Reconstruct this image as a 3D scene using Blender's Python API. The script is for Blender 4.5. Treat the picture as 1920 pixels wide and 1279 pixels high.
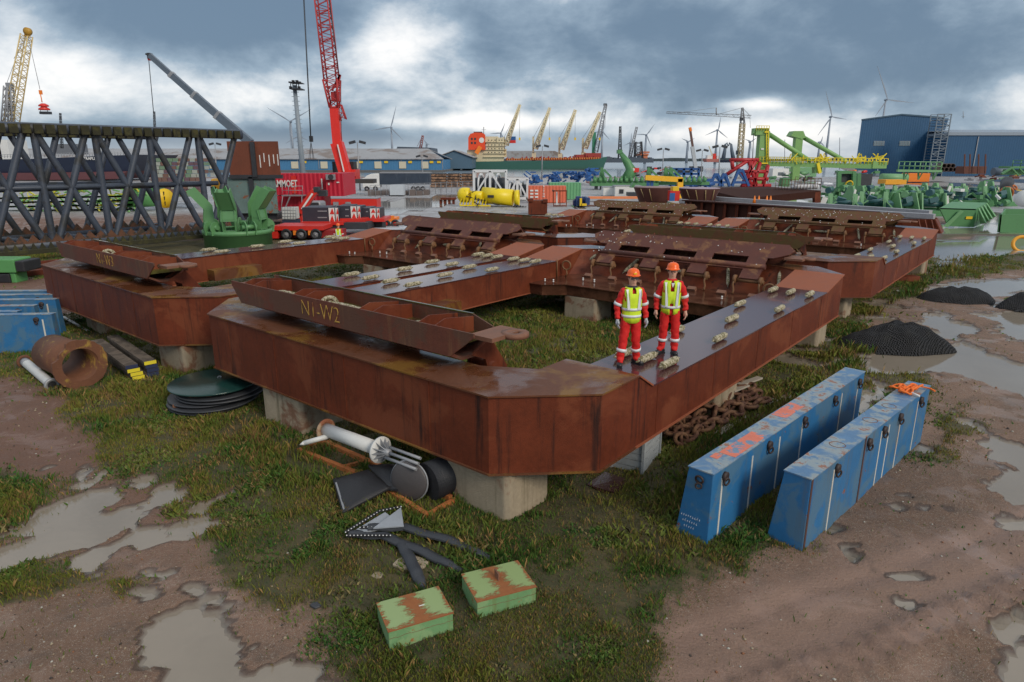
import bpy, bmesh, math, random
import numpy as np
from mathutils import Vector, Matrix, Euler
sc = bpy.context.scene
for o in list(bpy.data.objects): bpy.data.objects.remove(o)
COL = sc.collection
R = math.radians; PI = math.pi
rnd = random.Random(7)

# ------------------------------------------------------------------ camera
PW, PH, F = 1920., 1279., 1235.
CX, CY, HOR, CH = 960., 639.5, 300., 5.7
PITCH = math.atan((CY-HOR)/F)
cd = bpy.data.cameras.new('camera'); cam = bpy.data.objects.new('camera', cd); COL.objects.link(cam)
cam.location = (0, 0, CH); cam.rotation_euler = (PI/2-PITCH, 0, 0)
cd.sensor_fit = 'HORIZONTAL'; cd.sensor_width = 36; cd.lens = 36*F/PW
cd.clip_start = .1; cd.clip_end = 20000
sc.camera = cam

# ------------------------------------------------------------------ light, sky
SUN_EL, SUN_AZ = 32, 140          # azimuth from +Y, clockwise
sd = bpy.data.lights.new('sun', 'SUN'); sun = bpy.data.objects.new('sun', sd); COL.objects.link(sun)
sd.energy = 1.05; sd.angle = R(18); sd.color = (1, .90, .76)
sun.rotation_euler = Vector((math.sin(R(SUN_AZ))*math.cos(R(SUN_EL)), math.cos(R(SUN_AZ))*math.cos(R(SUN_EL)), math.sin(R(SUN_EL)))).to_track_quat('Z', 'Y').to_euler()
sc.view_settings.view_transform = 'Standard'; sc.view_settings.look = 'None'
sc.view_settings.exposure = 0.8; sc.view_settings.gamma = 1

class NT:
    """small node helper"""
    def __init__(s, tree): s.t = tree; s.n = tree.nodes; s.l = tree.links
    def node(s, typ, **kw):
        n = s.n.new(typ)
        for k, v in kw.items():
            if k == 'ins':
                for a, b in v.items():
                    if hasattr(b, 'is_output') or isinstance(b, bpy.types.NodeSocket): s.l.new(b, n.inputs[a])
                    else: n.inputs[a].default_value = b
            else: setattr(n, k, v)
        return n
    def math(s, op, a, b=0., c=None, clamp=False):
        n = s.n.new('ShaderNodeMath'); n.operation = op; n.use_clamp = clamp
        for i, v in enumerate((a, b, c)):
            if v is None: continue
            if isinstance(v, bpy.types.NodeSocket): s.l.new(v, n.inputs[i])
            else: n.inputs[i].default_value = v
        return n.outputs[0]
    def mix(s, f, a, b, blend='MIX'):
        n = s.n.new('ShaderNodeMix'); n.data_type = 'RGBA'; n.blend_type = blend
        for k, v in ((0, f), (6, a), (7, b)):
            if isinstance(v, bpy.types.NodeSocket): s.l.new(v, n.inputs[k])
            else: n.inputs[k].default_value = v if k == 0 else (tuple(v)+(1,))[:4]
        return n.outputs[2]
    def noise(s, vec, scale, detail=6, rough=.6, dist=0.):
        n = s.n.new('ShaderNodeTexNoise'); n.inputs['Scale'].default_value = scale
        n.inputs['Detail'].default_value = detail; n.inputs['Roughness'].default_value = rough
        n.inputs['Distortion'].default_value = dist
        if vec is not None: s.l.new(vec, n.inputs['Vector'])
        return n.outputs[0]
    def ramp(s, v, lo, hi, a=0., b=1., smooth=True):
        n = s.n.new('ShaderNodeMapRange'); n.interpolation_type = 'SMOOTHSTEP' if smooth else 'LINEAR'
        s.l.new(v, n.inputs[0])
        for i, x in enumerate((lo, hi, a, b)): n.inputs[i+1].default_value = x
        return n.outputs[0]
    def scale(s, vec, sx, sy, sz):
        n = s.n.new('ShaderNodeMapping'); n.vector_type = 'POINT'; n.inputs['Scale'].default_value = (sx, sy, sz)
        s.l.new(vec, n.inputs[0]); return n.outputs[0]

world = bpy.data.worlds.new('World'); sc.world = world; world.use_nodes = True
def build_world():
    w = NT(world.node_tree); w.n.clear()
    out = w.node('ShaderNodeOutputWorld'); bg = w.node('ShaderNodeBackground')
    sky = w.node('ShaderNodeTexSky'); sky.sky_type = 'NISHITA'; sky.sun_disc = False
    sky.sun_elevation = R(SUN_EL); sky.sun_rotation = R(SUN_AZ)
    tc = w.node('ShaderNodeTexCoord').outputs['Generated']
    sep = w.node('ShaderNodeSeparateXYZ', ins={0: tc}).outputs
    x, y, z = sep[0], sep[1], sep[2]
    # cloud deck: direction projected onto a flat layer
    zc = w.math('MAXIMUM', z, 0.0); den = w.math('ADD', zc, .11)
    u = w.math('DIVIDE', x, den); v = w.math('DIVIDE', y, den)
    comb = w.node('ShaderNodeCombineXYZ', ins={0: u, 1: v, 2: 0.0}).outputs[0]
    n1 = w.noise(comb, .5, 5, .5, .35)
    d3 = w.scale(tc, 1, 1, 1.75)
    n2 = w.noise(d3, 5.0, 13, .60, .15)
    n3 = w.noise(w.scale(comb, 1, .35, 1), .9, 6, .55, .3)
    az = w.math('ARCTAN2', x, y)
    el = w.math('ARCTAN2', z, w.math('SQRT', w.math('ADD', w.math('MULTIPLY', x, x), w.math('MULTIPLY', y, y))))
    def blob(a, e, sa, se, amp):
        da = w.math('DIVIDE', w.math('SUBTRACT', az, R(a)), R(sa)); de = w.math('DIVIDE', w.math('SUBTRACT', el, R(e)), R(se))
        r2 = w.math('ADD', w.math('MULTIPLY', da, da), w.math('MULTIPLY', de, de))
        return w.math('MULTIPLY', w.math('EXPONENT', w.math('MULTIPLY', r2, -1.)), amp)
    B = w.math('ADD', w.math('MULTIPLY', w.math('SUBTRACT', n1, .5), .8), w.math('MULTIPLY', w.math('SUBTRACT', n2, .5), 2.3))
    B = w.math('ADD', B, w.math('MULTIPLY', w.math('SUBTRACT', n3, .5), .25))
    for b in SKYBLOBS: B = w.math('ADD', B, blob(*b))
    cl = w.ramp(B, -.55, .75)
    cr = w.node('ShaderNodeValToRGB', ins={0: cl}); e = cr.color_ramp.elements
    e[0].position = 0; e[0].color = SKY_D + (1,); e[1].position = 1; e[1].color = SKY_W + (1,)
    m = e.new(.38); m.color = SKY_M + (1,); m = e.new(.7); m.color = SKY_L + (1,)
    hz = w.ramp(el, R(0.), R(2.5), .45, 0.)
    col = w.mix(hz, cr.outputs[0], SKY_H)
    col = w.mix(w.ramp(z, -.03, 0.), (.12, .12, .115), col)
    skyc = w.mix(1., sky.outputs[0], (.08, .08, .08), 'MULTIPLY')
    tot = w.mix(.93, skyc, col)
    w.l.new(tot, bg.inputs[0]); bg.inputs[1].default_value = 0.82
    w.l.new(bg.outputs[0], out.inputs[0])
#            azimuth elevation widths amplitude (degrees)
SKYBLOBS = [(-37, 12, 6, 4, .2), (-22, 10.5, 10, 3.2, -.6), (-16, 13, 3, 1.5, .35), (-9, 8.5, 4.5, 3.2, .5), (-9, 4, 8, 2., .3), (-31, 5.6, 10, 2.4, .75), (14, 10, 22, 5, -.32),
            (25, 5.6, 12, 1.7, -.45), (19.5, 4.2, 2.4, .6, .75), (37, 3.8, 5, 2, .45), (17, 2, 8, 1.3, .8), (-22, 1.6, 20, 1.4, -.5), (2, 1.2, 8, .8, -.15), (-3, 3, 10, .6, .5),
            (0, 50, 200, 22, .45)]
SKY_D = (.11, .165, .235); SKY_M = (.23, .30, .375); SKY_L = (.48, .52, .56); SKY_W = (.78, .765, .75); SKY_H = (.46, .48, .5)
build_world()

# ------------------------------------------------------------------ unprojection helpers (photo pixels -> world)
def ray(px, py):
    dx = (px-CX)/F; dy = (CY-py)/F
    return Vector((dx, math.cos(PITCH)+dy*math.sin(PITCH), -math.sin(PITCH)+dy*math.cos(PITCH)))
def P(px, py, z=0.):
    d = ray(px, py); t = (z-CH)/d.z; return Vector((d.x*t, d.y*t, z))
def W(px, py, Y):
    d = ray(px, py); t = Y/d.y; return Vector((d.x*t, Y, CH+d.z*t))
def gy(py, z=0.): return P(960, py, z).y
AZ = R(39.6)
AV = Vector((math.sin(AZ), math.cos(AZ), 0)); BV = Vector((-math.cos(AZ), math.sin(AZ), 0)); RZ = math.atan2(AV.y, AV.x)

# ------------------------------------------------------------------ materials
MATS = {}
def mat(name, color, rough=.6, metal=0., var=.12, vscale=2.5, rust=0., rcol=(.16, .055, .025), rscale=1.6, streak=0., scol=None, bump=.15, bscale=30, color2=None, c2amt=.5, c2scale=1., wet=0., coord='Object', spec=.5, corr=0., corrfreq=6.):
    if name in MATS: return MATS[name]
    m = bpy.data.materials.new(name); m.use_nodes = True; t = NT(m.node_tree); t.n.clear()
    out = t.node('ShaderNodeOutputMaterial'); b = t.node('ShaderNodeBsdfPrincipled')
    tc = t.node('ShaderNodeTexCoord').outputs[coord]
    geo = t.node('ShaderNodeNewGeometry').outputs['Position']
    n = t.noise(geo, vscale, 7, .62); nf = t.noise(geo, vscale*9, 5, .6)
    k = t.math('ADD', t.math('MULTIPLY', t.math('SUBTRACT', n, .5), var*2.4), t.math('MULTIPLY', t.math('SUBTRACT', nf, .5), var*1.4))
    k = t.math('ADD', k, 1.)
    c = t.mix(1., color, t.node('ShaderNodeCombineColor', ins={0: k, 1: k, 2: k}).outputs[0], 'MULTIPLY')
    if color2 is not None:
        c = t.mix(t.ramp(t.noise(geo, c2scale, 6, .65, .5), .62-c2amt*.3, .72-c2amt*.3), c, color2)
    if streak:
        s = t.noise(t.scale(geo, 1, 1, .07), 6., 5, .7)
        s2 = t.noise(t.scale(geo, 1, 1, .25), 1.3, 4, .6)
        f = t.math('MULTIPLY', t.ramp(s, .48, .72), t.ramp(s2, .42, .62))
        c = t.mix(t.math('MULTIPLY', f, streak), c, scol or (.07, .04, .03))
    if rust:
        r = t.noise(geo, rscale, 9, .72, .4)
        f = t.ramp(r, .70-rust*.35, .74-rust*.33)
        rc = t.mix(t.noise(geo, rscale*6, 4, .6), rcol, tuple(x*1.9 for x in rcol))
        c = t.mix(f, c, rc)
        rr = t.math('ADD', t.math('MULTIPLY', f, .85-rough), rough)
    else:
        rr = t.math('ADD', t.math('MULTIPLY', t.math('SUBTRACT', n, .5), .25), rough)
    if wet:
        wn = t.ramp(t.noise(geo, .75, 5, .6, .3), .5-wet*.25, .62-wet*.2)
        rr = t.math('ADD', t.math('MULTIPLY', wn, .13-rough), rough)
    t.l.new(c, b.inputs['Base Color']); t.l.new(rr, b.inputs['Roughness'])
    b.inputs['Metallic'].default_value = metal; b.inputs['Specular IOR Level'].default_value = spec
    if bump or corr:
        h = t.noise(geo, bscale, 5, .65)
        if corr:
            sp = t.node('ShaderNodeSeparateXYZ', ins={0: tc}).outputs
            w = t.math('SINE', t.math('MULTIPLY', t.math('ADD', sp[0], sp[1]), corrfreq))
            h = t.math('ADD', t.math('MULTIPLY', w, corr), t.math('MULTIPLY', h, .3))
        bn = t.node('ShaderNodeBump', ins={'Strength': max(bump, .35 if corr else 0), 'Distance': .03 if not corr else .12, 'Height': h})
        if wet: t.l.new(t.math('MULTIPLY', t.math('SUBTRACT', 1., wn), bump), bn.inputs['Strength'])
        t.l.new(bn.outputs[0], b.inputs['Normal'])
    t.l.new(b.outputs[0], out.inputs[0]); MATS[name] = m; return m

# ------------------------------------------------------------------ object helpers
def props(o, label=None, cat=None, group=None, kind=None):
    if label: o['label'] = label
    if cat: o['category'] = cat
    if group: o['group'] = group
    if kind: o['kind'] = kind
    return o
def thing(name, label, cat, loc=(0, 0, 0), rz=0., group=None):
    o = bpy.data.objects.new(name, None); COL.objects.link(o); o.empty_display_size = .2
    o.location = loc; o.rotation_euler = (0, 0, rz)
    o['_m'] = 1
    del o['_m']
    return props(o, label, cat, group)
def wmat(o):
    m = Matrix.LocRotScale(o.location, o.rotation_euler, o.scale)
    return (wmat(o.parent) @ m) if o.parent else m
class MB:
    def __init__(s): s.v = []; s.f = []; s.mi = []; s.sm = []; s.M = Matrix.Identity(4); s.cur = 0
    def pt(s, p): s.v.append(tuple(s.M @ Vector(p))); return len(s.v)-1
    def face(s, ids, sm=False): s.f.append(tuple(ids)); s.mi.append(s.cur); s.sm.append(sm)
    def at(s, loc=(0, 0, 0), rot=(0, 0, 0)): s.M = Matrix.LocRotScale(Vector(loc), Euler(rot), None); return s
    def box(s, c, d, rot=None, taper=1.):
        x, y, z = d[0]/2, d[1]/2, d[2]/2
        m = Euler(rot).to_matrix() if rot else None; c = Vector(c); ids = []
        for k in (-1, 1):
            t = taper if k > 0 else 1.
            for i, j in ((-1, -1), (1, -1), (1, 1), (-1, 1)):
                p = Vector((i*x*t, j*y*t, k*z)); p = m @ p if m else p; ids.append(s.pt(c+p))
        a = ids
        for q in ((3, 2, 1, 0), (4, 5, 6, 7), (0, 1, 5, 4), (1, 2, 6, 5), (2, 3, 7, 6), (3, 0, 4, 7)): s.face([a[i] for i in q])
        return s
    def bb(s, x0, x1, y0, y1, z0, z1): return s.box(((x0+x1)/2, (y0+y1)/2, (z0+z1)/2), (abs(x1-x0), abs(y1-y0), abs(z1-z0)))
    def prism(s, pts, z0, z1, axis='z'):
        """extrude a polygon; axis z: pts=(x,y); axis y: pts=(x,z); axis x: pts=(y,z)"""
        def mk(p, h): return {'z': (p[0], p[1], h), 'y': (p[0], h, p[1]), 'x': (h, p[0], p[1])}[axis]
        ar = sum(pts[i][0]*pts[(i+1) % len(pts)][1]-pts[(i+1) % len(pts)][0]*pts[i][1] for i in range(len(pts)))
        if (ar < 0) != (axis == 'y'): pts = pts[::-1]
        n = len(pts); a = [s.pt(mk(p, z0)) for p in pts]; b = [s.pt(mk(p, z1)) for p in pts]
        s.face(a[::-1]); s.face(b)
        for i in range(n): j = (i+1) % n; s.face((a[i], a[j], b[j], b[i]))
        return s
    def poly(s, pts):
        s.face([s.pt(p) for p in pts]); return s
    def slab(s, pts, off):
        """polygon of 3-D points thickened by the vector off"""
        off = Vector(off); a = [s.pt(p) for p in pts]; b = [s.pt(Vector(p)+off) for p in pts]; n = len(pts)
        s.face(a); s.face(b[::-1])
        for i in range(n): j = (i+1) % n; s.face((a[j], a[i], b[i], b[j]))
        return s
    def tube(s, p0, p1, r0, r1=None, n=10, caps=True, sm=True):
        p0 = Vector(p0); p1 = Vector(p1); r1 = r0 if r1 is None else r1
        d = (p1-p0)
        if d.length < 1e-6: return s
        q = d.normalized().to_track_quat('Z', 'Y').to_matrix()
        A, B = [], []
        for i in range(n):
            a = 2*PI*(i+.5)/n; e = q @ Vector((math.cos(a), math.sin(a), 0)); A.append(s.pt(p0+e*r0)); B.append(s.pt(p1+e*r1))
        for i in range(n): j = (i+1) % n; s.face((A[i], A[j], B[j], B[i]), sm)
        if caps: s.face(A[::-1]); s.face(B)
        return s
    def beam(s, p0, p1, w, h=None, up=(0, 0, 1)):
        p0 = Vector(p0); p1 = Vector(p1); h = w if h is None else h; d = (p1-p0).normalized(); up = Vector(up)
        if abs(d.dot(up)) > .98: up = Vector((1, 0, 0))
        x = d.cross(up).normalized(); y = x.cross(d).normalized(); ids = []
        for p in (p0, p1):
            for i, j in ((-1, -1), (1, -1), (1, 1), (-1, 1)): ids.append(s.pt(p+x*i*w/2+y*j*h/2))
        for q in ((0, 1, 2, 3), (7, 6, 5, 4), (4, 5, 1, 0), (5, 6, 2, 1), (6, 7, 3, 2), (7, 4, 0, 3)): s.face([ids[i] for i in q])
        return s
    def path(s, pts, r, n=8, closed=False):
        pts = [Vector(p) for p in pts]; m = len(pts); rings = []; rr = r if isinstance(r, (list, tuple)) else [r]*m
        ref = None
        for k in range(m):
            a = pts[k-1] if (k or closed) else pts[k]; b = pts[(k+1) % m] if (k < m-1 or closed) else pts[k]
            d = (b-a).normalized()
            if ref is None: ref = d.orthogonal().normalized()
            ref = (ref-d*ref.dot(d)).normalized(); e = d.cross(ref)
            rings.append([s.pt(pts[k]+(ref*math.cos(2*PI*i/n)+e*math.sin(2*PI*i/n))*rr[k]) for i in range(n)])
        for k in range(m if closed else m-1):
            A, B = rings[k], rings[(k+1) % m]
            for i in range(n): j = (i+1) % n; s.face((A[i], A[j], B[j], B[i]), True)
        if not closed: s.face(rings[0][::-1]); s.face(rings[-1])
        return s
    def lathe(s, prof, n=24, c=(0, 0, 0), axis=(0, 0, 1), sm=True, closed=False):
        c = Vector(c); q = Vector(axis).normalized().to_track_quat('Z', 'Y').to_matrix(); rings = []
        for r, z in prof:
            rings.append([s.pt(c+q @ Vector((r*math.cos(2*PI*i/n), r*math.sin(2*PI*i/n), z))) for i in range(n)])
        m = len(rings)
        for k in range(m if closed else m-1):
            A, B = rings[k], rings[(k+1) % m]
            for i in range(n): j = (i+1) % n; s.face((A[i], A[j], B[j], B[i]), sm)
        if not closed and not (len(prof) == 2 and prof[0][1] == prof[1][1]):
            if prof[0][0] > 1e-5: s.face(rings[0][::-1])
            if prof[-1][0] > 1e-5: s.face(rings[-1])
        return s
    def sphere(s, c, r, n=12, m=8, sc=(1, 1, 1)):
        c = Vector(c); rings = []
        for k in range(m+1):
            t = PI*k/m; rr = max(math.sin(t), .02)
            rings.append([s.pt(c+Vector((r*rr*math.cos(2*PI*i/n)*sc[0], r*rr*math.sin(2*PI*i/n)*sc[1], -r*math.cos(t)*sc[2]))) for i in range(n)])
        for k in range(m):
            A, B = rings[k], rings[k+1]
            for i in range(n): j = (i+1) % n; s.face((A[i], A[j], B[j], B[i]), True)
        s.face(rings[0][::-1]); s.face(rings[-1]); return s
    def ring(s, c, R0, r, axis=(0, 0, 1), n=20, m=8):
        q = Vector(axis).normalized().to_track_quat('Z', 'Y').to_matrix(); c = Vector(c)
        return s.path([c+q @ Vector((R0*math.cos(2*PI*i/n), R0*math.sin(2*PI*i/n), 0)) for i in range(n)], r, m, True)
    def truss(s, p0, p1, w0, w1, nb, rc, rl, up=(0, 0, 1), h0=None, h1=None, n=5):
        """lattice boom of four chords"""
        p0 = Vector(p0); p1 = Vector(p1); d = (p1-p0).normalized(); up = Vector(up)
        if abs(d.dot(up)) > .98: up = Vector((0, 1, 0))
        x = d.cross(up).normalized(); y = x.cross(d).normalized()
        h0 = w0 if h0 is None else h0; h1 = w1 if h1 is None else h1
        def c(k, i, j):
            t = k/nb; w = w0+(w1-w0)*t; h = h0+(h1-h0)*t; return p0.lerp(p1, t)+x*i*w/2+y*j*h/2
        cs = ((-1, -1), (1, -1), (1, 1), (-1, 1))
        for i, j in cs: s.tube(c(0, i, j), c(nb, i, j), rc, n=n)
        for k in range(nb):
            for q in range(4):
                a = cs[q]; b = cs[(q+1) % 4]
                s.tube(c(k, *(a if k % 2 else b)), c(k+1, *(b if k % 2 else a)), rl, n=4, caps=False)
                if k % 3 == 0: s.tube(c(k, *a), c(k, *b), rl, n=4, caps=False)
        return s
    def build(s, name, mats, parent=None, world=False, bevel=0.):
        me = bpy.data.meshes.new(name)
        v = s.v
        if parent is not None and world:
            inv = wmat(parent).inverted(); v = [tuple(inv @ Vector(p)) for p in v]
        me.from_pydata(v, [], s.f); 
        for m in (mats if isinstance(mats, (list, tuple)) else [mats]): me.materials.append(m)
        me.polygons.foreach_set('material_index', s.mi); me.polygons.foreach_set('use_smooth', s.sm); me.update()
        o = bpy.data.objects.new(name, me); COL.objects.link(o)
        if parent is not None: o.parent = parent
        if bevel:
            b = o.modifiers.new('bevel', 'BEVEL'); b.width = bevel; b.segments = 2; b.limit_method = 'ANGLE'; b.angle_limit = R(40)
        return o
def copy_tree(o, parent=None):
    c = o.copy(); COL.objects.link(c)
    if parent is not None: c.parent = parent
    for ch in list(o.children): copy_tree(ch, c)
    return c
def text(name, body, size, m, parent=None, loc=(0, 0, 0), rot=(0, 0, 0), ext=.004, world=False, bold=0., align='CENTER', M=None, xs=1.):
    """lettering as a real mesh"""
    cu = bpy.data.curves.new(name, 'FONT'); cu.body = body; cu.size = size; cu.extrude = ext; cu.offset = bold; cu.align_x = align; cu.align_y = 'CENTER'; cu.resolution_u = 2
    t = bpy.data.objects.new('t', cu); COL.objects.link(t); bpy.context.view_layer.update()
    me = bpy.data.meshes.new_from_object(t); bpy.data.objects.remove(t); bpy.data.curves.remove(cu)
    me.transform(Matrix.Diagonal((xs, 1, 1, 1)))
    me.transform(M if M is not None else Matrix.LocRotScale(Vector(loc), Euler(rot), None))
    if parent is not None and world: me.transform(wmat(parent).inverted())
    me.name = name; me.materials.clear(); me.materials.append(m)
    o = bpy.data.objects.new(name, me); COL.objects.link(o)
    if parent is not None: o.parent = parent
    return o
def face_M(p, right, up):
    """matrix placing text so that its x runs along right and its y along up"""
    x = Vector(right).normalized(); y = Vector(up); y = (y-x*y.dot(x)).normalized(); z = x.cross(y)
    return Matrix(((x.x, y.x, z.x, p[0]), (x.y, y.y, z.y, p[1]), (x.z, y.z, z.z, p[2]), (0, 0, 0, 1)))

# colours shared by many things
STEEL = mat('rusty_steel', (.128, .026, .009), .6, 0, .42, 1.2, streak=1., scol=(.022, .008, .006), bump=.18, bscale=45, color2=(.175, .044, .017), c2amt=.4, c2scale=.6, spec=.3)
STEELT = mat('wet_rust_plate', (.20, .058, .028), .42, 0, .25, 1.1, bump=.12, bscale=40, color2=(.085, .035, .035), c2amt=1.1, c2scale=.5, wet=1.5, spec=.8)
RAMPM = mat('orange_rust_plate', (.27, .075, .03), .7, 0, .2, 2., bump=.1, bscale=50)
MOSSY = mat('mossy_rust', (.13, .055, .022), .85, 0, .4, 5., color2=(.11, .07, .02), c2amt=.6, c2scale=3., bump=.5, bscale=22)
MOSST = mat('moss_tinged_plate', (.12, .042, .018), .6, 0, .3, 1.4, color2=(.20, .10, .025), c2amt=.4, c2scale=.6, wet=.12, spec=.35)
ANODE = mat('crusted_zinc', (.50, .44, .32), .9, 0, .4, 9., color2=(.17, .15, .07), c2amt=.55, c2scale=18., bump=.8, bscale=30)
CONC = mat('concrete', (.37, .30, .21), .85, 0, .3, 1.6, streak=.6, scol=(.10, .085, .035), bump=.6, bscale=60, color2=(.24, .12, .07), c2amt=.35, c2scale=.9)
BLACK = mat('black_rubber', (.018, .018, .021), .55, 0, .3, 4., bump=.3)
WHITE = mat('white_paint', (.72, .72, .70), .45, 0, .06, 2., streak=.2, scol=(.3, .2, .12))
YEL = mat('yellow_paint', (.78, .52, .02), .45, 0, .08, 2.)
RED = mat('red_paint', (.66, .035, .022), .4, 0, .1, 2.)
DKG = mat('dark_grey_metal', (.05, .053, .06), .5, .3, .2, 3.)
GRY = mat('grey_metal', (.30, .31, .33), .5, .3, .15, 3.)
GRN = mat('green_paint', (.09, .28, .09), .5, 0, .12, 1.5, streak=.3, scol=(.08, .1, .05))
BLUE = mat('blue_paint', (.025, .12, .36), .45, 0, .12, 1.5, streak=.3, scol=(.05, .07, .1))
ORG = mat('orange_paint', (.85, .22, .02), .5, 0, .08, 2.)
# ------------------------------------------------------------------ value noise in numpy
def vnoise(x, y, seed=0):
    def h(i, j):
        n = (i*374761393+j*668265263+seed*982451653) & 0x7fffffff
        n = ((n ^ (n >> 13))*1274126177) & 0x7fffffff
        return ((n ^ (n >> 16)) & 0xffff)/65535.
    xi = np.floor(x).astype(np.int64); yi = np.floor(y).astype(np.int64); fx = x-xi; fy = y-yi
    fx = fx*fx*(3-2*fx); fy = fy*fy*(3-2*fy)
    return (h(xi, yi)*(1-fx)+h(xi+1, yi)*fx)*(1-fy)+(h(xi, yi+1)*(1-fx)+h(xi+1, yi+1)*fx)*fy
def fbm(x, y, s, oc=4, seed=0):
    r = 0; a = .5; t = 0
    for o in range(oc): r = r+a*vnoise(x*s, y*s, seed+o*17); t += a; a *= .55; s *= 2.03
    return r/t
def pip(X, Y, poly):
    """signed-ish distance to polygon (positive inside)"""
    inside = np.zeros(X.shape, bool); d = np.full(X.shape, 1e9)
    n = len(poly)
    for i in range(n):
        x0, y0 = poly[i]; x1, y1 = poly[(i+1) % n]
        c = ((y0 > Y) != (y1 > Y)) & (X < (x1-x0)*(Y-y0)/((y1-y0) or 1e-9)+x0); inside ^= c
        ex, ey = x1-x0, y1-y0; t = np.clip(((X-x0)*ex+(Y-y0)*ey)/(ex*ex+ey*ey+1e-12), 0, 1)
        d = np.minimum(d, np.hypot(X-x0-t*ex, Y-y0-t*ey))
    return np.where(inside, d, -d)
def pp(pts): return [tuple(P(x, y, 0)[:2]) for x, y in pts]

# the lie of the land, unprojected from the photograph onto the ground
GRASS = [pp(q) for q in (
    [(-200, 740), (60, 700), (150, 800), (175, 850), (215, 880), (330, 915), (350, 990), (360, 1080), (470, 1110), (560, 1160), (640, 1230), (690, 1400), (1230, 1400), (1250, 1240), (1290, 1150), (1410, 1080), (1500, 990), (1560, 900), (1700, 800), (1760, 740), (1690, 690), (1610, 640), (1640, 575), (1730, 560), (1740, 530), (1680, 525), (1500, 530), (1300, 470), (800, 440), (640, 440), (500, 455), (330, 470), (120, 470), (0, 500), (0, 520), (300, 540), (130, 590), (-200, 610)],
    [(1380, 1040), (1450, 960), (1500, 960), (1420, 1075)],
    [(1720, 860), (1800, 760), (1830, 790), (1760, 870)],
    [(-100, 900), (90, 880), (120, 930), (60, 990), (-100, 1020)],
    [(-100, 1040), (200, 1060), (340, 1080), (330, 1150), (200, 1130), (-100, 1110)],
    [(1740, 470), (1960, 440), (1960, 500), (1700, 540)],
    [(1400, 420), (1960, 425), (1960, 440), (1500, 460)],
    [(-300, 450), (300, 455), (560, 440), (640, 452), (450, 470), (-300, 500)])]
PUD = [pp(q) for q in (
    [(0, 1010), (70, 960), (110, 925), (170, 895), (200, 880), (240, 935), (280, 985), (325, 1030), (265, 1035), (230, 1000), (205, 1040), (190, 1100), (150, 1095), (120, 1045), (60, 1060), (-80, 1085), (-60, 1040)],
    [(70, 860), (90, 845), (110, 850), (85, 870)], [(75, 890), (100, 875), (105, 890), (80, 905)], [(138, 890), (160, 880), (175, 900), (150, 905)],
    [(235, 905), (300, 895), (400, 935), (440, 900), (450, 930), (380, 975), (300, 960)],
    [(330, 985), (400, 955), (440, 990), (360, 1020), (290, 1035)], [(270, 1075), (330, 1070), (300, 1090)],
    [(235, 1110), (285, 1105), (290, 1125), (250, 1130)], [(350, 1100), (400, 1105), (435, 1140), (395, 1135)],
    [(270, 1180), (300, 1150), (370, 1140), (430, 1180), (480, 1240), (560, 1200), (620, 1300), (560, 1420), (360, 1400), (280, 1260)],
    [(1600, 700), (1650, 640), (1740, 660), (1810, 640), (1900, 680), (1960, 700), (1960, 760), (1880, 730), (1800, 700), (1700, 705)],
    [(1580, 770), (1640, 715), (1690, 725), (1620, 790), (1570, 815)],
    [(1720, 600), (1760, 585), (1830, 620), (1800, 650)], [(1850, 590), (1960, 575), (1960, 640), (1900, 640)],
    [(1730, 545), (1800, 525), (1960, 520), (1960, 545), (1840, 560)], [(1790, 760), (1840, 800), (1960, 850), (1960, 900), (1860, 850)],
    [(1840, 900), (1920, 870), (1960, 900), (1960, 960), (1880, 940)],
    [(1660, 1120), (1690, 1112), (1715, 1128), (1690, 1140)], [(1830, 1175), (1900, 1150), (1960, 1160), (1960, 1190), (1880, 1205)],
    [(1860, 1230), (1960, 1190), (1960, 1290), (1880, 1290)],
    [(1700, 480), (1760, 455), (1960, 440), (1960, 470), (1800, 490)],
    [(640, 385), (860, 365), (850, 380), (700, 410)], [(1700, 420), (1960, 425), (1960, 436), (1720, 440)])]
YARD = [pp([(600, 470), (640, 400), (200, 405), (-400, 400), (-400, 334), (2600, 331), (2600, 406), (1500, 406), (1300, 400), (1000, 400), (900, 420), (760, 440)])]

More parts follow.
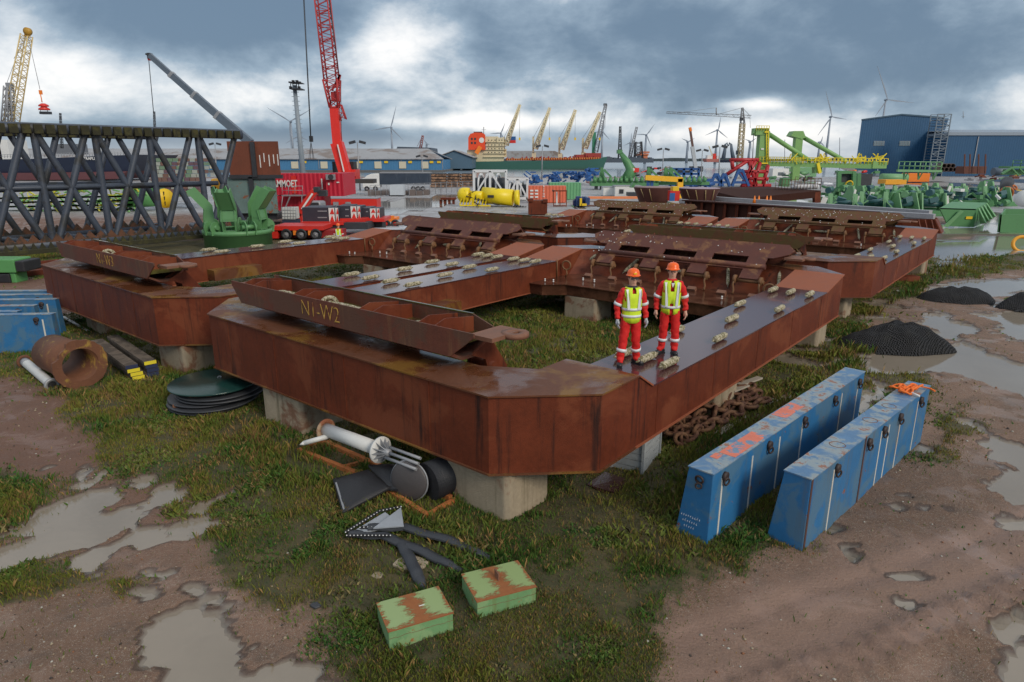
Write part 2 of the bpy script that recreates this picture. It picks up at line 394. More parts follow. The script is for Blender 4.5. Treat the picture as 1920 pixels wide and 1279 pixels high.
def grid_axis(a, b, step, far0, far1, g=1.16):
    xs = list(np.arange(a, b, step)); s = step; x = b
    while x < far1: xs.append(x); s *= g; x += s
    xs.append(far1); s = step; x = a-step; lo = []
    while x > far0: lo.append(x); s *= g; x -= s
    lo.append(far0); return np.array(lo[::-1]+xs)
gxs = grid_axis(-17, 19, .085, -2500, 2500, 1.13); gys = grid_axis(4.6, 30, .085, -60, 240, 1.13)
gys = gys[gys < 240]; gys = np.append(gys, 240.)
GX, GY = np.meshgrid(gxs, gys)
def masks(X, Y):
    wob = (fbm(X, Y, .9, 4, 3)-.5)*1.5+(fbm(X, Y, 4., 3, 9)-.5)*.5
    g = np.full(X.shape, -9.)
    for q in GRASS: g = np.maximum(g, pip(X, Y, q))
    pa = (fbm(X, Y, .55, 4, 41)-.5)*2.2
    gr = np.clip((g+wob+pa*.15)/.7+.45, 0, 1)
    p = np.full(X.shape, -9.)
    for q in PUD: p = np.maximum(p, pip(X, Y, q))
    sc_ = np.clip(Y/14., .6, 3)
    rut = np.sin((X*.80-Y*.6)*5.5+fbm(X, Y, .7, 2, 5)*5)     # tyre ruts cutting the left puddles
    p = p+((fbm(X, Y, 1.6, 4, 77)-.5)*.75)*sc_+(fbm(X, Y, 5.5, 4, 177)-.5)*.5-np.where(X < 0, np.clip(rut, 0, 1)**2*.42, 0)*np.where(Y > 8.6, 1, .2)
    extra = np.where((X > 5) & (Y > 8), fbm(X*.75, Y*1.3, .8, 5, 91)-.68, -1)*2.2   # more thin water over the right-hand yard
    p = np.maximum(p, extra)
    pu = np.clip((p-.03)/.16+.45, 0, 1)
    yd = np.clip(pip(X, Y, YARD[0])/2.+.5, 0, 1)
    return gr, pu, yd
def ground_h(X, Y, pu, gr):
    h = (fbm(X, Y, .5, 3, 1)-.5)*.10+(fbm(X, Y, 3., 3, 2)-.5)*.035
    a0 = P(1150, 1240, 0); a1 = P(1750, 1045, 0); dd = (a1-a0).normalized(); u = X*dd.x+Y*dd.y; v = -X*dd.y+Y*dd.x       # tracks running to the upper right
    vv = lambda px, py: (lambda q: -q.x*dd.y+q.y*dd.x)(P(px, py, 0))
    wv = (fbm(X, Y, .6, 2, 33)-.5)*.25
    tr = np.exp(-((v-vv(1400, 1150)+wv)/.14)**2)+np.exp(-((v-vv(1500, 1200)+wv)/.12)**2)+.6*np.exp(-((v-vv(1350, 1230)+wv)/.3)**2)
    lug = np.exp(-((v-vv(1790, 1140)+wv)/.13)**2)*np.clip(np.sin(u*19)*1.5, 0, 1)+np.exp(-((v-vv(1840, 1165)+wv)/.15)**2)*np.clip(np.sin(u*19+1)*1.5, 0, 1)
    near = np.clip((X-1)/1.5, 0, 1)*np.clip((14-Y)/3, 0, 1)
    h = h-near*(tr*.05-lug*.085)+near*np.sin(v*42+fbm(X, Y, 2., 2, 4)*4)*.008
    h = h+.03+gr*.035
    return np.where(Y < 70, np.maximum(h, -.012), 0)*(1-pu)+pu*(-.075)
def tracks(X, Y):
    a0 = P(1150, 1240, 0); a1 = P(1750, 1045, 0); dd = (a1-a0).normalized(); v = -X*dd.y+Y*dd.x+(fbm(X, Y, .6, 2, 33)-.5)*.25
    vv = lambda px, py: (lambda q: -q.x*dd.y+q.y*dd.x)(P(px, py, 0))
    w = np.exp(-((v-vv(1400, 1150))/.30)**2)+np.exp(-((v-vv(1500, 1215))/.34)**2)+.8*np.exp(-((v-vv(1700, 1180))/.22)**2)-.6*np.exp(-((v-vv(1815, 1150))/.3)**2)*np.clip(np.sin((X*dd.x+Y*dd.y)*19), 0, 1)
    return np.clip(w*(.55+.9*fbm(X*dd.x+Y*dd.y, v*6, 1., 4, 12)), 0, 1)*np.clip((X-.6)/1., 0, 1)*np.clip((16-Y)/4, 0, 1)
gr, pu, yd = masks(GX, GY)
GZ = ground_h(GX, GY, pu, gr)
fade = np.clip((90-GY)/30, 0, 1); GZ = GZ*fade+(1-fade)*np.where(pu > .5, -.06, .0)
def grid_mesh(name, X, Y, Z, cols=None):
    ny, nx = X.shape; co = np.stack([X, Y, Z], -1).reshape(-1, 3).astype(np.float32)
    i = np.arange(ny-1)[:, None]*nx+np.arange(nx-1)[None, :]
    q = np.stack([i, i+1, i+nx+1, i+nx], -1).reshape(-1, 4).astype(np.int32)
    me = bpy.data.meshes.new(name); me.vertices.add(len(co)); me.vertices.foreach_set('co', co.ravel())
    me.loops.add(q.size); me.loops.foreach_set('vertex_index', q.ravel()); me.polygons.add(len(q))
    me.polygons.foreach_set('loop_start', np.arange(0, q.size, 4, dtype=np.int32)); me.polygons.foreach_set('use_smooth', np.ones(len(q), bool))
    me.update(calc_edges=True)
    if cols is not None:
        a = me.color_attributes.new('mask', 'FLOAT_COLOR', 'POINT'); a.data.foreach_set('color', cols.reshape(-1).astype(np.float32))
    o = bpy.data.objects.new(name, me); COL.objects.link(o); return o
ground = grid_mesh('ground', GX, GY, GZ, np.stack([gr, pu, yd, tracks(GX, GY)], -1))
props(ground, kind='structure')
def ground_mat():
    m = bpy.data.materials.new('ground'); m.use_nodes = True; t = NT(m.node_tree); t.n.clear()
    out = t.node('ShaderNodeOutputMaterial'); b = t.node('ShaderNodeBsdfPrincipled')
    at = t.node('ShaderNodeAttribute'); at.attribute_name = 'mask'
    sp = t.node('ShaderNodeSeparateColor', ins={0: at.outputs['Color']}).outputs
    geo = t.node('ShaderNodeNewGeometry').outputs['Position']
    nb = t.noise(geo, .35, 6, .6, .4); nm = t.noise(geo, 2.2, 7, .65); nf = t.noise(geo, 24., 6, .7); nff = t.noise(geo, 90., 3, .6)
    sand = t.mix(t.ramp(nb, .35, .65), (.175, .100, .062), (.235, .14, .094))
    sand = t.mix(t.ramp(nm, .45, .75), sand, (.13, .085, .06))
    sand = t.mix(t.ramp(nf, .56, .68, 0., .8), sand, (.33, .28, .22))
    sand = t.mix(t.ramp(nf, .42, .32, 0., .85), sand, (.07, .045, .035)); sand = t.mix(t.ramp(nff, .60, .68), sand, (.42, .38, .32)); sand = t.mix(t.ramp(nff, .38, .30), sand, (.05, .035, .03))
    gx_ = t.node('ShaderNodeSeparateXYZ', ins={0: geo}).outputs
    left = t.math('MULTIPLY', t.ramp(gx_[0], -1.5, -4.5), t.ramp(gx_[1], 7, 12))
    sand = t.mix(t.math('MULTIPLY', left, .6), sand, (.15, .066, .042))
    sand = t.mix(t.math('MULTIPLY', at.outputs['Alpha'], .75), sand, (.26, .16, .115))
    turf = t.mix(t.ramp(nm, .35, .7), (.06, .052, .02), (.12, .088, .036))
    sand = t.mix(t.math('MULTIPLY', at.outputs['Alpha'], .75), sand, (.26, .16, .115))
    turf = t.mix(t.ramp(nf, .5, .7), turf, (.05, .075, .02))
    conc = t.mix(t.ramp(nb, .35, .65), (.26, .25, .25), (.36, .36, .37)); conc = t.mix(t.ramp(nm, .5, .8), conc, (.22, .18, .16))
    c = t.mix(t.math('MULTIPLY', t.ramp(t.math('ADD', sp[0], t.math('MULTIPLY', t.math('SUBTRACT', nf, .5), .9)), .35, .7), 1.), sand, turf)
    c = t.mix(sp[2], c, conc)
    mud = t.mix(t.ramp(sp[1], .0, .1), c, (.10, .062, .043)); mud = t.mix(t.ramp(sp[1], .12, .5), mud, (.19, .155, .118))
    t.l.new(mud, b.inputs['Base Color'])
    damp = t.ramp(t.noise(geo, .8, 6, .62, .6), .50, .60)
    damp = t.math('MULTIPLY', damp, t.math('SUBTRACT', 1., sp[0], clamp=True))
    rr = t.math('SUBTRACT', t.math('ADD', t.math('MULTIPLY', damp, -.42), .80), t.math('MULTIPLY', at.outputs['Alpha'], .35))
    rr = t.math('SUBTRACT', rr, t.math('MULTIPLY', t.ramp(sp[1], .0, .3), .66), clamp=True)
    wy = t.math('MULTIPLY', t.ramp(t.noise(t.scale(geo, .25, 1, 1), .35, 6, .6, .4), .42, .56), sp[2])
    rr = t.math('SUBTRACT', rr, t.math('MULTIPLY', wy, .22), clamp=True)
    t.l.new(rr, b.inputs['Roughness'])
    h = t.math('ADD', nf, t.math('MULTIPLY', nff, .35)); h = t.math('ADD', h, t.math('MULTIPLY', nm, 1.5))
    st = t.math('SUBTRACT', .6, t.math('ADD', t.math('MULTIPLY', damp, .35), t.math('MULTIPLY', sp[2], .45)), clamp=True)
    bn = t.node('ShaderNodeBump', ins={'Distance': .075, 'Height': h, 'Strength': t.math('MULTIPLY', st, t.ramp(sp[1], .45, .1))}); t.l.new(bn.outputs[0], b.inputs['Normal'])
    t.l.new(b.outputs[0], out.inputs[0]); return m
ground.data.materials.append(ground_mat())
def water_mat(name, col, rough, bscale, bstr):
    m = bpy.data.materials.new(name); m.use_nodes = True; t = NT(m.node_tree); b = t.n['Principled BSDF']
    geo = t.node('ShaderNodeNewGeometry').outputs['Position']
    c = t.mix(t.noise(geo, .6, 5, .6), col, tuple(x*1.35 for x in col)); t.l.new(c, b.inputs['Base Color'])
    b.inputs['Roughness'].default_value = rough; b.inputs['IOR'].default_value = 1.5
    bn = t.node('ShaderNodeBump', ins={'Distance': .02, 'Height': t.noise(geo, bscale, 3, .5), 'Strength': bstr}); t.l.new(bn.outputs[0], b.inputs['Normal'])
    return m
pw = MB(); pw.poly([(-140, -50, -.03), (160, -50, -.03), (160, 110, -.03), (-140, 110, -.03)])
props(pw.build('puddle_water', water_mat('muddy_water', (.21, .175, .135), .04, 7., .08)), kind='structure')

# harbour water, far shore
hw = MB(); hw.poly([(-2600, 236, .012), (112, 236, .012), (150, 300, .012), (420, 900, .012), (2600, 3500, .012), (2600, 9000, .012), (-9000, 9000, .012), (-9000, 236, .012)])
props(hw.build('harbour_water', water_mat('harbour_water', (.16, .19, .21), .16, .25, .25)), kind='structure')
fl = MB(); fl.poly([(-9000, 239, -1.2), (9000, 239, -1.2), (9000, 9000, -1.2), (-9000, 9000, -1.2)])
props(fl.build('far_ground', mat('far_ground', (.17, .15, .13), .8, vscale=.02)), kind='structure')
rl = MB(); rl.poly([(112.5, 238, -.02), (700, 238, -.02), (2600, 3000, -.02), (151, 301, -.02)]); rl.M = Matrix.Identity(4)
props(rl.build('quay_ground', mat('yard_asphalt', (.24, .22, .21), .6, vscale=.05, wet=.6)), kind='structure')
sh = MB()
xs = np.linspace(-3500, 3500, 260)
for i in range(len(xs)-1):
    a, b_ = xs[i], xs[i+1]; h = 9+7*float(vnoise(np.array([a/90.]), np.array([0.]), 5)[0]); sh.box(((a+b_)/2, 3000+60*math.sin(a/400), h/2-1), (b_-a+2, 120, h))
props(sh.build('far_shore', mat('far_shore_trees', (.055, .075, .085), .9, vscale=.01)), kind='structure')
# ------------------------------------------------------------------ the rusty frames
def rod(mb, c, d, L, r, seed):
    """crusted rod with an uneven surface and thin end pins"""
    q = random.Random(seed); c = Vector(c); d = Vector(d).normalized(); n = 9
    pts = [c+d*(k/n-.5)*L for k in range(n+1)]; rr = [r*(.93+.2*q.random()) for k in pts]; rr[0] = r*.72; rr[-1] = r*.72
    mb.path(pts, rr, 9); mb.tube(c-d*(L/2+.09), c+d*(L/2+.09), r*.28, n=5)
def outset(pts, k):
    cx = sum(p[0] for p in pts)/len(pts); cy = sum(p[1] for p in pts)/len(pts)
    return [(p[0]+(k if p[0] > cx else -k), p[1]+(k if p[1] > cy else -k)) for p in pts]
WD = 11.3
def make_frame():
    t = thing('steel_structure', '', 'steel structure', (0, 0, 0), RZ)
    F0, F1x = .92, 2.2
    # front box beam
    b = MB()
    front = [(0, 1.27), (1.2, 0), (1.2, 1.45), (1.55, 1.45), (1.03, 2.4), (1.03, WD-2.4), (1.55, WD-1.45), (1.2, WD-1.45), (1.2, WD), (0, WD-1.27)]
    b.prism(front, F0, F1x)
    for y in (2.6, 4.9, 7.3, 9.2): b.bb(-.008, .002, y-.012, y+.012, F0+.01, F1x-.01)
    b.build('front_beam', STEEL, t)
    b = MB(); top = [(-.035, 1.25), (1.185, -.035), (2.36, -.035), (2.36, 1.47), (1.57, 1.47), (1.06, 2.4), (1.06, WD-2.4), (1.57, WD-1.47), (2.36, WD-1.47), (2.36, WD+.035), (1.185, WD+.035), (-.035, WD-1.25)]
    b.prism(top, F1x, F1x+.028); b.prism([(p[0], p[1]) for p in top], F0-.028, F0); b.build('front_cover_plate', MOSST, t)
    for s in (0, 1):
        def yy(y): return y if s == 0 else WD-y
        b = MB(); prof = [(1.2, F0), (15.4, F0), (15.4, F1x), (13.6, 1.9), (2.85, 1.9), (2.38, F1x), (1.2, F1x)]
        b.prism(prof, min(yy(.0), yy(1.45)), max(yy(.0), yy(1.45)), 'y')
        for x in (3.1, 5.6, 8.1, 10.6, 13.2): b.bb(x-.012, x+.012, min(yy(-.006), yy(.002)), max(yy(-.006), yy(.002)), F0+.01, 1.88); b.bb(x-.012, x+.012, min(yy(1.448), yy(1.456)), max(yy(1.448), yy(1.456)), F0+.01, 1.88)
        b.build('side_beam', STEEL, t)
        y0, y1 = min(yy(-.035), yy(1.48)), max(yy(-.035), yy(1.48))
        b = MB(); b.prism([(2.86, 1.9), (13.6, 1.9), (13.6, 1.928), (2.87, 1.928)], y0, y1, 'y')
        b.build('walkway_plate', STEELT, t)
        b = MB(); b.prism([(2.36, F1x), (2.36, F1x+.028), (2.868, 1.93), (2.855, 1.9)], y0, y1, 'y')
        b.prism([(13.6, 1.9), (13.6, 1.93), (15.4, F1x+.03), (15.4, F1x)], y0, y1, 'y')
        b.prism([(2.36, F0-.028), (15.4, F0-.028), (15.4, F0), (2.36, F0)], y0, y1, 'y')
        b.build('ramp_plate', RAMPM, t)
        for k, (ax, ay) in enumerate(((4.0, .2), (4.0, .62), (4.0, 1.05), (6.4, .2), (6.4, 1.07), (8.3, .63), (10.1, .17), (10.1, 1.06), (12.58, .15), (12.58, .61), (12.58, 1.06))):
            ay = .72+(ay-.62)*1.15
            a = MB(); rod(a, (ax+rnd.uniform(-.05, .05), yy(ay), 1.928+.085), (1, rnd.uniform(-.03, .03), 0), .60 if k > 2 else .62, .072, k+s*40); a.build('anode', ANODE, t)
    # ledge on the inner face of the left side beam
    b = MB(); b.prism([(5.6, WD-1.45), (5.6, WD-2.05), (7.7, WD-2.05), (7.7, WD-1.45)], .96, 1.38); b.build('ledge_box', MOSST, t)
    b = MB(); b.prism([(5.6, 1.45), (5.6, 2.05), (7.7, 2.05), (7.7, 1.45)], .96, 1.38); b.build('ledge_box', STEEL, t)
    # rear tank: deck, back beam, sloping wall
    b = MB()
    dk = [(12.0, 1.452), (12.0, 2.0), (12.6, 2.7), (12.6, WD-2.7), (12.0, WD-2.0), (12.0, WD-1.452), (15.3, WD-1.452), (15.3, 1.452)]
    b.prism(dk, F0-.02, 1.27); b.prism([(p[0]-(.06 if p[0] < 13 else 0), p[1]) for p in dk], 1.27, 1.3); b.build('deck', mat('flooded_deck', (.07, .028, .017), .25, var=.4, vscale=1.5, wet=1.5, bump=.1, color2=(.12, .05, .03), c2scale=.9), t)
    b = MB()
    b.prism([(15.402, 0), (16.55, 1.1), (16.55, WD-1.1), (15.402, WD), (15.402, WD-1.45), (15.95, WD-2.2), (15.95, 2.2), (15.402, 1.45)], F0, F1x)
    b.slab([(15.05, 2.0, 1.3), (15.05, WD-2.0, 1.3), (15.94, WD-2.2, 2.19), (15.94, 2.2, 2.19)], (.05, 0, -.04))
    b.slab([(15.05, 2.0, 1.3), (15.94, 2.2, 2.19), (15.41, 1.46, 2.15), (14.5, 1.46, 1.3)], (.04, -.03, -.02))
    b.slab([(15.05, WD-2.0, 1.3), (14.5, WD-1.46, 1.3), (15.41, WD-1.46, 2.15), (15.94, WD-2.2, 2.19)], (.04, .03, -.02))
    b.build('back_beam', STEEL, t)
    b = MB(); b.prism([(15.4, -.035), (16.59, 1.09), (16.59, WD-1.09), (15.4, WD+.035), (15.4, WD-1.46), (15.92, WD-2.2), (15.92, 2.2), (15.4, 1.46)], F1x, F1x+.028)
    b.build('back_cover_plate', mat('wet_grey_rust', (.17, .10, .085), .35, var=.3, vscale=.9, wet=1.2, bump=.1, color2=(.22, .08, .035), c2amt=.6, c2scale=.7), t)
    for k, (y, dy) in enumerate(((9.5, -.5), (7.55, -.45), (5.65, 0), (3.7, .3), (1.95, .2))):
        a = MB(); d = Vector((.5, dy*.8 if dy else 1.6, .5 if dy else 0)) if dy else Vector((0, 1, 0))
        rod(a, (15.40, y, 1.76), d, .75, .06, k+90); a.build('anode', ANODE, t)
    for k in range(7):
        y = 2.4+k*1.07
        b = MB(); b.box((14.35, y, 1.36), (.16, .3, .13), rot=(0, -.5, 0)); b.build('stop_block', mat('worn_rust', (.19, .085, .05), .7, 0, .3, 4.), t)
    for y in (WD-1.75, 1.75):
        b = MB(); b.ring((13.9, y, 1.75), .17, .035, (1, .2, 0), 16, 6); b.path([(13.9, y, 1.58), (13.8, y-.1, 1.45), (13.85, y, 1.3)], .03, 6)
        b.tube((13.65, y+(.27 if y > 5 else -.27), 1.31), (13.65, y+(.27 if y > 5 else -.27), 1.98), .03, n=6); b.build('lifting_ring', mat('yellowed_rust', (.17, .08, .032), .7, 0, .3, 6.), t)
    for (bx, by) in ((12.45, WD-1.8), (12.5, WD-2.15), (13.5, 8.5), (13.5, 8.0), (13.5, 3.1)):
        b = MB(); b.lathe([(.018, 0), (.018, .04), (.032, .04), (.032, .07), (.018, .07), (.018, .10), (.032, .10), (.032, .13), (.0, .14)], 10, (bx, by, 1.3)); b.build('white_bolt', WHITE, t)
    # front trough lying on the beam
    tr = bpy.data.objects.new('trough', None); COL.objects.link(tr); tr.parent = t; tr.location = (0, 0, 0)
    Y0, Y1 = 1.95, 9.6; xa, xb = .42, 1.48
    b = MB()
    b.prism([(Y0, 2.93), (Y0, 3.0), (Y1, 3.0), (Y1, 2.9), (Y1-.35, 2.52), (Y0+.55, 2.52)], xa, xa+.03, 'x')
    b.prism([(Y0+.42, 2.62), (Y0+.4, 2.8), (Y0+1.0, 3.0), (Y1-.05, 3.0), (Y1-.05, 2.85), (Y1-.5, 2.6)], xb, xb+.03, 'x')
    b.prism([(xa+.03, 2.52), (xa+.35, 2.36), (xb-.25, 2.36), (xb, 2.6), (xb, 2.64), (xb-.25, 2.42), (xa+.35, 2.42), (xa+.03, 2.58)], Y0+.6, Y1-.5, 'y')
    b.build('trough_shell', mat('rust_scuffed', (.125, .034, .017), .75, 0, .35, 2.2, streak=.5, scol=(.26, .13, .05), bump=.25, color2=(.1, .042, .024), c2amt=.5, c2scale=1.2), tr)
    for y in (Y0+.95, Y0+1.35, 4.55, 4.95, 6.75, 7.15, 8.75, 9.15):
        b = MB(); b.prism([(xa+.03, 2.6), (xa+.03, 2.97), (xa+.32, 3.06), (xb-.03, 2.97), (xb-.03, 2.6)], y, y+.025, 'y'); b.build('stiffener', STEEL, tr)
    b = MB(); b.bb(xa+.03, xb, Y0+.7, Y1-.6, 2.60, 2.70); b.bb(xb-.01, xb+.04, Y0+1.0, Y1-.3, 2.99, 3.012); b.build('trough_floor', mat('wet_trough_floor', (.07, .045, .02), .4, wet=.9, color2=(.09, .085, .02), c2amt=.7, c2scale=2.5), tr)
    for y, s in ((Y0+.1, -1), (Y1-.1, 1)):
        b = MB(); b.box((1.08, y+s*.02, 2.86), (.8, .5, .07)); b.lathe([(.10, -.04), (.24, -.04), (.24, .04), (.10, .04)], 20, (1.25, y+s*.28, 2.86), closed=True)
        b.build('padeye', mat('worn_rust', (.19, .085, .05), .7), tr)
    for k, y in enumerate((3.4, 5.9, 8.0)):
        a = MB(); rod(a, (.95, y, 2.77), (0, 1, 0), 1.0, .085, 200+k); a.build('anode', ANODE, tr)
    b = MB(); b.ring((.95, 6.6, 2.75), .17, .05, (.3, 1, .2), 16, 6); b.ring((.85, 6.35, 2.72), .14, .045, (1, .3, .2), 16, 6); b.build('shackle', ANODE, tr)
    for y in (2.75, 4.75, 6.95, 8.95):
        b = MB(); b.prism([(1.0, 2.4), (1.5, 2.62), (1.95, 2.0), (1.85, 1.5), (1.5, 1.75), (1.35, 2.25)], y-.22, y-.16, 'y'); b.prism([(1.0, 2.4), (1.5, 2.62), (1.95, 2.0), (1.85, 1.5), (1.5, 1.75), (1.35, 2.25)], y+.16, y+.22, 'y')
        b.tube((1.5, y-.3, 2.1), (1.5, y+.3, 2.1), .09, n=10); b.build('hinge_leg', STEEL, tr)
    # raised trough at the back
    pn = bpy.data.objects.new('raised_panel', None); COL.objects.link(pn); pn.parent = t
    o0 = Vector((14.85, 0, 1.86)); ds = Vector((1.36, 0, 1.08)).normalized(); nn = Vector((ds.z, 0, -ds.x))   # nn points back and down
    def q(y, s, k=0.): v = o0+ds*s+nn*k; return (v.x, y, v.z)
    cyy = 5.65; legs = (2.8, 4.7, 6.6, 8.5); lw = .32
    b = MB()
    out = [(2.35, 1.1), (1.95, 1.3), (1.8, 1.5), (2.0, 1.66), (2.6, 1.74), (4, 1.73), (6, 1.74), (8.6, 1.73), (9.3, 1.7), (9.6, 1.5), (9.5, 1.25), (9.0, 1.02), (2.4, 1.02)]
    out = [(2.3, 1.02), (1.85, 1.25), (1.7, 1.45), (1.95, 1.66), (9.35, 1.74), (9.65, 1.5), (9.5, 1.25), (9.1, 1.02)]
    b.slab([q(y, s) for y, s in out], nn*.05)
    for y in legs: b.slab([q(y-lw, .72), q(y+lw, .72), q(y+lw, 1.02), q(y-lw, 1.02)], nn*.05)
    b.slab([q(2.45, .42), q(8.85, .42), q(8.85, .72), q(2.45, .72)], nn*.05)
    for y in legs: b.slab([q(y-lw, .0), q(y+lw, .0), q(y+lw, .42), q(y-lw, .42)], nn*.06)
    b.tube(q(2.4, .56, -.02), q(8.9, .56, -.02), .085, n=12)
    b.slab([q(1.95, 1.7), q(9.3, 1.72), q(9.3, 1.72, .5), q(1.95, 1.7, .5)], ds*-.04)
    b.slab([q(2.2, 1.05, .5), q(9.1, 1.05, .5), q(9.3, 1.7, .5), q(1.95, 1.7, .5)], nn*.04)
    b.build('panel_plate', mat('rust_purple', (.105, .030, .019), .7, 0, .3, 2.2, streak=.35, bump=.3, color2=(.2, .085, .035), c2amt=.35, c2scale=2.), pn)
    for k in range(5):
        y = 2.6+k*1.5; b = MB(); b.slab([q(y, 1.4, .05), q(y, 1.84, .05), q(y, 1.8, .5), q(y, 1.4, .5)], (0, .03, 0)); b.build('stiffener', STEEL, pn)
    for y in legs:
        b = MB()
        for s in (-1, 1):
            yk = y+s*(lw+.12)
            b.lathe([(.03, -.04), (.15, -.04), (.15, .04), (.03, .04)], 16, q(yk, -.03, .06), (0, 1, 0))
            x0, _, z0 = q(yk, -.05, .02)
            b.path([(x0-.02, yk, z0), (x0-.13, yk, z0-.18), (x0-.1, yk-.03, z0-.36), (x0-.22, yk-.05, 1.33)], .035, 6)
        b.tube(q(y-lw-.2, .0, .12), q(y+lw+.2, .0, .12), .065, n=10)
        b.build('hinge', mat('yellowed_rust', (.17, .08, .032), .7), pn)
    for y, s in ((1.75, -1), (9.55, 1)):
        b = MB(); c = Vector(q(y, 1.35, .25)); b.box(c+Vector((0, s*.1, 0)), (.8, .6, .07)); b.lathe([(.09, -.04), (.22, -.04), (.22, .04), (.09, .04)], 18, c+Vector((.1, s*.45, 0)), closed=True)
        b.build('padeye', mat('worn_rust', (.19, .085, .05), .7), pn)
    return t
frame0 = make_frame()
def fpos(a, b): return AV*a+BV*b
FR = []
FA, FB = 7.07, 5.05
for k, (a, b, lab) in enumerate(((FA, FB, 'rust brown steel frame nearest the camera with two people standing on it'),
        (FA, FB+11.8, 'rust brown steel frame at the left with N1-W3 written on its trough'),
        (FA+18.05, FB-.12, 'rust brown steel frame at the far right, its raised panel spotted white'),
        (FA+18.05, FB+11.7, 'rust brown steel frame farthest back, right behind it the yellow buoyant cylinder'))):
    o = frame0 if k == 0 else copy_tree(frame0)
    o.location = fpos(a, b); props(o, lab, 'steel structure', 'rusty steel frames resting on concrete blocks'); FR.append(o)
def setmat(o, m):
    o.material_slots[0].link = 'OBJECT'; o.material_slots[0].material = m
WHITESPOT = mat('mossy_spotted_rust', (.13, .05, .025), .85, 0, .4, 5., color2=(.12, .065, .022), c2amt=.6, c2scale=3., bump=.5, bscale=22)
for o in FR[2:]:
    for c in o.children_recursive:
        if c.name.split('.')[0] in ('trough_shell',): setmat(c, MOSSY)
        if c.name.split('.')[0] == 'panel_plate': setmat(c, WHITESPOT)
        if o is FR[3] and c.name.split('.')[0] == 'front_cover_plate': setmat(c, mat('wet_grey_rust', (.17, .10, .085), .35))
YCH = mat('yellow_chalk', (.50, .30, .06), .8, 0, .3, 9., rust=.5, rcol=(.13, .04, .018), rscale=5.)
for k, s in ((0, 'W2'), (1, 'W3')):
    tr = [c for c in FR[k].children if c.name.startswith('trough')][0]
    text('lettering', 'N1-'+s, .46, YCH, tr, (.412, 6.15 if k == 0 else 5.4, 2.76), (PI/2, 0, -PI/2), .003, bold=-.011, xs=.92)
# white droppings on the raised panels
for k, n in ((0, 45), (2, 110), (3, 90)):
    pn = [c for c in FR[k].children if c.name.startswith('raised_panel')][0]; b = MB(); q_ = random.Random(k)
    for i in range(n):
        y = q_.choice([q_.gauss(8.6, .5), q_.uniform(2, 9.4)]) if k == 0 else q_.uniform(2, 9.4); s = q_.uniform(1.05, 1.68) if q_.random() < .75 else q_.uniform(.45, .7)
        o0 = Vector((14.85, 0, 1.86)); ds = Vector((1.36, 0, 1.08)).normalized(); nn = Vector((ds.z, 0, -ds.x)); v = o0+ds*s-nn*(.004 if s > .8 else .09)
        r = q_.uniform(.008, .026); b.sphere((v.x, max(1.95, min(9.4, y)), v.z), r, 6, 4, (1, 1.3, 1))
    o = b.build('droppings', WHITE, pn)

# concrete blocks under the frames
blk = thing('concrete_block', '', 'concrete block')
b = MB(); b.prism([(-.48, -.7), (.48, -.7), (.55, -.6), (.55, .7), (-.55, .7), (-.55, -.62)], 0, .888); b.build('block_body', CONC, blk, bevel=.03)
b = MB(); b.ring((0, -.35, .885), .07, .012, (0, 1, 0), 12, 5); b.ring((0, .35, .885), .07, .012, (0, 1, 0), 12, 5); b.build('lifting_eye', DKG, blk)
spots = [(0, .75, 1.72, 'pale concrete block under the near corner of the nearest frame, rust stained'),
 (0, .62, 7.35, 'pale concrete block with pink edge left of the white pipe mast'),
 (0, 13.15, 8.0, 'grey concrete block under the rear deck behind the two people'),
 (0, 14.8, .95, 'concrete block under the far right corner of the nearest frame, beside the grass'),
 (0, 7.2, .95, 'concrete block under the right side of the nearest frame behind the chain'),
 (1, .9, 1.5, 'brown streaked concrete block behind the stack of dark discs'),
 (1, 1.2, 8.1, 'small pale concrete block behind the timber stack under the left frame'),
 (2, 1.4, 1.4, 'concrete block in shade under the near corner of the far right frame'),
 (2, 14.8, .9, 'concrete block under the far corner of the far right frame'),
 (1, 13.15, 8.0, 'concrete block under the rear deck of the left frame')]
for i, (k, x, y, lab) in enumerate(spots):
    o = blk if i == 0 else copy_tree(blk); p = Matrix.Rotation(RZ, 4, 'Z') @ Vector((x, y, 0))
    o.location = FR[k].location+p; o.rotation_euler = (0, 0, RZ+(.04 if i % 2 else -.03)); props(o, lab, 'concrete block', 'concrete blocks carrying the frames')

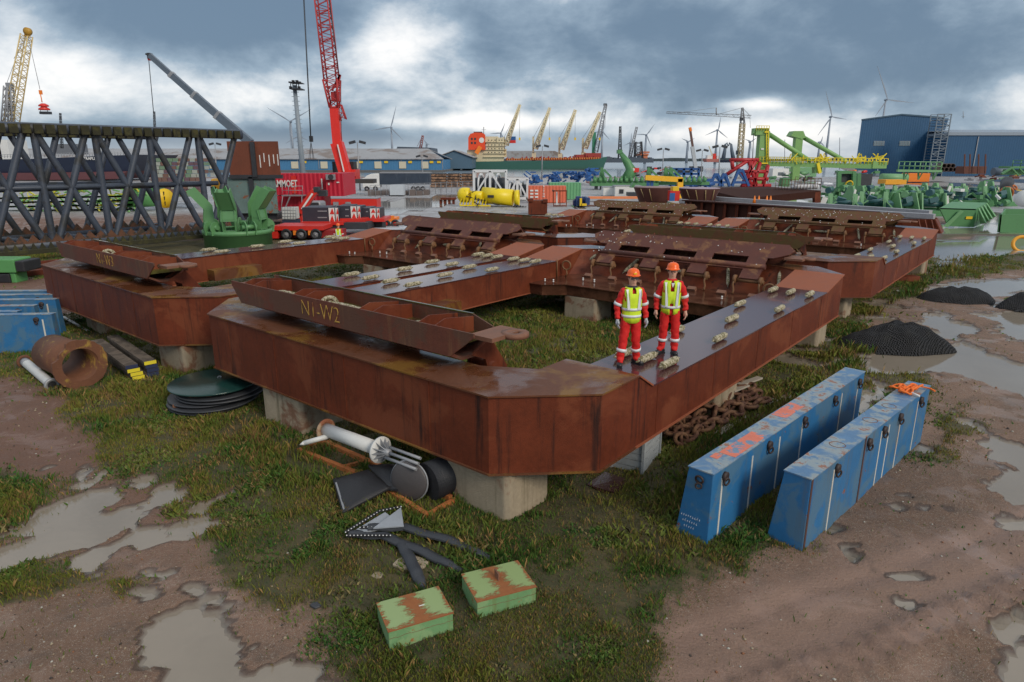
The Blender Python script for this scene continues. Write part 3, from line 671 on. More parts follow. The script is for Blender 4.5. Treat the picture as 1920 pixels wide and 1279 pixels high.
# ------------------------------------------------------------------ blue ballast beams
BTOP = mat('worn_blue_top', (.09, .19, .33), .5, 0, .25, 2., rust=.42, rcol=(.2, .1, .07), rscale=2.6, color2=(.26, .31, .33), c2amt=.6, c2scale=2.6)
BSIDE = mat('blue_side', (.025, .15, .34), .5, 0, .2, 1.2, streak=.9, scol=(.10, .12, .13), bump=.12, bscale=14, rust=.24, rscale=3.2, color2=(.07, .17, .28), c2amt=.55, c2scale=1.3)
PINK = mat('salmon_paint', (.66, .18, .11), .6, 0, .25, 4., rust=.5, rcol=(.11, .17, .24), rscale=4.)
STRIPE = mat('rusty_white_stripe', (.62, .60, .54), .6, 0, .1, 3., streak=.9, scol=(.5, .23, .07))
HB = 1.25
def ballast(name_lab, Ar, Br, wt=.40, flare=.16, shack=(), stripes=(), pads=(), pinks=(), rings=(), group=None, seams=()):
    Ar = Vector(Ar); Br = Vector(Br); d = (Br-Ar); L = d.length; d.normalize(); lf = Vector((-d.y, d.x, 0))
    base = Vector((Ar.x, Ar.y, 0)); rz = math.atan2(d.y, d.x)
    t = thing('ballast_beam', name_lab, 'ballast beam', base, rz, group)
    b = MB(); b.prism([(0, 0), (wt+flare, 0), (wt, HB-.02), (0, HB-.02)], 0, L, 'x'); b.build('beam_body', BSIDE, t, bevel=.012)
    b = MB(); b.bb(-.012, L+.012, -.012, wt+.012, HB-.018, HB); b.build('top_plate', BTOP, t)
    for s in stripes:
        b = MB(); b.bb(s-.022, s+.022, -.006, 0, .01, HB-.16); b.build('white_stripe', STRIPE, t)
    for s in seams:
        b = MB(); b.bb(s-.03, s+.03, -.008, .0, 0, HB-.03); b.build('seam_strip', mat('dark_rust_strip', (.09, .04, .03), .7), t)
    for s in shack:
        b = MB(); b.lathe([(.02, -.03), (.075, -.03), (.075, .03), (.02, .03)], 14, (s, -.02, HB-.16), (0, 1, 0)); b.ring((s, -.05, HB-.24), .055, .016, (.3, 1, 0), 12, 6)
        b.build('shackle', mat('shackle_dark', (.035, .022, .02), .6), t)
    for (s0, s1, y0, y1) in pinks:
        b = MB(); b.bb(s0, s1, y0, y1, HB, HB+.004); b.build('paint_patch', PINK, t)
    for s in rings:
        b = MB(); b.ring((s, wt/2, HB+.001), .12, .006, (0, 0, 1), 20, 5); b.build('weld_ring', mat('worn_rust', (.19, .085, .05), .7), t)
    return t, d, L
A1, B1 = P(1337.7, 889, HB), P(1622, 696, HB); A2, B2 = P(1522, 898, HB), P(1744.7, 722.8, HB)
def along(A, B, px):
    best, bs = 1e9, 0
    for k in range(400):
        s = k/399.; q = A.lerp(B, s); v = q-Vector((0, 0, CH)); fw = v.y*math.cos(PITCH)-v.z*math.sin(PITCH); e = abs(CX+F*v.x/fw-px)
        if e < best: best, bs = e, s
    return bs*(B-A).length
c7 = lambda x: 1040+x/2.526
bt1, d1, L1 = ballast('blue ballast beam with pink paint patches on top, nearer the rusty frame', A1, B1,
    shack=[along(A1, B1, c7(x)) for x in (806, 1018, 1185, 1330, 1446)], stripes=[along(A1, B1, c7(x)) for x in (800, 943, 1072, 1181, 1366, 1443)],
    pinks=[(.75, 1.9, .03, .3), (2.9, 3.75, .12, .39), (.5, .7, .2, .33)], seams=(), group='blue ballast beams in the yard')
bt2, d2, L2 = ballast('blue ballast beam with an orange sling lying on its far end', A2, B2,
    shack=[along(A2, B2, c7(x)) for x in (1340, 1492, 1564, 1640, 1738)], stripes=[along(A2, B2, c7(x)) for x in (1331, 1556, 1593, 1648, 1728)],
    rings=(1.5, 3.0, 4.0), seams=(.04, 2.22), group='blue ballast beams in the yard')
# chalk marks and shackle on the near end of the first beam
b = MB(); b.ring((-.03, .2, HB-.15), .06, .018, (1, 0, .2), 12, 6); b.ring((-.04, .2, HB-.25), .045, .014, (1, .5, 0), 12, 6); b.build('shackle', MATS['shackle_dark'], bt1)
CHALK = mat('chalk', (.6, .65, .7), .8)
b = MB(); q_ = random.Random(3)
for r_ in range(3):
    for i in range(9-r_*2):
        y = .47-i*.038-r_*.03; z = .42-r_*.09; b.beam((-.004, y, z), (-.004, y-.02, z+.03*q_.uniform(-1, 1)+.01), .005, .005); b.beam((-.004, y-.01, z-.015), (-.004, y-.012, z+.02), .004, .004)
b.build('chalk_marks', CHALK, bt1)
# left-hand beams
for i, (px, py, cut, lab) in enumerate(((96, 589, 2.6, 'blue ballast beam at the left edge, nearest the rusty open pipe'), (31, 584, 2.6, 'blue ballast beam at the left edge with the shortest visible top, second from the pipe'),
        (63, 573, 2.6, 'blue ballast beam at the left edge, third from the rusty pipe'), (103, 561, 2.6, 'blue ballast beam at the left edge with a dark shackle, fourth from the pipe'),
        (98, 552, 2.6, 'blue ballast beam at the left edge, fifth from the rusty pipe'), (96, 545, 2.6, 'blue ballast beam at the left edge, farthest from the rusty pipe'))):
    B_ = P(px, py, HB); A_ = B_+Vector((-1, -.07, 0)).normalized()*6.0
    ballast(lab, A_, B_, wt=.22, flare=.1, shack=(5.55,) if i in (0, 3) else (5.5,), stripes=(5.72,) if i in (0, 3) else (), group='blue ballast beams in the yard')
# orange sling
t = thing('lifting_sling', 'orange webbing sling heaped on the far end of a blue beam', 'sling', A2+d2*(L2-.75)+Vector((-d2.y, d2.x, 0))*.2+Vector((0, 0, 0)), 0)
b = MB(); q_ = random.Random(11)
for k in range(9):
    cx, cy = q_.uniform(-.22, .25), q_.uniform(-.16, .16); r = q_.uniform(.08, .17); ph = q_.uniform(0, 6)
    pts = [(cx+r*(1+.3*math.sin(2*a_+ph))*math.cos(a_), cy+r*.8*math.sin(a_+ph*.2), .03+.05*(1+math.sin(a_*2+ph))*.7) for a_ in np.linspace(0, 2*PI, 15)[:-1]]
    b.path(pts, .02, 6, True)
b.path([(.1, .1, .04), (.3, .18, .06), (.5, .1, .03), (.52, -.02, .02)], .018, 6); b.build('webbing', mat('orange_webbing', (.85, .17, .015), .6, bump=.4, bscale=120), t)
b = MB(); b.tube((-.05, -.2, .05), (.02, -.34, .03), .02); b.build('tag', WHITE, t)

# ------------------------------------------------------------------ black net heaps
def heap(lab, cxp, cyp, rx, ry, h, rz, seed, ring=None):
    c = P(cxp, cyp, 0); t = thing('net_heap', lab, 'net heap', c, rz, 'black net covered heaps in the yard')
    n, m = 96, 40; b = MB(); q_ = np.random.default_rng(seed); ph = q_.uniform(0, 6, 8)
    ids = []
    for k in range(m+1):
        rr = k/m; row = []
        for i in range(n):
            a = 2*PI*i/n; R_ = 1+.10*math.sin(a*2+ph[0])+.06*math.sin(a*3+ph[1])+.03*math.sin(a*7+ph[2])
            x = rx*rr*R_*math.cos(a); y = ry*rr*R_*math.sin(a)
            z = h*(1-rr**2.1)**.85*(1+.10*math.sin(x*2.4+ph[3])+.08*math.sin(y*3+ph[4])+.05*math.sin(x*6+y*5+ph[6])+.035*math.sin(x*11-y*8+ph[1])+.03*math.sin(y*15+x*3)) if rr < 1 else 0
            crease = abs(math.sin(a*3.5+ph[5]+rr*1.5)); z += .035*(crease**6)*min(1, rr*3)*(1-rr); z += .02*math.sin(a*23+rr*14)*rr*(1-rr)+.05*math.sin(x*3.1+ph[7])*math.sin(y*4.3+ph[6])*(1-rr)+q_.uniform(-.006, .006)
            row.append(b.pt((x, y, z-.02 if rr == 1 else z)))
        ids.append(row)
    for k in range(m):
        for i in range(n): j = (i+1) % n; b.face((ids[k][i], ids[k+1][i], ids[k+1][j], ids[k][j]), True)
    b.build('net_cover', NETM, t)
    if ring: b = MB(); b.ring(ring, .10, .03, (-.2, -1, .5), 18, 8); b.ring((ring[0]+.02, ring[1]+.03, ring[2]-.12), .08, .03, (1, 0, .3), 14, 6); b.build('steel_ring', mat('worn_rust', (.19, .085, .05), .7), t)
    return t
def net_mat():
    m = bpy.data.materials.new('black_net'); m.use_nodes = True; t = NT(m.node_tree); b_ = t.n['Principled BSDF']
    tc = t.node('ShaderNodeTexCoord').outputs['Object']; sp = t.node('ShaderNodeSeparateXYZ', ins={0: tc}).outputs
    wn = t.math('MULTIPLY', t.noise(tc, 1.5, 4, .5), 34.)
    a = t.math('SINE', t.math('ADD', t.math('MULTIPLY', t.math('ADD', sp[0], sp[1]), 85.), wn)); c = t.math('SINE', t.math('ADD', t.math('MULTIPLY', t.math('SUBTRACT', sp[0], sp[1]), 85.), wn))
    h = t.math('MAXIMUM', a, c); col = t.mix(t.ramp(h, .2, 1.), (.002, .002, .002), (.065, .065, .07))
    col = t.mix(t.math('MULTIPLY', t.ramp(t.noise(tc, 2.5, 5, .6), .5, .75), .5), col, (.07, .068, .06))
    t.l.new(col, b_.inputs['Base Color']); b_.inputs['Roughness'].default_value = .75; b_.inputs['Specular IOR Level'].default_value = .25
    bn = t.node('ShaderNodeBump', ins={'Distance': .04, 'Height': t.math('ADD', h, t.math('MULTIPLY', t.noise(tc, 9, 6, .65), 5.)), 'Strength': 1.0}); t.l.new(bn.outputs[0], b_.inputs['Normal'])
    return m
NETM = net_mat()
heap('black net heap with a rusty ring, nearest the blue beams', 1676, 648, 1.9, 1.08, .72, -.1, 4, (-.0, -.38, .60))
heap('long low black net heap touching another at the right edge', 1796, 564, 1.42, 1.0, .62, .05, 8)
heap('black net heap cut off by the right edge', 1925, 577, 1.1, .9, .55, .3, 12)
# ------------------------------------------------------------------ things lying round the nearest frame
PALE = mat('pale_green_paint', (.17, .33, .15), .45, 0, .1, 2., streak=.8, scol=(.17, .19, .06), rust=.3, rcol=(.22, .10, .03), rscale=6., bump=.3, bscale=14, color2=(.24, .38, .18), c2amt=.5, c2scale=3.)
def green_mat():
    m = bpy.data.materials.new('flaking_green_top'); m.use_nodes = True; t = NT(m.node_tree); b_ = t.n['Principled BSDF']
    tc = t.node('ShaderNodeTexCoord').outputs['Object']; sp = t.node('ShaderNodeSeparateXYZ', ins={0: tc}).outputs
    n = t.noise(t.scale(tc, 1.6, 5, 1), 2.6, 9, .75, .5); mid = t.math('MINIMUM', t.math('MULTIPLY', t.math('ABSOLUTE', sp[0]), 1.5), t.math('ADD', t.math('MULTIPLY', t.math('SUBTRACT', .40, t.math('ABSOLUTE', sp[0])), 2.6), .13)); mid = t.math('MINIMUM', mid, t.math('ADD', t.math('MULTIPLY', t.math('ADD', sp[1], .28), 2.2), .06))
    f0 = t.ramp(t.math('ADD', t.math('SUBTRACT', t.math('ADD', n, .14), mid), t.math('MULTIPLY', t.math('SUBTRACT', t.noise(t.scale(tc, 1, 4, 1), 22, 5, .7), .5), .35)), .44, .53)
    f = f0
    c = t.mix(f, (.27, .36, .15), t.mix(t.noise(tc, 12, 4, .6), (.20, .065, .02), (.36, .13, .04)))
    t.l.new(c, b_.inputs['Base Color']); t.l.new(t.ramp(f, 0, 1, .35, .85), b_.inputs['Roughness'])
    bn = t.node('ShaderNodeBump', ins={'Distance': .01, 'Height': f, 'Strength': .6}); t.l.new(bn.outputs[0], b_.inputs['Normal']); return m
GTOP = green_mat()
def green_box(lab, tl, tr, br, bl, z0):
    c = [P(*q, z0) for q in (tl, tr, br, bl)]; cen = sum(c, Vector())/4; ax = ((c[1]+c[2])-(c[0]+c[3])).normalized(); rz = math.atan2(ax.y, ax.x)
    lx = ((c[1]-c[0]).length+(c[2]-c[3]).length)/2; ly = ((c[3]-c[0]).length+(c[2]-c[1]).length)/2
    t = thing('steel_weight', lab, 'steel weight', (cen.x, cen.y, 0), rz, 'pale green steel weights in the grass')
    b = MB(); b.bb(-lx/2, lx/2, -ly/2, ly/2, .0, z0-.012); b.build('weight_body', PALE, t, bevel=.008)
    b = MB(); b.bb(-lx/2-.008, lx/2+.008, -ly/2-.008, ly/2+.008, z0-.012, z0); b.build('top_plate', GTOP, t)
    b = MB(); q_ = random.Random(lx)
    for z in (.2,):
        for k in range(9): b.beam((-lx/2+lx*k/9, -ly/2-.001, z+q_.uniform(-.008, .008)), (-lx/2+lx*(k+1)/9, -ly/2-.001, z+q_.uniform(-.008, .008)), .004, .004)
    b.build('weld_seam', mat('worn_rust', (.19, .085, .05), .7), t)
    return t, lx, ly
g1, lx, ly = green_box('pale green steel weight with rust band on top, nearest the camera', (707, 1130.7), (823, 1099), (847.4, 1149), (728, 1184.4), .31)
b = MB(); b.bb(.06, .13, .0, .012, .31, .314); b.build('white_mark', WHITE, g1)
g2, lx, ly = green_box('pale green steel weight with upright rusty lug on top, beside the black straps', (868.5, 1076), (971.4, 1050.6), (1004, 1100), (892, 1128.7), .31)
b = MB(); b.box((0, .05, .36), (.02, .14, .1)); b.build('lug', mat('worn_rust', (.19, .085, .05), .7), g2)

# slab stones
for i, (px, py, s, lab) in enumerate(((770, 1062, .22, 'flat tan stone under the black straps'), (708, 1085, .1, 'small tan stone in the grass above the nearest green weight'), (592, 1140, .07, 'small dark stone in the grass left of the green weights'))):
    b = MB(); n = 9; q_ = random.Random(i); b.prism([(s*(1+.3*q_.uniform(-1, 1))*math.cos(2*PI*k/n), s*.8*(1+.3*q_.uniform(-1, 1))*math.sin(2*PI*k/n)) for k in range(n)], -.05, .05+s*.15)
    o = b.build('stone', CONC if i < 2 else DKG, bevel=.015); o.location = P(px, py, 0); props(o, lab, 'stone')

# white mast on a timber cradle
MW = mat('dirty_white_paint', (.62, .62, .60), .5, 0, .08, 2., rust=.16, rscale=4., rcol=(.28, .14, .05))
OR = mat('orange_rusty_steel', (.40, .13, .035), .8, 0, .35, 4., bump=.4)
c0 = P(612, 806, .78); c1 = P(712, 843, .78)
t = thing('pipe_mast', 'white flanged pipe mast with webbed grey collar lying beneath the nearest frame', 'mast', (c0.x, c0.y, 0), 0)
b = MB(); b.tube(c0, c1, .125, n=24); b.build('pipe', MW, t, world=True)
dv = (c1-c0).normalized()
b = MB(); b.lathe([(.12, 0), (.21, 0), (.21, .03), (.12, .03)], 24, c0-dv*.03, dv, closed=True); 
for k in range(12):
    pass
b.build('end_flange', mat('rusty_flange', (.35, .24, .15), .7, rust=.5), t, world=True)
b = MB(); b.lathe([(.12, 0), (.24, 0), (.24, .035), (.12, .035)], 28, c1, dv); b.build('collar_flange', MW, t, world=True)
b = MB(); q3 = dv.to_track_quat('Z', 'Y').to_matrix(); b.lathe([(.075, .03), (.065, .25), (.0, .25)], 18, c1, dv)
for k in range(12):
    a = 2*PI*k/12; e = q3 @ Vector((math.cos(a), math.sin(a), 0)); b.slab([c1+dv*.035+e*.07, c1+dv*.035+e*.22, c1+dv*.2+e*.07], (q3 @ Vector((-math.sin(a), math.cos(a), 0)))*.01)
b.build('collar_web', GRY, t, world=True)
b = MB(); e0 = c0+dv*.2; b.tube(e0+Vector((-.1, 0, -.08)), P(570, 831, .62), .05, .045, 12); b.tube(P(570, 831, .62), P(562, 834, .6), .045, .005, 12); b.build('side_spout', MW, t, world=True)
for k in (-1, 0, 1):
    b = MB(); off = Vector((0, 0, .07*k))+Vector((.03*k, .06*k, 0)); b.tube(c1+dv*.2+off, c1+dv*.95+off, .028, n=8); b.build('tie_rod', GRY, t, world=True)
t = thing('cradle_frame', 'orange rusty steel cradle on the grass beneath the white pipe mast', 'cradle', (c0.x, c0.y, 0), 0)
def pl(a, b_, z, w=.075, h=.085): x = MB(); x.beam(P(*a, z), P(*b_, z), w, h); return x
for a, b_ in (((560, 845), (690, 898)), ((600, 826), (845, 935)), ((690, 898), (800, 968))): pl(a, b_, .1, .09, .11).build('long_rail', OR, t, world=True)
for a, b_ in (((562, 845), (604, 828)), ((640, 878), (700, 862)), ((800, 968), (852, 938)), ((740, 925), (800, 905))): pl(a, b_, .085, .07, .09).build('cross_rail', OR, t, world=True)
# dish and rubber
c = P(766, 902, .42); ax = Vector((-.35, -.93, .12)).normalized()
t = thing('domed_end_cap', 'dark grey domed end cap with pale rim standing against black rubber', 'end cap', (c.x, c.y, 0), 0)
b = MB(); b.lathe([(0, .07), (.12, .065), (.24, .045), (.32, .015), (.345, 0), (.345, -.05), (.30, -.05)], 36, c, ax); b.build('dome', mat('scuffed_charcoal', (.07, .062, .062), .5, 0, .15, 3.), t, world=True)
b = MB(); b.ring(c-ax*.03, .35, .016, ax, 36, 6); b.build('rim', GRY, t, world=True)
b = MB(); c2 = P(830, 880, .45)
b.tube(P(800, 905, .38), P(905, 862, .38), .34, n=28); o = b.build('rubber_drum', BLACK); props(o, 'large black rubber drum in shadow beneath the near corner of the frame', 'drum')
def sheet(name, corners, zs, m, lab, cat, thick=.03, nx=10, ny=10, bulge=0., rough=0., seed=1, parent=None):
    q_ = np.random.default_rng(seed); C4 = [P(px, py, z) for (px, py), z in zip(corners, zs)]; b = MB(); top = []; bot = []
    for j in range(ny+1):
        for i in range(nx+1):
            u, v = i/nx, j/ny; p = (C4[0]*(1-u)+C4[1]*u)*(1-v)+(C4[3]*(1-u)+C4[2]*u)*v
            p = p+Vector((0, 0, bulge*math.sin(PI*u)*math.sin(PI*v)+rough*(q_.random()-.5))); top.append(b.pt(p)); bot.append(b.pt(p-Vector((0, 0, thick))))
    g = lambda L, i, j: L[j*(nx+1)+i]
    for j in range(ny):
        for i in range(nx):
            b.face((g(top, i, j+1), g(top, i+1, j+1), g(top, i+1, j), g(top, i, j)), True); b.face((g(bot, i, j), g(bot, i+1, j), g(bot, i+1, j+1), g(bot, i, j+1)), True)
    for i in range(nx): b.face((g(top, i, 0), g(top, i+1, 0), g(bot, i+1, 0), g(bot, i, 0))); b.face((g(top, i+1, ny), g(top, i, ny), g(bot, i, ny), g(bot, i+1, ny)))
    for j in range(ny): b.face((g(top, 0, j+1), g(top, 0, j), g(bot, 0, j), g(bot, 0, j+1))); b.face((g(top, nx, j), g(top, nx, j+1), g(bot, nx, j+1), g(bot, nx, j)))
    o = b.build(name, m, parent, world=parent is not None)
    if lab: props(o, lab, cat)
    return o, C4
t = thing('rubber_apron', 'black rubber apron with studded edge lying bent across the orange cradle', 'rubber apron', P(690, 940, 0), 0)
sheet('apron_sheet', [(624, 898), (690, 880), (735, 912), (642, 962)], [.22, .36, .28, .12], BLACK, None, None, .03, bulge=.12, rough=.008, parent=t)
b = MB(); a_, b_ = P(630, 905, .24), P(645, 955, .14); b.beam(a_, b_, .03, .01); 
b.build('clamp_bar', GRY, t, world=True)
sheet('rubber_mat', [(690, 872), (752, 868), (792, 920), (720, 915)], [.34, .42, .3, .25], BLACK, 'crumpled black rubber mat between the apron and the domed end cap', 'rubber mat', .03, bulge=.15, rough=.03, seed=5)
# studded triangular skirt and straps
GALV = mat('galvanised_plate', (.42, .45, .49), .45, .3, .12, 6.)
t = thing('studded_skirt', 'grey galvanised triangular plates edged with white studs, black straps trailing in the grass', 'skirt plate', P(700, 990, 0), 0)
for tri, z in ((((654, 1001), (722, 960), (756, 986)), .19), (((700, 990), (752, 951), (757, 986)), .24)):
    b = MB(); b.slab([P(x, y, z) for x, y in tri], (0, 0, -.02)); b.build('triangle_plate', GALV, t, world=True)
b = MB()
for a_, b_ in (((648, 998), (712, 958)), ((712, 958), (752, 950)), ((650, 1004), (732, 1004)), ((675, 989), (755, 986))): b.beam(P(*a_, .21), P(*b_, .21), .055, .02)
b.build('edge_strip', BLACK, t, world=True)
for a_, b_, n in (((648, 998), (712, 958), 12), ((712, 958), (752, 950), 6), ((650, 1004), (732, 1004), 12), ((675, 989), (755, 986), 11)):
    for k in range(n+1): p = P(a_[0]+(b_[0]-a_[0])*k/n, a_[1]+(b_[1]-a_[1])*k/n, .222); b = MB(); b.sphere(p, .011, 6, 4); b.build('stud', WHITE, t, world=True)
STRAP = mat('dark_fabric_strap', (.045, .05, .06), .6, 0, .2, 12., bump=.5, bscale=160)
for k, pts in enumerate((((690, 992, .17), (760, 992, .12), (850, 1018, .1), (926, 1054, .05)), ((655, 1004, .14), (720, 1008, .12), (800, 1040, .1), (866, 1074, .05)), ((752, 1020, .1), (768, 1050, .1), (782, 1080, .1), (794, 1106, .03)))):
    b = MB(); pr = [P(*p) for p in pts]; fine = []
    for i in range(len(pr)-1):
        for s in range(6): fine.append(pr[i].lerp(pr[i+1], s/6))
    fine.append(pr[-1]); L_ = []; 
    for i, p in enumerate(fine):
        d = (fine[min(i+1, len(fine)-1)]-fine[max(i-1, 0)]).normalized(); sd_ = Vector((-d.y, d.x, 0)); w = .085*(1-.6*max(0, (i-len(fine)+5)/5)); z = Vector((0, 0, .045+.012*math.sin(i*1.3)))
        L_.append((b.pt(p+sd_*w+z), b.pt(p+z+Vector((0, 0, .025))), b.pt(p-sd_*w+z), b.pt(p-sd_*w+z-Vector((0, 0, .03))), b.pt(p+sd_*w+z-Vector((0, 0, .03)))))
    for i in range(len(L_)-1):
        A, B = L_[i], L_[i+1]
        for j in range(5): k2 = (j+1) % 5; b.face((A[j], B[j], B[k2], A[k2]), j < 2)
    b.face(L_[-1]); b.build('strap', STRAP, t, world=True)

# rusty open pipe and white pipe
RP = mat('pipe_rust', (.15, .06, .03), .8, 0, .35, 3., bump=.5, bscale=25, color2=(.35, .22, .04), c2amt=.22, c2scale=1.6)
c = P(150, 683, .66); ax = Vector((-.80, .60, 0)).normalized()
t = thing('open_pipe', 'wide rusty open pipe with torn flange and yellow scrawl, lying on the grass', 'pipe', (c.x, c.y, 0), 0)
b = MB(); b.lathe([(.50, 0), (.50, 1.75), (.42, 1.75), (.42, 0)], 40, c, ax, closed=True); b.build('pipe_wall', RP, t, world=True)
b = MB(); n = 48; q_ = random.Random(5); q3 = ax.to_track_quat('Z', 'Y').to_matrix(); A = []; B = []; C_ = []; D = []
for i in range(n):
    a = 2*PI*i/n; e = q3 @ Vector((math.cos(a), math.sin(a), 0)); r = .66*(1-.05*q_.random())
    if e.x < -.25 and e.z > .35: r = .52+.04*q_.random()
    A.append(b.pt(c+e*r-ax*.05)); B.append(b.pt(c+e*.42-ax*.05)); C_.append(b.pt(c+e*r+ax*.04)); D.append(b.pt(c+e*.42+ax*.04))
for i in range(n): j = (i+1) % n; b.face((B[i], B[j], A[j], A[i])); b.face((A[i], A[j], C_[j], C_[i])); b.face((C_[i], C_[j], D[j], D[i]))
b.build('torn_flange', RP, t, world=True)
c0 = P(46, 678, .2); c1 = P(98, 722, .16)
t = thing('pipe', 'white pipe with grey end flange beside the rusty open pipe', 'pipe', (c0.x, c0.y, 0), 0)
dv = (c1-c0).normalized()
b = MB(); b.tube(c0+dv*.35, c1, .12, n=20, caps=False); b.build('pipe_wall', MW, t, world=True); b = MB(); b.tube(c0, c0+dv*.35, .122, n=20); b.build('bare_end', GRY, t, world=True)
b = MB(); b.lathe([(.10, -.02), (.18, -.02), (.18, .02), (.10, .02)], 24, c1, dv, closed=True); b.build('flange', GRY, t, world=True)
b = MB(); b.lathe([(.10, -.02), (.19, -.02), (.19, .02), (.10, .02)], 24, c0, dv, closed=True); b.build('rusty_flange', RP, t, world=True)
b = MB(); b.lathe([(.001, -.005), (.10, -.005)], 24, c1, dv); b.build('bore_shade', BLACK, t, world=True)  # black disc across the mouth stands in for the shade inside the pipe

# timber stack
WOOD = mat('weathered_timber', (.15, .115, .085), .85, 0, .3, 3., streak=0, bump=.6, bscale=40, color2=(.08, .06, .045), c2amt=.6, c2scale=2.)
YE = mat('yellow_end_paint', (.75, .62, .03), .6); NE = mat('navy_end_paint', (.02, .03, .08), .6)
dirp = (P(165, 612, .45)-P(250, 672, .45)); dirp.z = 0; dirp.normalize(); sid = Vector((dirp.y, -dirp.x, 0))
if sid.x < 0: sid = -sid
e0 = P(262, 720, .0); cols = [('Y', 'Y', 'Y', 'Y', 'N'), ('N', 'N', 'Y', 'N', 'Y')]
cols = [(('Y', .06), ('Y', .0), ('Y', -.03), ('Y', -.09), ('N', -.12)), (('N', .06), ('N', .0), ('N', .02), ('N', .0), ('Y', -.02))]
ordn = ['bottom', 'second', 'third', 'fourth', 'top']
for ci in (0, 1):
    for k in range(5):
        m, j = cols[ci][k]; p = e0+sid*(.0+ci*.36)+dirp*(ci*.06)-dirp*(j*.0)+sid*j; z0 = .02+k*.108
        t = thing('plank', '%s plank of the %s column of the timber stack, its end painted %s' % (ordn[k], ('left', 'right')[ci], 'yellow' if m == 'Y' else 'navy blue'), 'plank', (p.x, p.y, z0), math.atan2(dirp.y, dirp.x), 'planks stacked beside the rusty open pipe')
        b = MB(); b.bb(.0, 3.6+.15*math.sin(k*3+ci), -.15, .15, 0, .10); b.build('board', WOOD, t, bevel=.008)
        b = MB(); b.bb(-.006, .004, -.147, .147, .004, .096); b.build('painted_end', YE if m == 'Y' else NE, t)

# stack of dark discs
GD = mat('dark_green_glaze', (.012, .045, .04), .16, 0, .2, 2.); q_ = random.Random(4)
for k in range(6):
    c = P(394, 716, .58); r = 1.02 if k in (1, 3, 5) else .95; z = .1+k*.082
    off = Vector((0.02*k-.0+(0 if k == 5 else q_.uniform(-.06, .2)), q_.uniform(-.08, .08) if k < 5 else 0, 0))
    if k == 5: z += .05
    t = thing('disc', ('top disc of the dark stack, glossy dark green with a ring bolt' if k == 5 else '%s disc from the bottom of the dark disc stack, mostly hidden' % ['lowest', 'second', 'third', 'fourth', 'fifth'][k]), 'disc', (c.x+off.x, c.y+off.y, z), 0, 'dark discs stacked by the left frame')
    b = MB(); b.lathe([(0, 0), (r*.97, 0), (r, .012), (r, .035), (r*.98, .048), (0, .05)], 48); b.build('disc_plate', GD if k == 5 else DKG, t)
    if k == 5: b = MB(); b.ring((0.02, .25, .052), .04, .012, (0, -.4, 1), 14, 6); b.build('ring_bolt', GRY, t)
for k, (x, y, z) in enumerate(((-.5, -.62, .05), (.35, -.72, .05), (.1, -.75, .52), (-.3, -.72, .27))):
    c = P(394, 716, .58); c.z = 0; b = MB(); b.box((0, 0, 0), (.5 if k else .9, .1, .07)); o = b.build('wooden_batten', mat('reddish_timber', (.2, .09, .05), .8), bevel=.005)
    o.location = c+Vector((x, y, z)); o.rotation_euler = (0, 0, .15*k-.2); props(o, ['long wooden batten under the left of the disc stack', 'wooden batten under the right of the disc stack', 'small wooden batten between the upper discs', 'small wooden batten between the middle discs'][k], 'batten')

# grey slatted crate, rusty plate
GW = mat('grey_painted_boards', (.34, .36, .37), .75, 0, .12, 3., bump=.4, bscale=30)
c = P(1204, 897, 0); t = thing('slatted_crate', 'light grey slatted wooden crate beneath the right side of the nearest frame', 'crate', c, R(60))
# local x runs away along the beam, y to the left
for k in range(5):
    z = .06+k*.135
    b = MB(); b.bb(-.0, .022, .02, .62, z, z+.125); b.build('slat', GW, t)
    b = MB(); b.bb(0.03, .98, -.0, .022, z, z+.115); b.build('slat', GW, t)
    b = MB(); b.bb(0.03, .98, .60, .62, z, z+.115); b.build('slat', GW, t)
for x, y in ((0, 0), (.98, 0), (0, .62), (.98, .62)): b = MB(); b.box((x, y, .38), (.06, .05, .76)); b.build('corner_post', GW, t)
b = MB(); b.slab([(.03, -.006, .06), (.1, -.006, .06), (.98, -.006, .64), (.98, -.006, .72), (.9, -.006, .72), (.03, -.006, .14)], (0, .02, 0)); b.build('brace', GW, t)
t = thing('rusty_plate', 'thin dark rusty plates on timber battens left of the slatted crate', 'plate', P(1140, 915, 0), R(50))
for k in range(2): b = MB(); b.slab([(-.35+k*.1, -.3, .05+.05*k), (.3, -.25+.1*k, .08+.04*k), (.32, .28, .1), (-.3, .25-.1*k, .1)], (0, 0, .012)); b.build('sheet_plate', mat('dark_wet_rust', (.07, .03, .025), .25), t)
for k in (-1, 1): b = MB(); b.box((0, .3*k, .03), (.9, .08, .06), rot=(0, 0, .1*k)); b.build('batten', mat('dark_timber', (.06, .045, .04), .8), t)

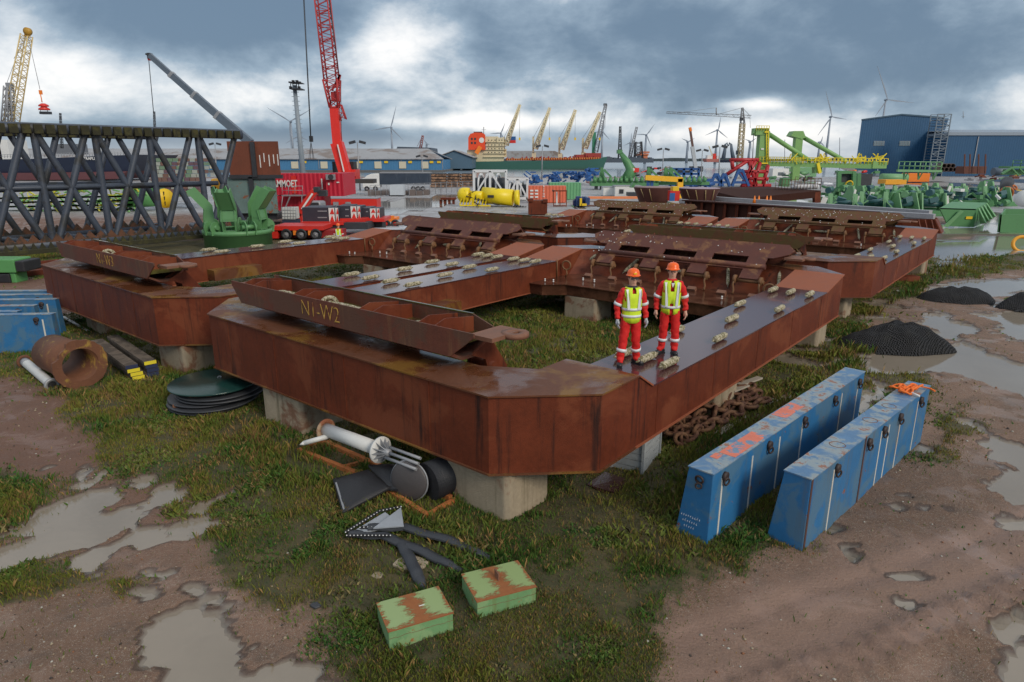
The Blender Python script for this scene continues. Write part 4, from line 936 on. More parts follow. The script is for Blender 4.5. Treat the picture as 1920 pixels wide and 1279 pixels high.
# anchor chain
CHM = mat('chain_rust', (.10, .04, .022), .85, 0, .4, 5., bump=.6, bscale=25, color2=(.18, .09, .045), c2amt=.5, c2scale=5.)
t = thing('anchor_chain', 'heavy rusty anchor chain heaped in rows under the right side of the frame', 'chain', P(1340, 770, 0), 0, None)
s0, s1 = P(1272, 838, .0), P(1430, 762, .0); dch = (s1-s0); Lc = dch.length; dch.normalize(); lf = Vector((-dch.y, dch.x, 0))
q_ = random.Random(9)
for r_ in range(4):
    nl = 12; 
    for k in range(nl):
        p = s0+dch*((k+.3*r_)/nl*Lc*1.05)+lf*(r_*.24-.05)+Vector((0, 0, .17+(.12 if k > 4 else 0)*min(r_, 2)*.6+q_.uniform(0, .05)))
        fl = (k+r_) % 2; lg = dch*(1 if not fl else 1)+lf*q_.uniform(-.5, .5)+Vector((0, 0, q_.uniform(-.4, .4))); lg.normalize()
        sd2 = lf.copy() if fl else Vector((0, 0, 1)); sd2 = (sd2+lf*q_.uniform(-.4, .4)).normalized(); sd2 = (sd2-lg*sd2.dot(lg)).normalized()
        b = MB(); pts = []
        for i in range(14): a = 2*PI*i/14; ca, sa = math.cos(a), math.sin(a); pts.append(p+lg*(.145*ca+.05*(1 if ca > 0 else -1)*abs(ca)**.4)+sd2*.11*sa)
        b.path(pts, .046, 8, True); b.tube(p-sd2*.12, p+sd2*.12, .04, n=6); b.build('link', CHM, t, world=True)
for i, (a_, b_, z, lab) in enumerate((((1385, 722), (1425, 708), .42, 'pale board lying on top of the chain heap'), ((1372, 733), (1400, 722), .45, 'short pale board on the chain beside the longer board'), ((1420, 762), (1455, 750), .1, 'pale board in the grass at the far end of the chain'), ((1345, 815), (1395, 780), .06, 'thin grey board below the chain heap'))):
    b = MB(); A, B = P(*a_, z), P(*b_, z); b.beam(A, B, .16, .04); o = b.build('board', mat('pale_board', (.38, .33, .27), .8)); props(o, lab, 'board')
for i, (px, py, lab) in enumerate(((1686, 549, 'pale flattened sack in grass left of the long net heap'), (1598, 640, 'white rag at the left end of the nearest net heap'))):
    b = MB(); b.sphere((0, 0, .04), .3 if i == 0 else .1, 16, 8, (1.2, .7, .25)); o = b.build('sack', mat('pale_sheet', (.45, .46, .42), .7, bump=1., bscale=12)); o.location = P(px, py, 0); props(o, lab, 'sack')
b = MB(); b.box((0, 0, .18), (1.5, .5, .3)); o = b.build('steel_beam', STEEL); o.location = P(1690, 530, 0); o.rotation_euler = (0, 0, .1); props(o, 'short rusty steel beam in the grass below the far right frame', 'steel beam')
b = MB(); b.beam(P(118, 595, .05), P(165, 622, .05), .1, .08); o = b.build('grey_pole', MW); props(o, 'thin white pole in the grass behind the timber stack', 'pole')

# ------------------------------------------------------------------ people
SKIN = mat('skin', (.60, .34, .25), .5, bump=0); CLO = mat('red_coverall', (.62, .012, .010), .75, 0, .1, 3., bump=.5, bscale=9)
HIV = mat('hi_vis_yellow', (.62, .82, .03), .7, 0, .06, 4., bump=.4, bscale=10); REF = mat('reflective_band', (.72, .74, .76), .4, bump=.05)
HELM = mat('orange_helmet', (.90, .13, .01), .3, bump=0); BOOT = mat('black_boot', (.02, .02, .024), .45); GLV = mat('grey_glove', (.42, .44, .47), .8); HAIR = mat('brown_hair', (.09, .055, .03), .8)
def skin_mesh(verts, edges, radii, lev=2):
    me = bpy.data.meshes.new('sk'); me.from_pydata(verts, edges, []); o = bpy.data.objects.new('sk', me); COL.objects.link(o)
    m = o.modifiers.new('s', 'SKIN'); m.use_smooth_shade = True; o.modifiers.new('u', 'SUBSURF').levels = lev
    for i, r in enumerate(radii): me.skin_vertices[0].data[i].radius = (r, r) if not isinstance(r, tuple) else r
    me.skin_vertices[0].data[0].use_root = True
    bpy.context.view_layer.update(); d = bpy.context.evaluated_depsgraph_get(); r = bpy.data.meshes.new_from_object(o.evaluated_get(d)); bpy.data.objects.remove(o); return r
def name_seed(s): return sum(ord(c) for c in s)
def person(name, lab, loc, rz, sc_, J, gloves, face_glasses=False, open_vest=False, tiny=False, red=True):
    """J: dict of joints in local coordinates, facing -y"""
    root = thing(name, lab, 'person', loc, rz); root.scale = (sc_,)*3
    N = ['pel', 'spi', 'che', 'nkb', 'nk', 'hd0', 'hd1', 'hd2', 'shL', 'elL', 'wrL', 'shR', 'elR', 'wrR', 'hpL', 'knL', 'anL', 'ftL', 'hpR', 'knR', 'anR', 'ftR']
    D = dict(pel=(0, 0, .97), spi=(0, 0, 1.15), che=(0, 0, 1.34), nkb=(0, .01, 1.48), nk=(0, 0, 1.53), hd0=(0, -.02, 1.60), hd1=(0, -.01, 1.68), hd2=(0, .0, 1.75),
             shL=(-.175, 0, 1.42), elL=(-.25, .02, 1.14), wrL=(-.265, -.05, .90), shR=(.175, 0, 1.42), elR=(.25, .02, 1.14), wrR=(.265, -.05, .90),
             hpL=(-.095, 0, .88), knL=(-.12, -.02, .50), anL=(-.14, .02, .13), ftL=(-.15, -.06, .06), hpR=(.095, 0, .88), knR=(.12, -.02, .50), anR=(.14, .02, .13), ftR=(.15, -.06, .06))
    D.update(J); rad = dict(pel=(.155, .12), spi=(.15, .115), che=(.165, .12), nkb=.085, nk=.062, hd0=(.074, .082), hd1=(.086, .10), hd2=(.078, .092), shL=.085, elL=.066, wrL=.05, shR=.085, elR=.066, wrR=.05,
             hpL=.115, knL=.088, anL=.078, ftL=.05, hpR=.115, knR=.088, anR=.078, ftR=.05)
    E = [('pel', 'spi'), ('spi', 'che'), ('che', 'nkb'), ('nkb', 'nk'), ('nk', 'hd0'), ('hd0', 'hd1'), ('hd1', 'hd2'), ('che', 'shL'), ('shL', 'elL'), ('elL', 'wrL'), ('che', 'shR'), ('shR', 'elR'), ('elR', 'wrR'),
         ('pel', 'hpL'), ('hpL', 'knL'), ('knL', 'anL'), ('anL', 'ftL'), ('pel', 'hpR'), ('hpR', 'knR'), ('knR', 'anR'), ('anR', 'ftR')]
    me = skin_mesh([D[k] for k in N], [(N.index(a), N.index(b)) for a, b in E], [rad[k] for k in N])
    me.materials.clear(); me.materials.append(CLO); me.materials.append(SKIN)
    for p in me.polygons:
        c = p.center; p.use_smooth = True
        if c.z > 1.505: p.material_index = 1
    q_ = random.Random(name_seed(lab))
    for v in me.vertices:          # cloth folds in the coverall
        if v.co.z < 1.45 and v.co.z > .08:
            p = v.co; k = .011*math.sin(p.z*34+9*p.x+q_.uniform(0, .6))*math.sin(p.x*31+p.z*7)+.006*math.sin(p.z*70+p.y*20); v.co += v.normal*k
    # hands joined into the body mesh
    bm = bmesh.new(); bm.from_mesh(me)
    for s in ('L', 'R'):
        w = Vector(D['wr'+s]); e = Vector(D['el'+s]); d = (w-e).normalized(); sg = -1 if s == 'L' else 1
        h = MB(); palm = w+d*.075; inn = Vector((-sg, 0, 0)); fw = Vector((0, -1, 0)); fw = (fw-d*fw.dot(d)).normalized()
        h.path([w-d*.02, w+d*.02, w+d*.06, w+d*.1], [.03, .031, .042, .036], 8)
        for k, (o_, L_) in enumerate(((-.03, .065), (-.01, .08), (.01, .085), (.03, .075))):
            b0 = w+d*.09-fw*o_*1.1; h.path([b0, b0+d*L_*.45+inn*.004, b0+d*L_*.8+inn*.02, b0+d*L_+inn*.036], [.0105, .0105, .009, .007], 6)
        b0 = w+d*.035+fw*.03; h.path([b0, b0+fw*.025+d*.025, b0+fw*.028+d*.06+inn*.012], [.013, .012, .009], 6)
        hm = h.build('tmp', SKIN).data; off = len(bm.faces); bm.from_mesh(hm); bm.faces.ensure_lookup_table()
        for f in bm.faces[off:]: f.material_index = 1 if not gloves else 2
        bpy.data.objects.remove([o for o in bpy.data.objects if o.name == 'tmp' or o.data is hm][0])
    hdz = D['hd1']; hx = hdz[0]; h = MB()     # nose, ears, brows
    h.path([(hx, hdz[1]-.088, 1.685), (hx, hdz[1]-.112, 1.65), (hx, hdz[1]-.088, 1.638)], [.007, .014, .007], 6)
    for s in (-1, 1): h.sphere((hx+s*.082, hdz[1]+.01, 1.66), .022, 8, 6, (.45, .8, 1.2))
    h.path([(hx-.022, hdz[1]-.092, 1.607), (hx, hdz[1]-.098, 1.604), (hx+.022, hdz[1]-.092, 1.607)], .006, 5)
    hm = h.build('tmp2', SKIN); off = len(bm.faces); bm.from_mesh(hm.data); bm.faces.ensure_lookup_table()
    for f in bm.faces[off:]: f.material_index = 1
    bpy.data.objects.remove(hm)
    bm.to_mesh(me); bm.free(); me.materials.append(GLV); me.name = 'body'
    o = bpy.data.objects.new('body', me); COL.objects.link(o); o.parent = root
    b = MB()
    for s in (-1, 1): b.sphere((hx+s*.032, hdz[1]-.088, 1.675), .011, 8, 6, (1.3, .6, .8))
    b.path([(hx-.05, hdz[1]-.086, 1.695), (hx-.02, hdz[1]-.098, 1.698)], .005, 5); b.path([(hx+.05, hdz[1]-.086, 1.695), (hx+.02, hdz[1]-.098, 1.698)], .005, 5)
    b.build('eyes', BOOT, root)
    b = MB(); b.sphere((hx, hdz[1]+.025, 1.69), .098, 16, 8, (.95, .95, .75)); b.build('hair', HAIR, root)
    if face_glasses: b = MB(); b.beam((hx-.07, hdz[1]-.10, 1.675), (hx+.07, hdz[1]-.10, 1.675), .02, .03); b.build('glasses', DKG, root)
    b = MB(); b.lathe([(.135, -.006), (.132, 0), (.115, .01), (.113, .05), (.095, .095), (.055, .122), (0, .13)], 28, (hx, hdz[1]+.0, 1.728)); b.box((hx, hdz[1]-.135, 1.726), (.13, .05, .01)); b.path([(hx, hdz[1]-.10, 1.80), (hx, hdz[1], 1.862), (hx, hdz[1]+.10, 1.80)], .010, 6)
    b.build('helmet', HELM, root, bevel=0)
    # collar
    b = MB(); b.lathe([(.085, 0), (.098, .02), (.085, .06), (.07, .06)], 16, (hx*.3, 0, 1.475)); b.build('collar', BLACK if gloves else CLO, root)
    # vest: shaped shell with sections
    secs = [(.185, .145, .86), (.180, .143, .95), (.178, .142, 1.06), (.182, .145, 1.18), (.190, .15, 1.30), (.196, .148, 1.40), (.185, .125, 1.465), (.115, .10, 1.505)]
    b = MB(); n = 32; rings = []
    for rx, ry, z in secs:
        rings.append([b.pt((rx*math.cos(2*PI*i/n)*(1+.02*math.sin(i*2.3+z*9)), ry*math.sin(2*PI*i/n)*(1+.02*math.sin(i*1.7+z*7)), z-.02*(math.sin(2*PI*i/n) < -.9 and z < .9))) for i in range(n)])
    gap = (23, 24) if open_vest else ()
    for k in range(len(rings)-1):
        for i in range(n):
            j = (i+1) % n; z = secs[k][2]
            if k >= 5 and i in (0, 15, 16, 31) and False: continue
            if i in gap and (z > 1.25 or z < 1.0): continue
            if not open_vest and i in (23, 24) and z > 1.38: continue
            b.face((rings[k][i], rings[k][j], rings[k+1][j], rings[k+1][i]), True)
    v = b.build('vest', HIV, root); so = v.modifiers.new('t', 'SOLIDIFY'); so.thickness = .012
    def band(z, h, rx, ry, seg=(0, n)):
        b = MB(); A = []
        for zz in (z-h/2, z+h/2): A.append([b.pt((rx*math.cos(2*PI*i/n), ry*math.sin(2*PI*i/n), zz)) for i in range(n)])
        for i in range(n): j = (i+1) % n; b.face((A[0][i], A[0][j], A[1][j], A[1][i]), True)
        o = b.build('reflective_band', REF, root); o.modifiers.new('t', 'SOLIDIFY').thickness = .006
    if not open_vest: band(.97, .05, .190, .154); band(1.10, .05, .188, .154)
    else: band(.985, .05, .190, .154)
    for s in (-1, 1):
        b = MB(); b.slab([(s*.095-.025, -.138, 1.10 if not open_vest else 1.0), (s*.095+.025, -.138, 1.10 if not open_vest else 1.0), (s*.115+.025, -.132, 1.40), (s*.12+.02, -.09, 1.475), (s*.12-.03, -.09, 1.475), (s*.115-.025, -.132, 1.40)], (0, -.012, 0)); b.build('reflective_band', REF, root)
    for s in ('L', 'R'):
        e, w = Vector(D['el'+s]), Vector(D['wr'+s]); sh_ = Vector(D['sh'+s]); d = (e-sh_).normalized(); p = sh_.lerp(e, .86)
        b = MB(); b.tube(p-d*.028, p+d*.028, .079, n=16, caps=False); b.build('reflective_band', REF, root).modifiers.new('t', 'SOLIDIFY').thickness = .008
        k_, a_ = Vector(D['kn'+s]), Vector(D['an'+s]); d = (a_-k_).normalized(); p = k_.lerp(a_, .52)
        b = MB(); b.tube(p-d*.03, p+d*.03, .098, .097, n=16, caps=False); b.build('reflective_band', REF, root).modifiers.new('t', 'SOLIDIFY').thickness = .008
        f_ = Vector(D['ft'+s]); yaw = math.atan2(f_.x-a_.x, -(f_.y-a_.y))
        b = MB(); M_ = Matrix.Translation((a_.x, a_.y-.0, 0)) @ Matrix.Rotation(yaw, 4, 'Z'); b.M = M_
        b.path([(0, .08, .05), (0, .03, .055), (0, -.06, .05), (0, -.14, .045), (0, -.19, .035)], [.045, .055, .05, .052, .03], 12); b.path([(0, .02, .05), (0, .02, .14)], [.056, .058], 12)
        b.box((0, -.045, .01), (.09, .27, .02)); b.build('boot', BOOT, root)
    return root
zt_ = 1.93
f1 = (P(1168, 686, zt_)+P(1190, 681, zt_))/2
pa = person('person', 'person in red coverall and closed yellow vest wearing grey gloves, left of the two', (f1.x, f1.y, zt_), .12, 1.0,
    dict(hpL=(-.1, 0, .88), knL=(-.14, -.03, .50), anL=(-.20, -.06, .13), ftL=(-.225, -.15, .06), knR=(.10, -.03, .50), anR=(.15, .06, .13), ftR=(.19, -.02, .06), hd0=(-.01, -.02, 1.6), elL=(-.27, .03, 1.15), wrL=(-.27, -.03, .9), elR=(.26, .03, 1.15), wrR=(.28, -.02, .9)), True, True)
f2 = (P(1240, 661, zt_)+P(1263, 666, zt_))/2
pb = person('person', 'person in red coverall and open yellow vest with bare hands, right of the two', (f2.x, f2.y, zt_), -.1, 1.0,
    dict(anL=(-.13, .03, .13), ftL=(-.20, -.05, .06), knL=(-.11, -.01, .5), anR=(.12, .0, .13), ftR=(.13, -.08, .06), hd0=(.0, -.02, 1.6), elL=(-.27, .03, 1.15), wrL=(-.28, -.02, .9), elR=(.28, .03, 1.15), wrR=(.29, -.03, .89)), False, False, True)
b = MB(); b.slab([(-.03, -.142, 1.47), (.035, -.142, 1.47), (.0, -.152, 1.38)], (0, .01, 0)); b.build('shirt_collar', WHITE, pb)
b = MB(); b.box((0, -.128, 1.77), (.06, .02, .025)); b.build('helmet_sticker', YEL, pa)

# ------------------------------------------------------------------ grass, weeds and pebbles (uncountable)
def make_grass():
    g = np.random.default_rng(3); N = 1200000
    Y = 5.0+(g.random(N)**1.5)*36; X = (g.random(N)-.5)*2*(Y*.86+1.5)
    gr_, pu_, yd_ = masks(X, Y)
    pt_ = fbm(X, Y, 1.5, 5, 8); dens = gr_*(1-np.clip(pu_*1.6, 0, .97))*np.clip((pt_-.33)*5, .15, 1.1)
    q = X*AV.x+Y*AV.y; r = X*BV.x+Y*BV.y
    keep = g.random(N) < dens*.95+.012*(1-pu_)*(yd_ < .5)
    for (px, py, rad) in ((1690, 650, 1.25), (1796, 564, 1.2), (390, 722, .85), (150, 690, .5)):
        c = P(px, py, 0); keep &= (X-c.x)**2+(Y-c.y)**2 > rad*rad
    X, Y, gr_, pu_ = X[keep], Y[keep], gr_[keep], pu_[keep]; n = len(X)
    tall = fbm(X, Y, .45, 3, 21)
    q = X*AV.x+Y*AV.y; r = X*BV.x+Y*BV.y
    edge = np.exp(-((r-4.1)/.9)**2)*(q > 9)+np.exp(-((q-6.3)/.7)**2)*(r > 5)*.7+((q > 8.2) & (q < 19.5) & (r > 6.5) & (r < 14.9))*.8+((r > 2.2) & (r < 5) & (q > 20))*.45
    clump = np.clip((fbm(X, Y, 3.2, 3, 71)-.56)*7, 0, 1)
    h = (.02+.035*g.random(n)+.10*clump*g.random(n)+.15*np.clip((tall-.5)*3, 0, 1)*g.random(n)+.20*edge*g.random(n)**2)*np.where(gr_ < .4, .6, 1)
    z0 = ground_h(X, Y, pu_, gr_)
    w = (.0035+.004*g.random(n))*np.clip(Y/9, .9, 2.6)
    a = g.random(n)*2*PI; lean = .7*g.random(n)*h; la = g.random(n)*2*PI
    # broad-leaf weeds: short, wide blades lying outwards
    wd = (fbm(X, Y, 1.1, 3, 55) > .60) & (g.random(n) < .5); w = np.where(wd, w*3.2, w); h = np.where(wd, h*.55+.02, h); lean = np.where(wd, h*1.2, lean)
    bx, by = np.cos(a)*w, np.sin(a)*w
    v = np.empty((n, 4, 3), np.float32)
    v[:, 0] = np.stack([X-bx, Y-by, z0-.02], -1); v[:, 1] = np.stack([X+bx, Y+by, z0-.02], -1)
    mx, my = X+np.cos(la)*lean*.35, Y+np.sin(la)*lean*.35
    v[:, 2] = np.stack([mx+bx*.7, my+by*.7, z0+h*.6], -1); v[:, 3] = np.stack([X+np.cos(la)*lean, Y+np.sin(la)*lean, z0+h], -1)
    f = np.arange(n)[:, None]*4+np.array([0, 1, 2, 3])[None]
    me = bpy.data.meshes.new('grass'); me.vertices.add(n*4); me.vertices.foreach_set('co', v.ravel()); me.loops.add(n*4); me.loops.foreach_set('vertex_index', f.ravel().astype(np.int32))
    me.polygons.add(n); me.polygons.foreach_set('loop_start', np.arange(0, n*4, 4, dtype=np.int32)); me.update(calc_edges=True)
    t = np.clip(g.random(n)*.5+(fbm(X, Y, .9, 4, 31)-.5)*2.6+.25, 0, 1)[:, None]
    c0, c1, c2 = np.array([.055, .12, .02]), np.array([.18, .175, .03]), np.array([.30, .19, .07])
    col = c0*(1-t)+c1*t; dry = (g.random(n)[:, None] < (.16+1.6*np.clip(fbm(X, Y, 1.7, 4, 66)-.5, 0, 1)[:, None])); col = np.where(dry, c2*(.5+.6*g.random(n)[:, None]), col); col = np.where(wd[:, None], col*np.array([.75, .95, 1.1]), col)
    rgba = np.ones((n, 4, 4), np.float32); rgba[:, :, :3] = col[:, None, :]
    at = me.color_attributes.new('tint', 'FLOAT_COLOR', 'POINT'); at.data.foreach_set('color', rgba.ravel())
    m = bpy.data.materials.new('grass_blades'); m.use_nodes = True; t_ = NT(m.node_tree); b_ = t_.n['Principled BSDF']; an = t_.node('ShaderNodeAttribute'); an.attribute_name = 'tint'
    t_.l.new(an.outputs[0], b_.inputs['Base Color']); b_.inputs['Roughness'].default_value = .75; b_.inputs['Specular IOR Level'].default_value = .2
    me.materials.append(m); o = bpy.data.objects.new('grass', me); COL.objects.link(o); props(o, 'short wet grass and weeds covering the ground round the frames', 'grass', kind='stuff')
def make_pebbles():
    g = np.random.default_rng(8); N = 12000
    Y = 5.0+(g.random(N)**1.7)*24; X = (g.random(N)-.5)*2*(Y*.86+1)
    gr_, pu_, yd_ = masks(X, Y); k = (pu_ < .75) & (g.random(N) < (1-gr_)*np.clip((fbm(X, Y, 1.2, 4, 9)-.42)*4, .05, 1)+.06) & (yd_ < .5); X, Y, gr_, pu_ = X[k], Y[k], gr_[k], pu_[k]; n = len(X)
    z = ground_h(X, Y, pu_, gr_); s = .004+.011*g.random(n)**3*2; s = s*np.clip(Y/9, 1, 1.6)
    base = np.array([(1, 0, 0), (0, 1, 0), (-1, 0, 0), (0, -1, 0), (0, 0, .7), (0, 0, -.7)], np.float32); fc = np.array([(0, 1, 4), (1, 2, 4), (2, 3, 4), (3, 0, 4), (1, 0, 5), (2, 1, 5), (3, 2, 5), (0, 3, 5)])
    v = base[None]*s[:, None, None]*(.6+.8*g.random((n, 6, 1)))+np.stack([X, Y, z+s*.2], -1)[:, None]; f = (np.arange(n)[:, None, None]*6+fc[None]).reshape(-1, 3).astype(np.int32)
    me = bpy.data.meshes.new('gravel'); me.vertices.add(n*6); me.vertices.foreach_set('co', v.astype(np.float32).ravel()); me.loops.add(f.size); me.loops.foreach_set('vertex_index', f.ravel()); me.polygons.add(len(f)); me.polygons.foreach_set('loop_start', np.arange(0, f.size, 3, dtype=np.int32)); me.update(calc_edges=True)
    pal = np.array([(.42, .40, .35), (.30, .23, .16), (.06, .05, .045), (.24, .11, .06), (.33, .27, .19)]); c = pal[g.integers(0, 5, n)]; rgba = np.ones((n, 6, 4), np.float32); rgba[:, :, :3] = c[:, None]
    at = me.color_attributes.new('tint', 'FLOAT_COLOR', 'POINT'); at.data.foreach_set('color', rgba.ravel()); me.materials.append(bpy.data.materials['grass_blades']); o = bpy.data.objects.new('gravel', me); COL.objects.link(o); props(o, 'loose gravel and shell fragments scattered on the wet ground', 'gravel', kind='stuff')
make_grass(); make_pebbles()
# ------------------------------------------------------------------ middle distance and harbour
def bx(b, x0, y0, x1, y1, Y, dep):
    p = W(x0, y1, Y); q = W(x1, y1, Y); z1 = W((x0+x1)/2, y0, Y).z; b.bb(p.x, q.x, Y, Y+dep, max(p.z, 0 if p.z < .3 else p.z), z1); return b
def T(name, lab, cat, px, Y, group=None, rz=0):
    p = W(px, 300, Y); return thing(name, lab, cat, (p.x, Y, 0), rz, group)
def one(b, name, m, lab, cat, group=None, loc=None):
    if loc is None:
        n = len(b.v); loc = Vector((sum(v[0] for v in b.v)/n, sum(v[1] for v in b.v)/n, min(v[2] for v in b.v)))
    b.v = [tuple(Vector(v)-Vector(loc)) for v in b.v]
    o = b.build(name, m); o.location = loc; props(o, lab, cat, group); return o

# --- lying lattice leg at the left
LEG = mat('leg_grey_blue', (.055, .068, .095), .5, .1, .3, .8, streak=.5, scol=(.02, .02, .02), color2=(.04, .042, .045), c2amt=.4, c2scale=.5)
TOOTH = mat('rack_rust', (.12, .05, .025), .8, 0, .4, 3., color2=(.035, .028, .02), c2amt=.5, c2scale=1.)
MOSSR = mat('rack_moss', (.03, .028, .012), .9, 0, .5, 3., color2=(.055, .05, .015), c2amt=.4, c2scale=1.2)
def lattice_leg(lab, p0, p1, Wd, off, nb, group, rb=.43, dim=1.):
    """p0, p1: ends of the near bottom chord axis"""
    p0 = Vector(p0); p1 = Vector(p1); d = (p1-p0); L = d.length; d.normalize(); bk = Vector((-d.y, d.x, 0)); 
    t = thing('lattice_structure', lab, 'lattice leg', p0, 0, group)
    up = Vector((0, 0, 1)); C = [(0, 0), (0, Wd), (off, 0), (off, Wd)]      # (back, up)
    def pt(s, c): return p0+d*s+bk*c[0]+up*c[1]
    for i, c in enumerate(C):
        L0 = L-(off*.0 if i < 2 else 4.2); b = MB(); b.tube(pt(-8, c), pt(L0, c), rb*.78, n=16); b.build('chord', LEG, t, world=True)
        sgn = 1
        for sd, z in ((-1, 0), ):
            b = MB(); n = int((L0+8)/.62)
            for k in range(n):
                s = -8+k*.62
                if c[1] == 0: a_, b_, c_ = pt(s, c)+up*rb*.6-bk*.25, pt(s+.31, c)+up*(rb*.6+.42)-bk*.25, pt(s+.62, c)+up*rb*.6-bk*.25; b.slab([a_, b_, c_], bk*.22)
                else: b.slab([pt(s+.05, c)-bk*rb*.9+up*.22, pt(s+.5, c)-bk*rb*.9+up*.22, pt(s+.5, c)-bk*rb*.9-up*.30, pt(s+.05, c)-bk*rb*.9-up*.30], -bk*.16)
            if c[1] == 0: b.slab([pt(-8, c)+up*rb*.3-bk*.28, pt(L0, c)+up*rb*.3-bk*.28, pt(L0, c)+up*(rb*.62)-bk*.28, pt(-8, c)+up*(rb*.62)-bk*.28], bk*.26)
            b.build('rack_teeth', TOOTH if c[1] == 0 else MOSSR, t, world=True)
    bay = L/nb; b = MB(); b2 = MB()
    for f, (cb, ct) in enumerate(((C[0], C[1]), (C[2], C[3]))):
        for k in range(-1, nb):
            s = k*bay+(.0 if f == 0 else -3.0)
            for a_, b_ in (() if f else ((pt(s, ct), pt(s, cb)),))+((pt(s, ct), pt(s+bay*.9, cb)), (pt(s+bay*.86, ct), pt(s+.25, cb))): b.tube(a_, b_, .21, n=10, caps=False)
        m0 = pt(-8, (cb[0], Wd/2)); m1 = pt(L-(2.2 if f == 0 else 6), (cb[0], Wd/2)); b2.tube(m0, m1, .16, n=10); b2.tube(m0+bk*1.1-up*.15, m1+bk*1.1-up*.15, .12, n=8)
    for k in range(0, nb):
        s = k*bay; b.tube(pt(s, C[0]), pt(s+bay*.5, C[2]), .2, n=8, caps=False); b.tube(pt(s+bay, C[0]), pt(s+bay*.5, C[2]), .2, n=8, caps=False); b.tube(pt(s, (off*.5, Wd)), pt(s+bay, C[1]), .14, n=8, caps=False)
    b.build('bracing', LEG, t, world=True); b2.build('mid_tubes', LEG, t, world=True)
    return t
pA, pB = P(-20, 468, .62), P(470, 428, .62)
lattice_leg('huge dark grey lattice leg with toothed racks lying at the left of the yard', pA, pB, 6.9, 6.3, 5, None)
b = MB(); d = (pB-pA).normalized(); bk = Vector((-d.y, d.x, 0)); a_ = pA-bk*3.4-d*8; b_ = pB-bk*2.6-d*5
for k in range(44):
    p = a_.lerp(b_, k/44); q = a_.lerp(b_, (k+1)/44); b.slab([p, p.lerp(q, .5)+Vector((0, 0, .45)), q], bk*.2)
b.beam(a_, b_, .5, .25); one(b, 'toothed_rack', mat('rack_moss', (.03, .028, .012)), 'mossy toothed rack bar in the grass in front of the lattice leg', 'rack bar')
b = MB()
for k in range(3): b.beam(P(45, 497+k*8, .2), P(118, 490+k*8, .2), .35, .25)
one(b, 'steel_beam', STEEL, 'rusty steel bars on the grass behind the left steel frame', 'steel beam')
t = T('fender_unit', 'green block with dark rubber end pads at the left edge, above the blue beams', 'fender unit', 20, gy(535)); Yf = gy(532)
b = MB(); bx(b, -60, 487, 30, 512, Yf, 1.2); bx(b, 20, 512, 32, 532, Yf+.1, .8); b.build('green_block', GRN, t, world=True, bevel=.05)
b = MB(); bx(b, 30, 490, 47, 510, Yf-.05, 1.2); bx(b, -20, 514, 20, 531, Yf, 1.); b.build('rubber_pad', BLACK, t, world=True, bevel=.05)

# --- green claw gripper
cY = P(431, 470, 0).y; t = T('claw_gripper', 'green round steel gripper with five upright claws behind the left frame', 'gripper', 431, cY)
cc = Vector((W(431, 470, cY).x, cY+1.6, 0)); Rg = 58*cY/F*1.06
GR2 = mat('clean_green', (.11, .27, .11), .45, 0, .08, 1.5, streak=.2, scol=(.07, .16, .06))
b = MB(); b.lathe([(Rg, 0), (Rg, .95), (Rg*1.03, .95), (Rg*1.03, 1.25), (Rg*.98, 1.25), (Rg*.96, .9), (Rg*.5, .88), (0, .88)], 40, cc)
b.build('base_ring', GR2, t, world=True)
for k in range(5):
    a = R(-90+72*k+8); e = Vector((math.cos(a), math.sin(a), 0)); s_ = Vector((-e.y, e.x, 0)); c = cc+e*Rg*.86; Z = Vector((0, 0, 1))
    b = MB()
    prof = [(.05, 1.0), (.2, 1.9), (.1, 2.6), (1.0, 3.75), (.45, 4.0), (-.45, 2.85), (-.5, 1.0)]
    for off in (-.42, .38): b.slab([c+e*x+Z*z+s_*off for x, z in prof], s_*.05)
    b.slab([c+e*.15+Z*1.9-s_*.5, c+e*.0+Z*2.6-s_*.5, c+e*.0+Z*2.6+s_*.5, c+e*.15+Z*1.9+s_*.5], e*-.05)
    b.slab([c+e*.1+Z*2.6-s_*.5, c+e*1.0+Z*3.75-s_*.45, c+e*1.0+Z*3.75+s_*.45, c+e*.1+Z*2.6+s_*.5], e*-.05)
    b.slab([c+e*.1+Z*1.25-s_*.42, c-e*.4+Z*1.25-s_*.42, c-e*.4+Z*1.25+s_*.42, c+e*.1+Z*1.25+s_*.42], Z*.04)
    b.slab([c+e*.15+Z*2.0-s_*.42, c-e*.4+Z*2.0-s_*.42, c-e*.4+Z*2.0+s_*.42, c+e*.15+Z*2.0+s_*.42], Z*.04)
    b.build('claw', GR2, t, world=True)
    b = MB(); a2 = a+R(36); e2 = Vector((math.cos(a2), math.sin(a2), 0)); s2 = Vector((-e2.y, e2.x, 0)); c2 = cc+e2*Rg*.9
    for o_ in (-.35, .25): b.tube(c2+s2*o_+Z*1.45, c2+s2*(o_+.08)+Z*1.45, .42, n=20); b.slab([c2+s2*o_-e2*.4+Z*1.0, c2+s2*o_+e2*.35+Z*1.0, c2+s2*o_+e2*.38+Z*1.45, c2+s2*o_-e2*.42+Z*1.45], s2*.08)
    b.tube(c2-s2*.5+Z*1.5, c2+s2*.5+Z*1.5, .15, n=12); b.build('hinge_pin', GR2, t, world=True)

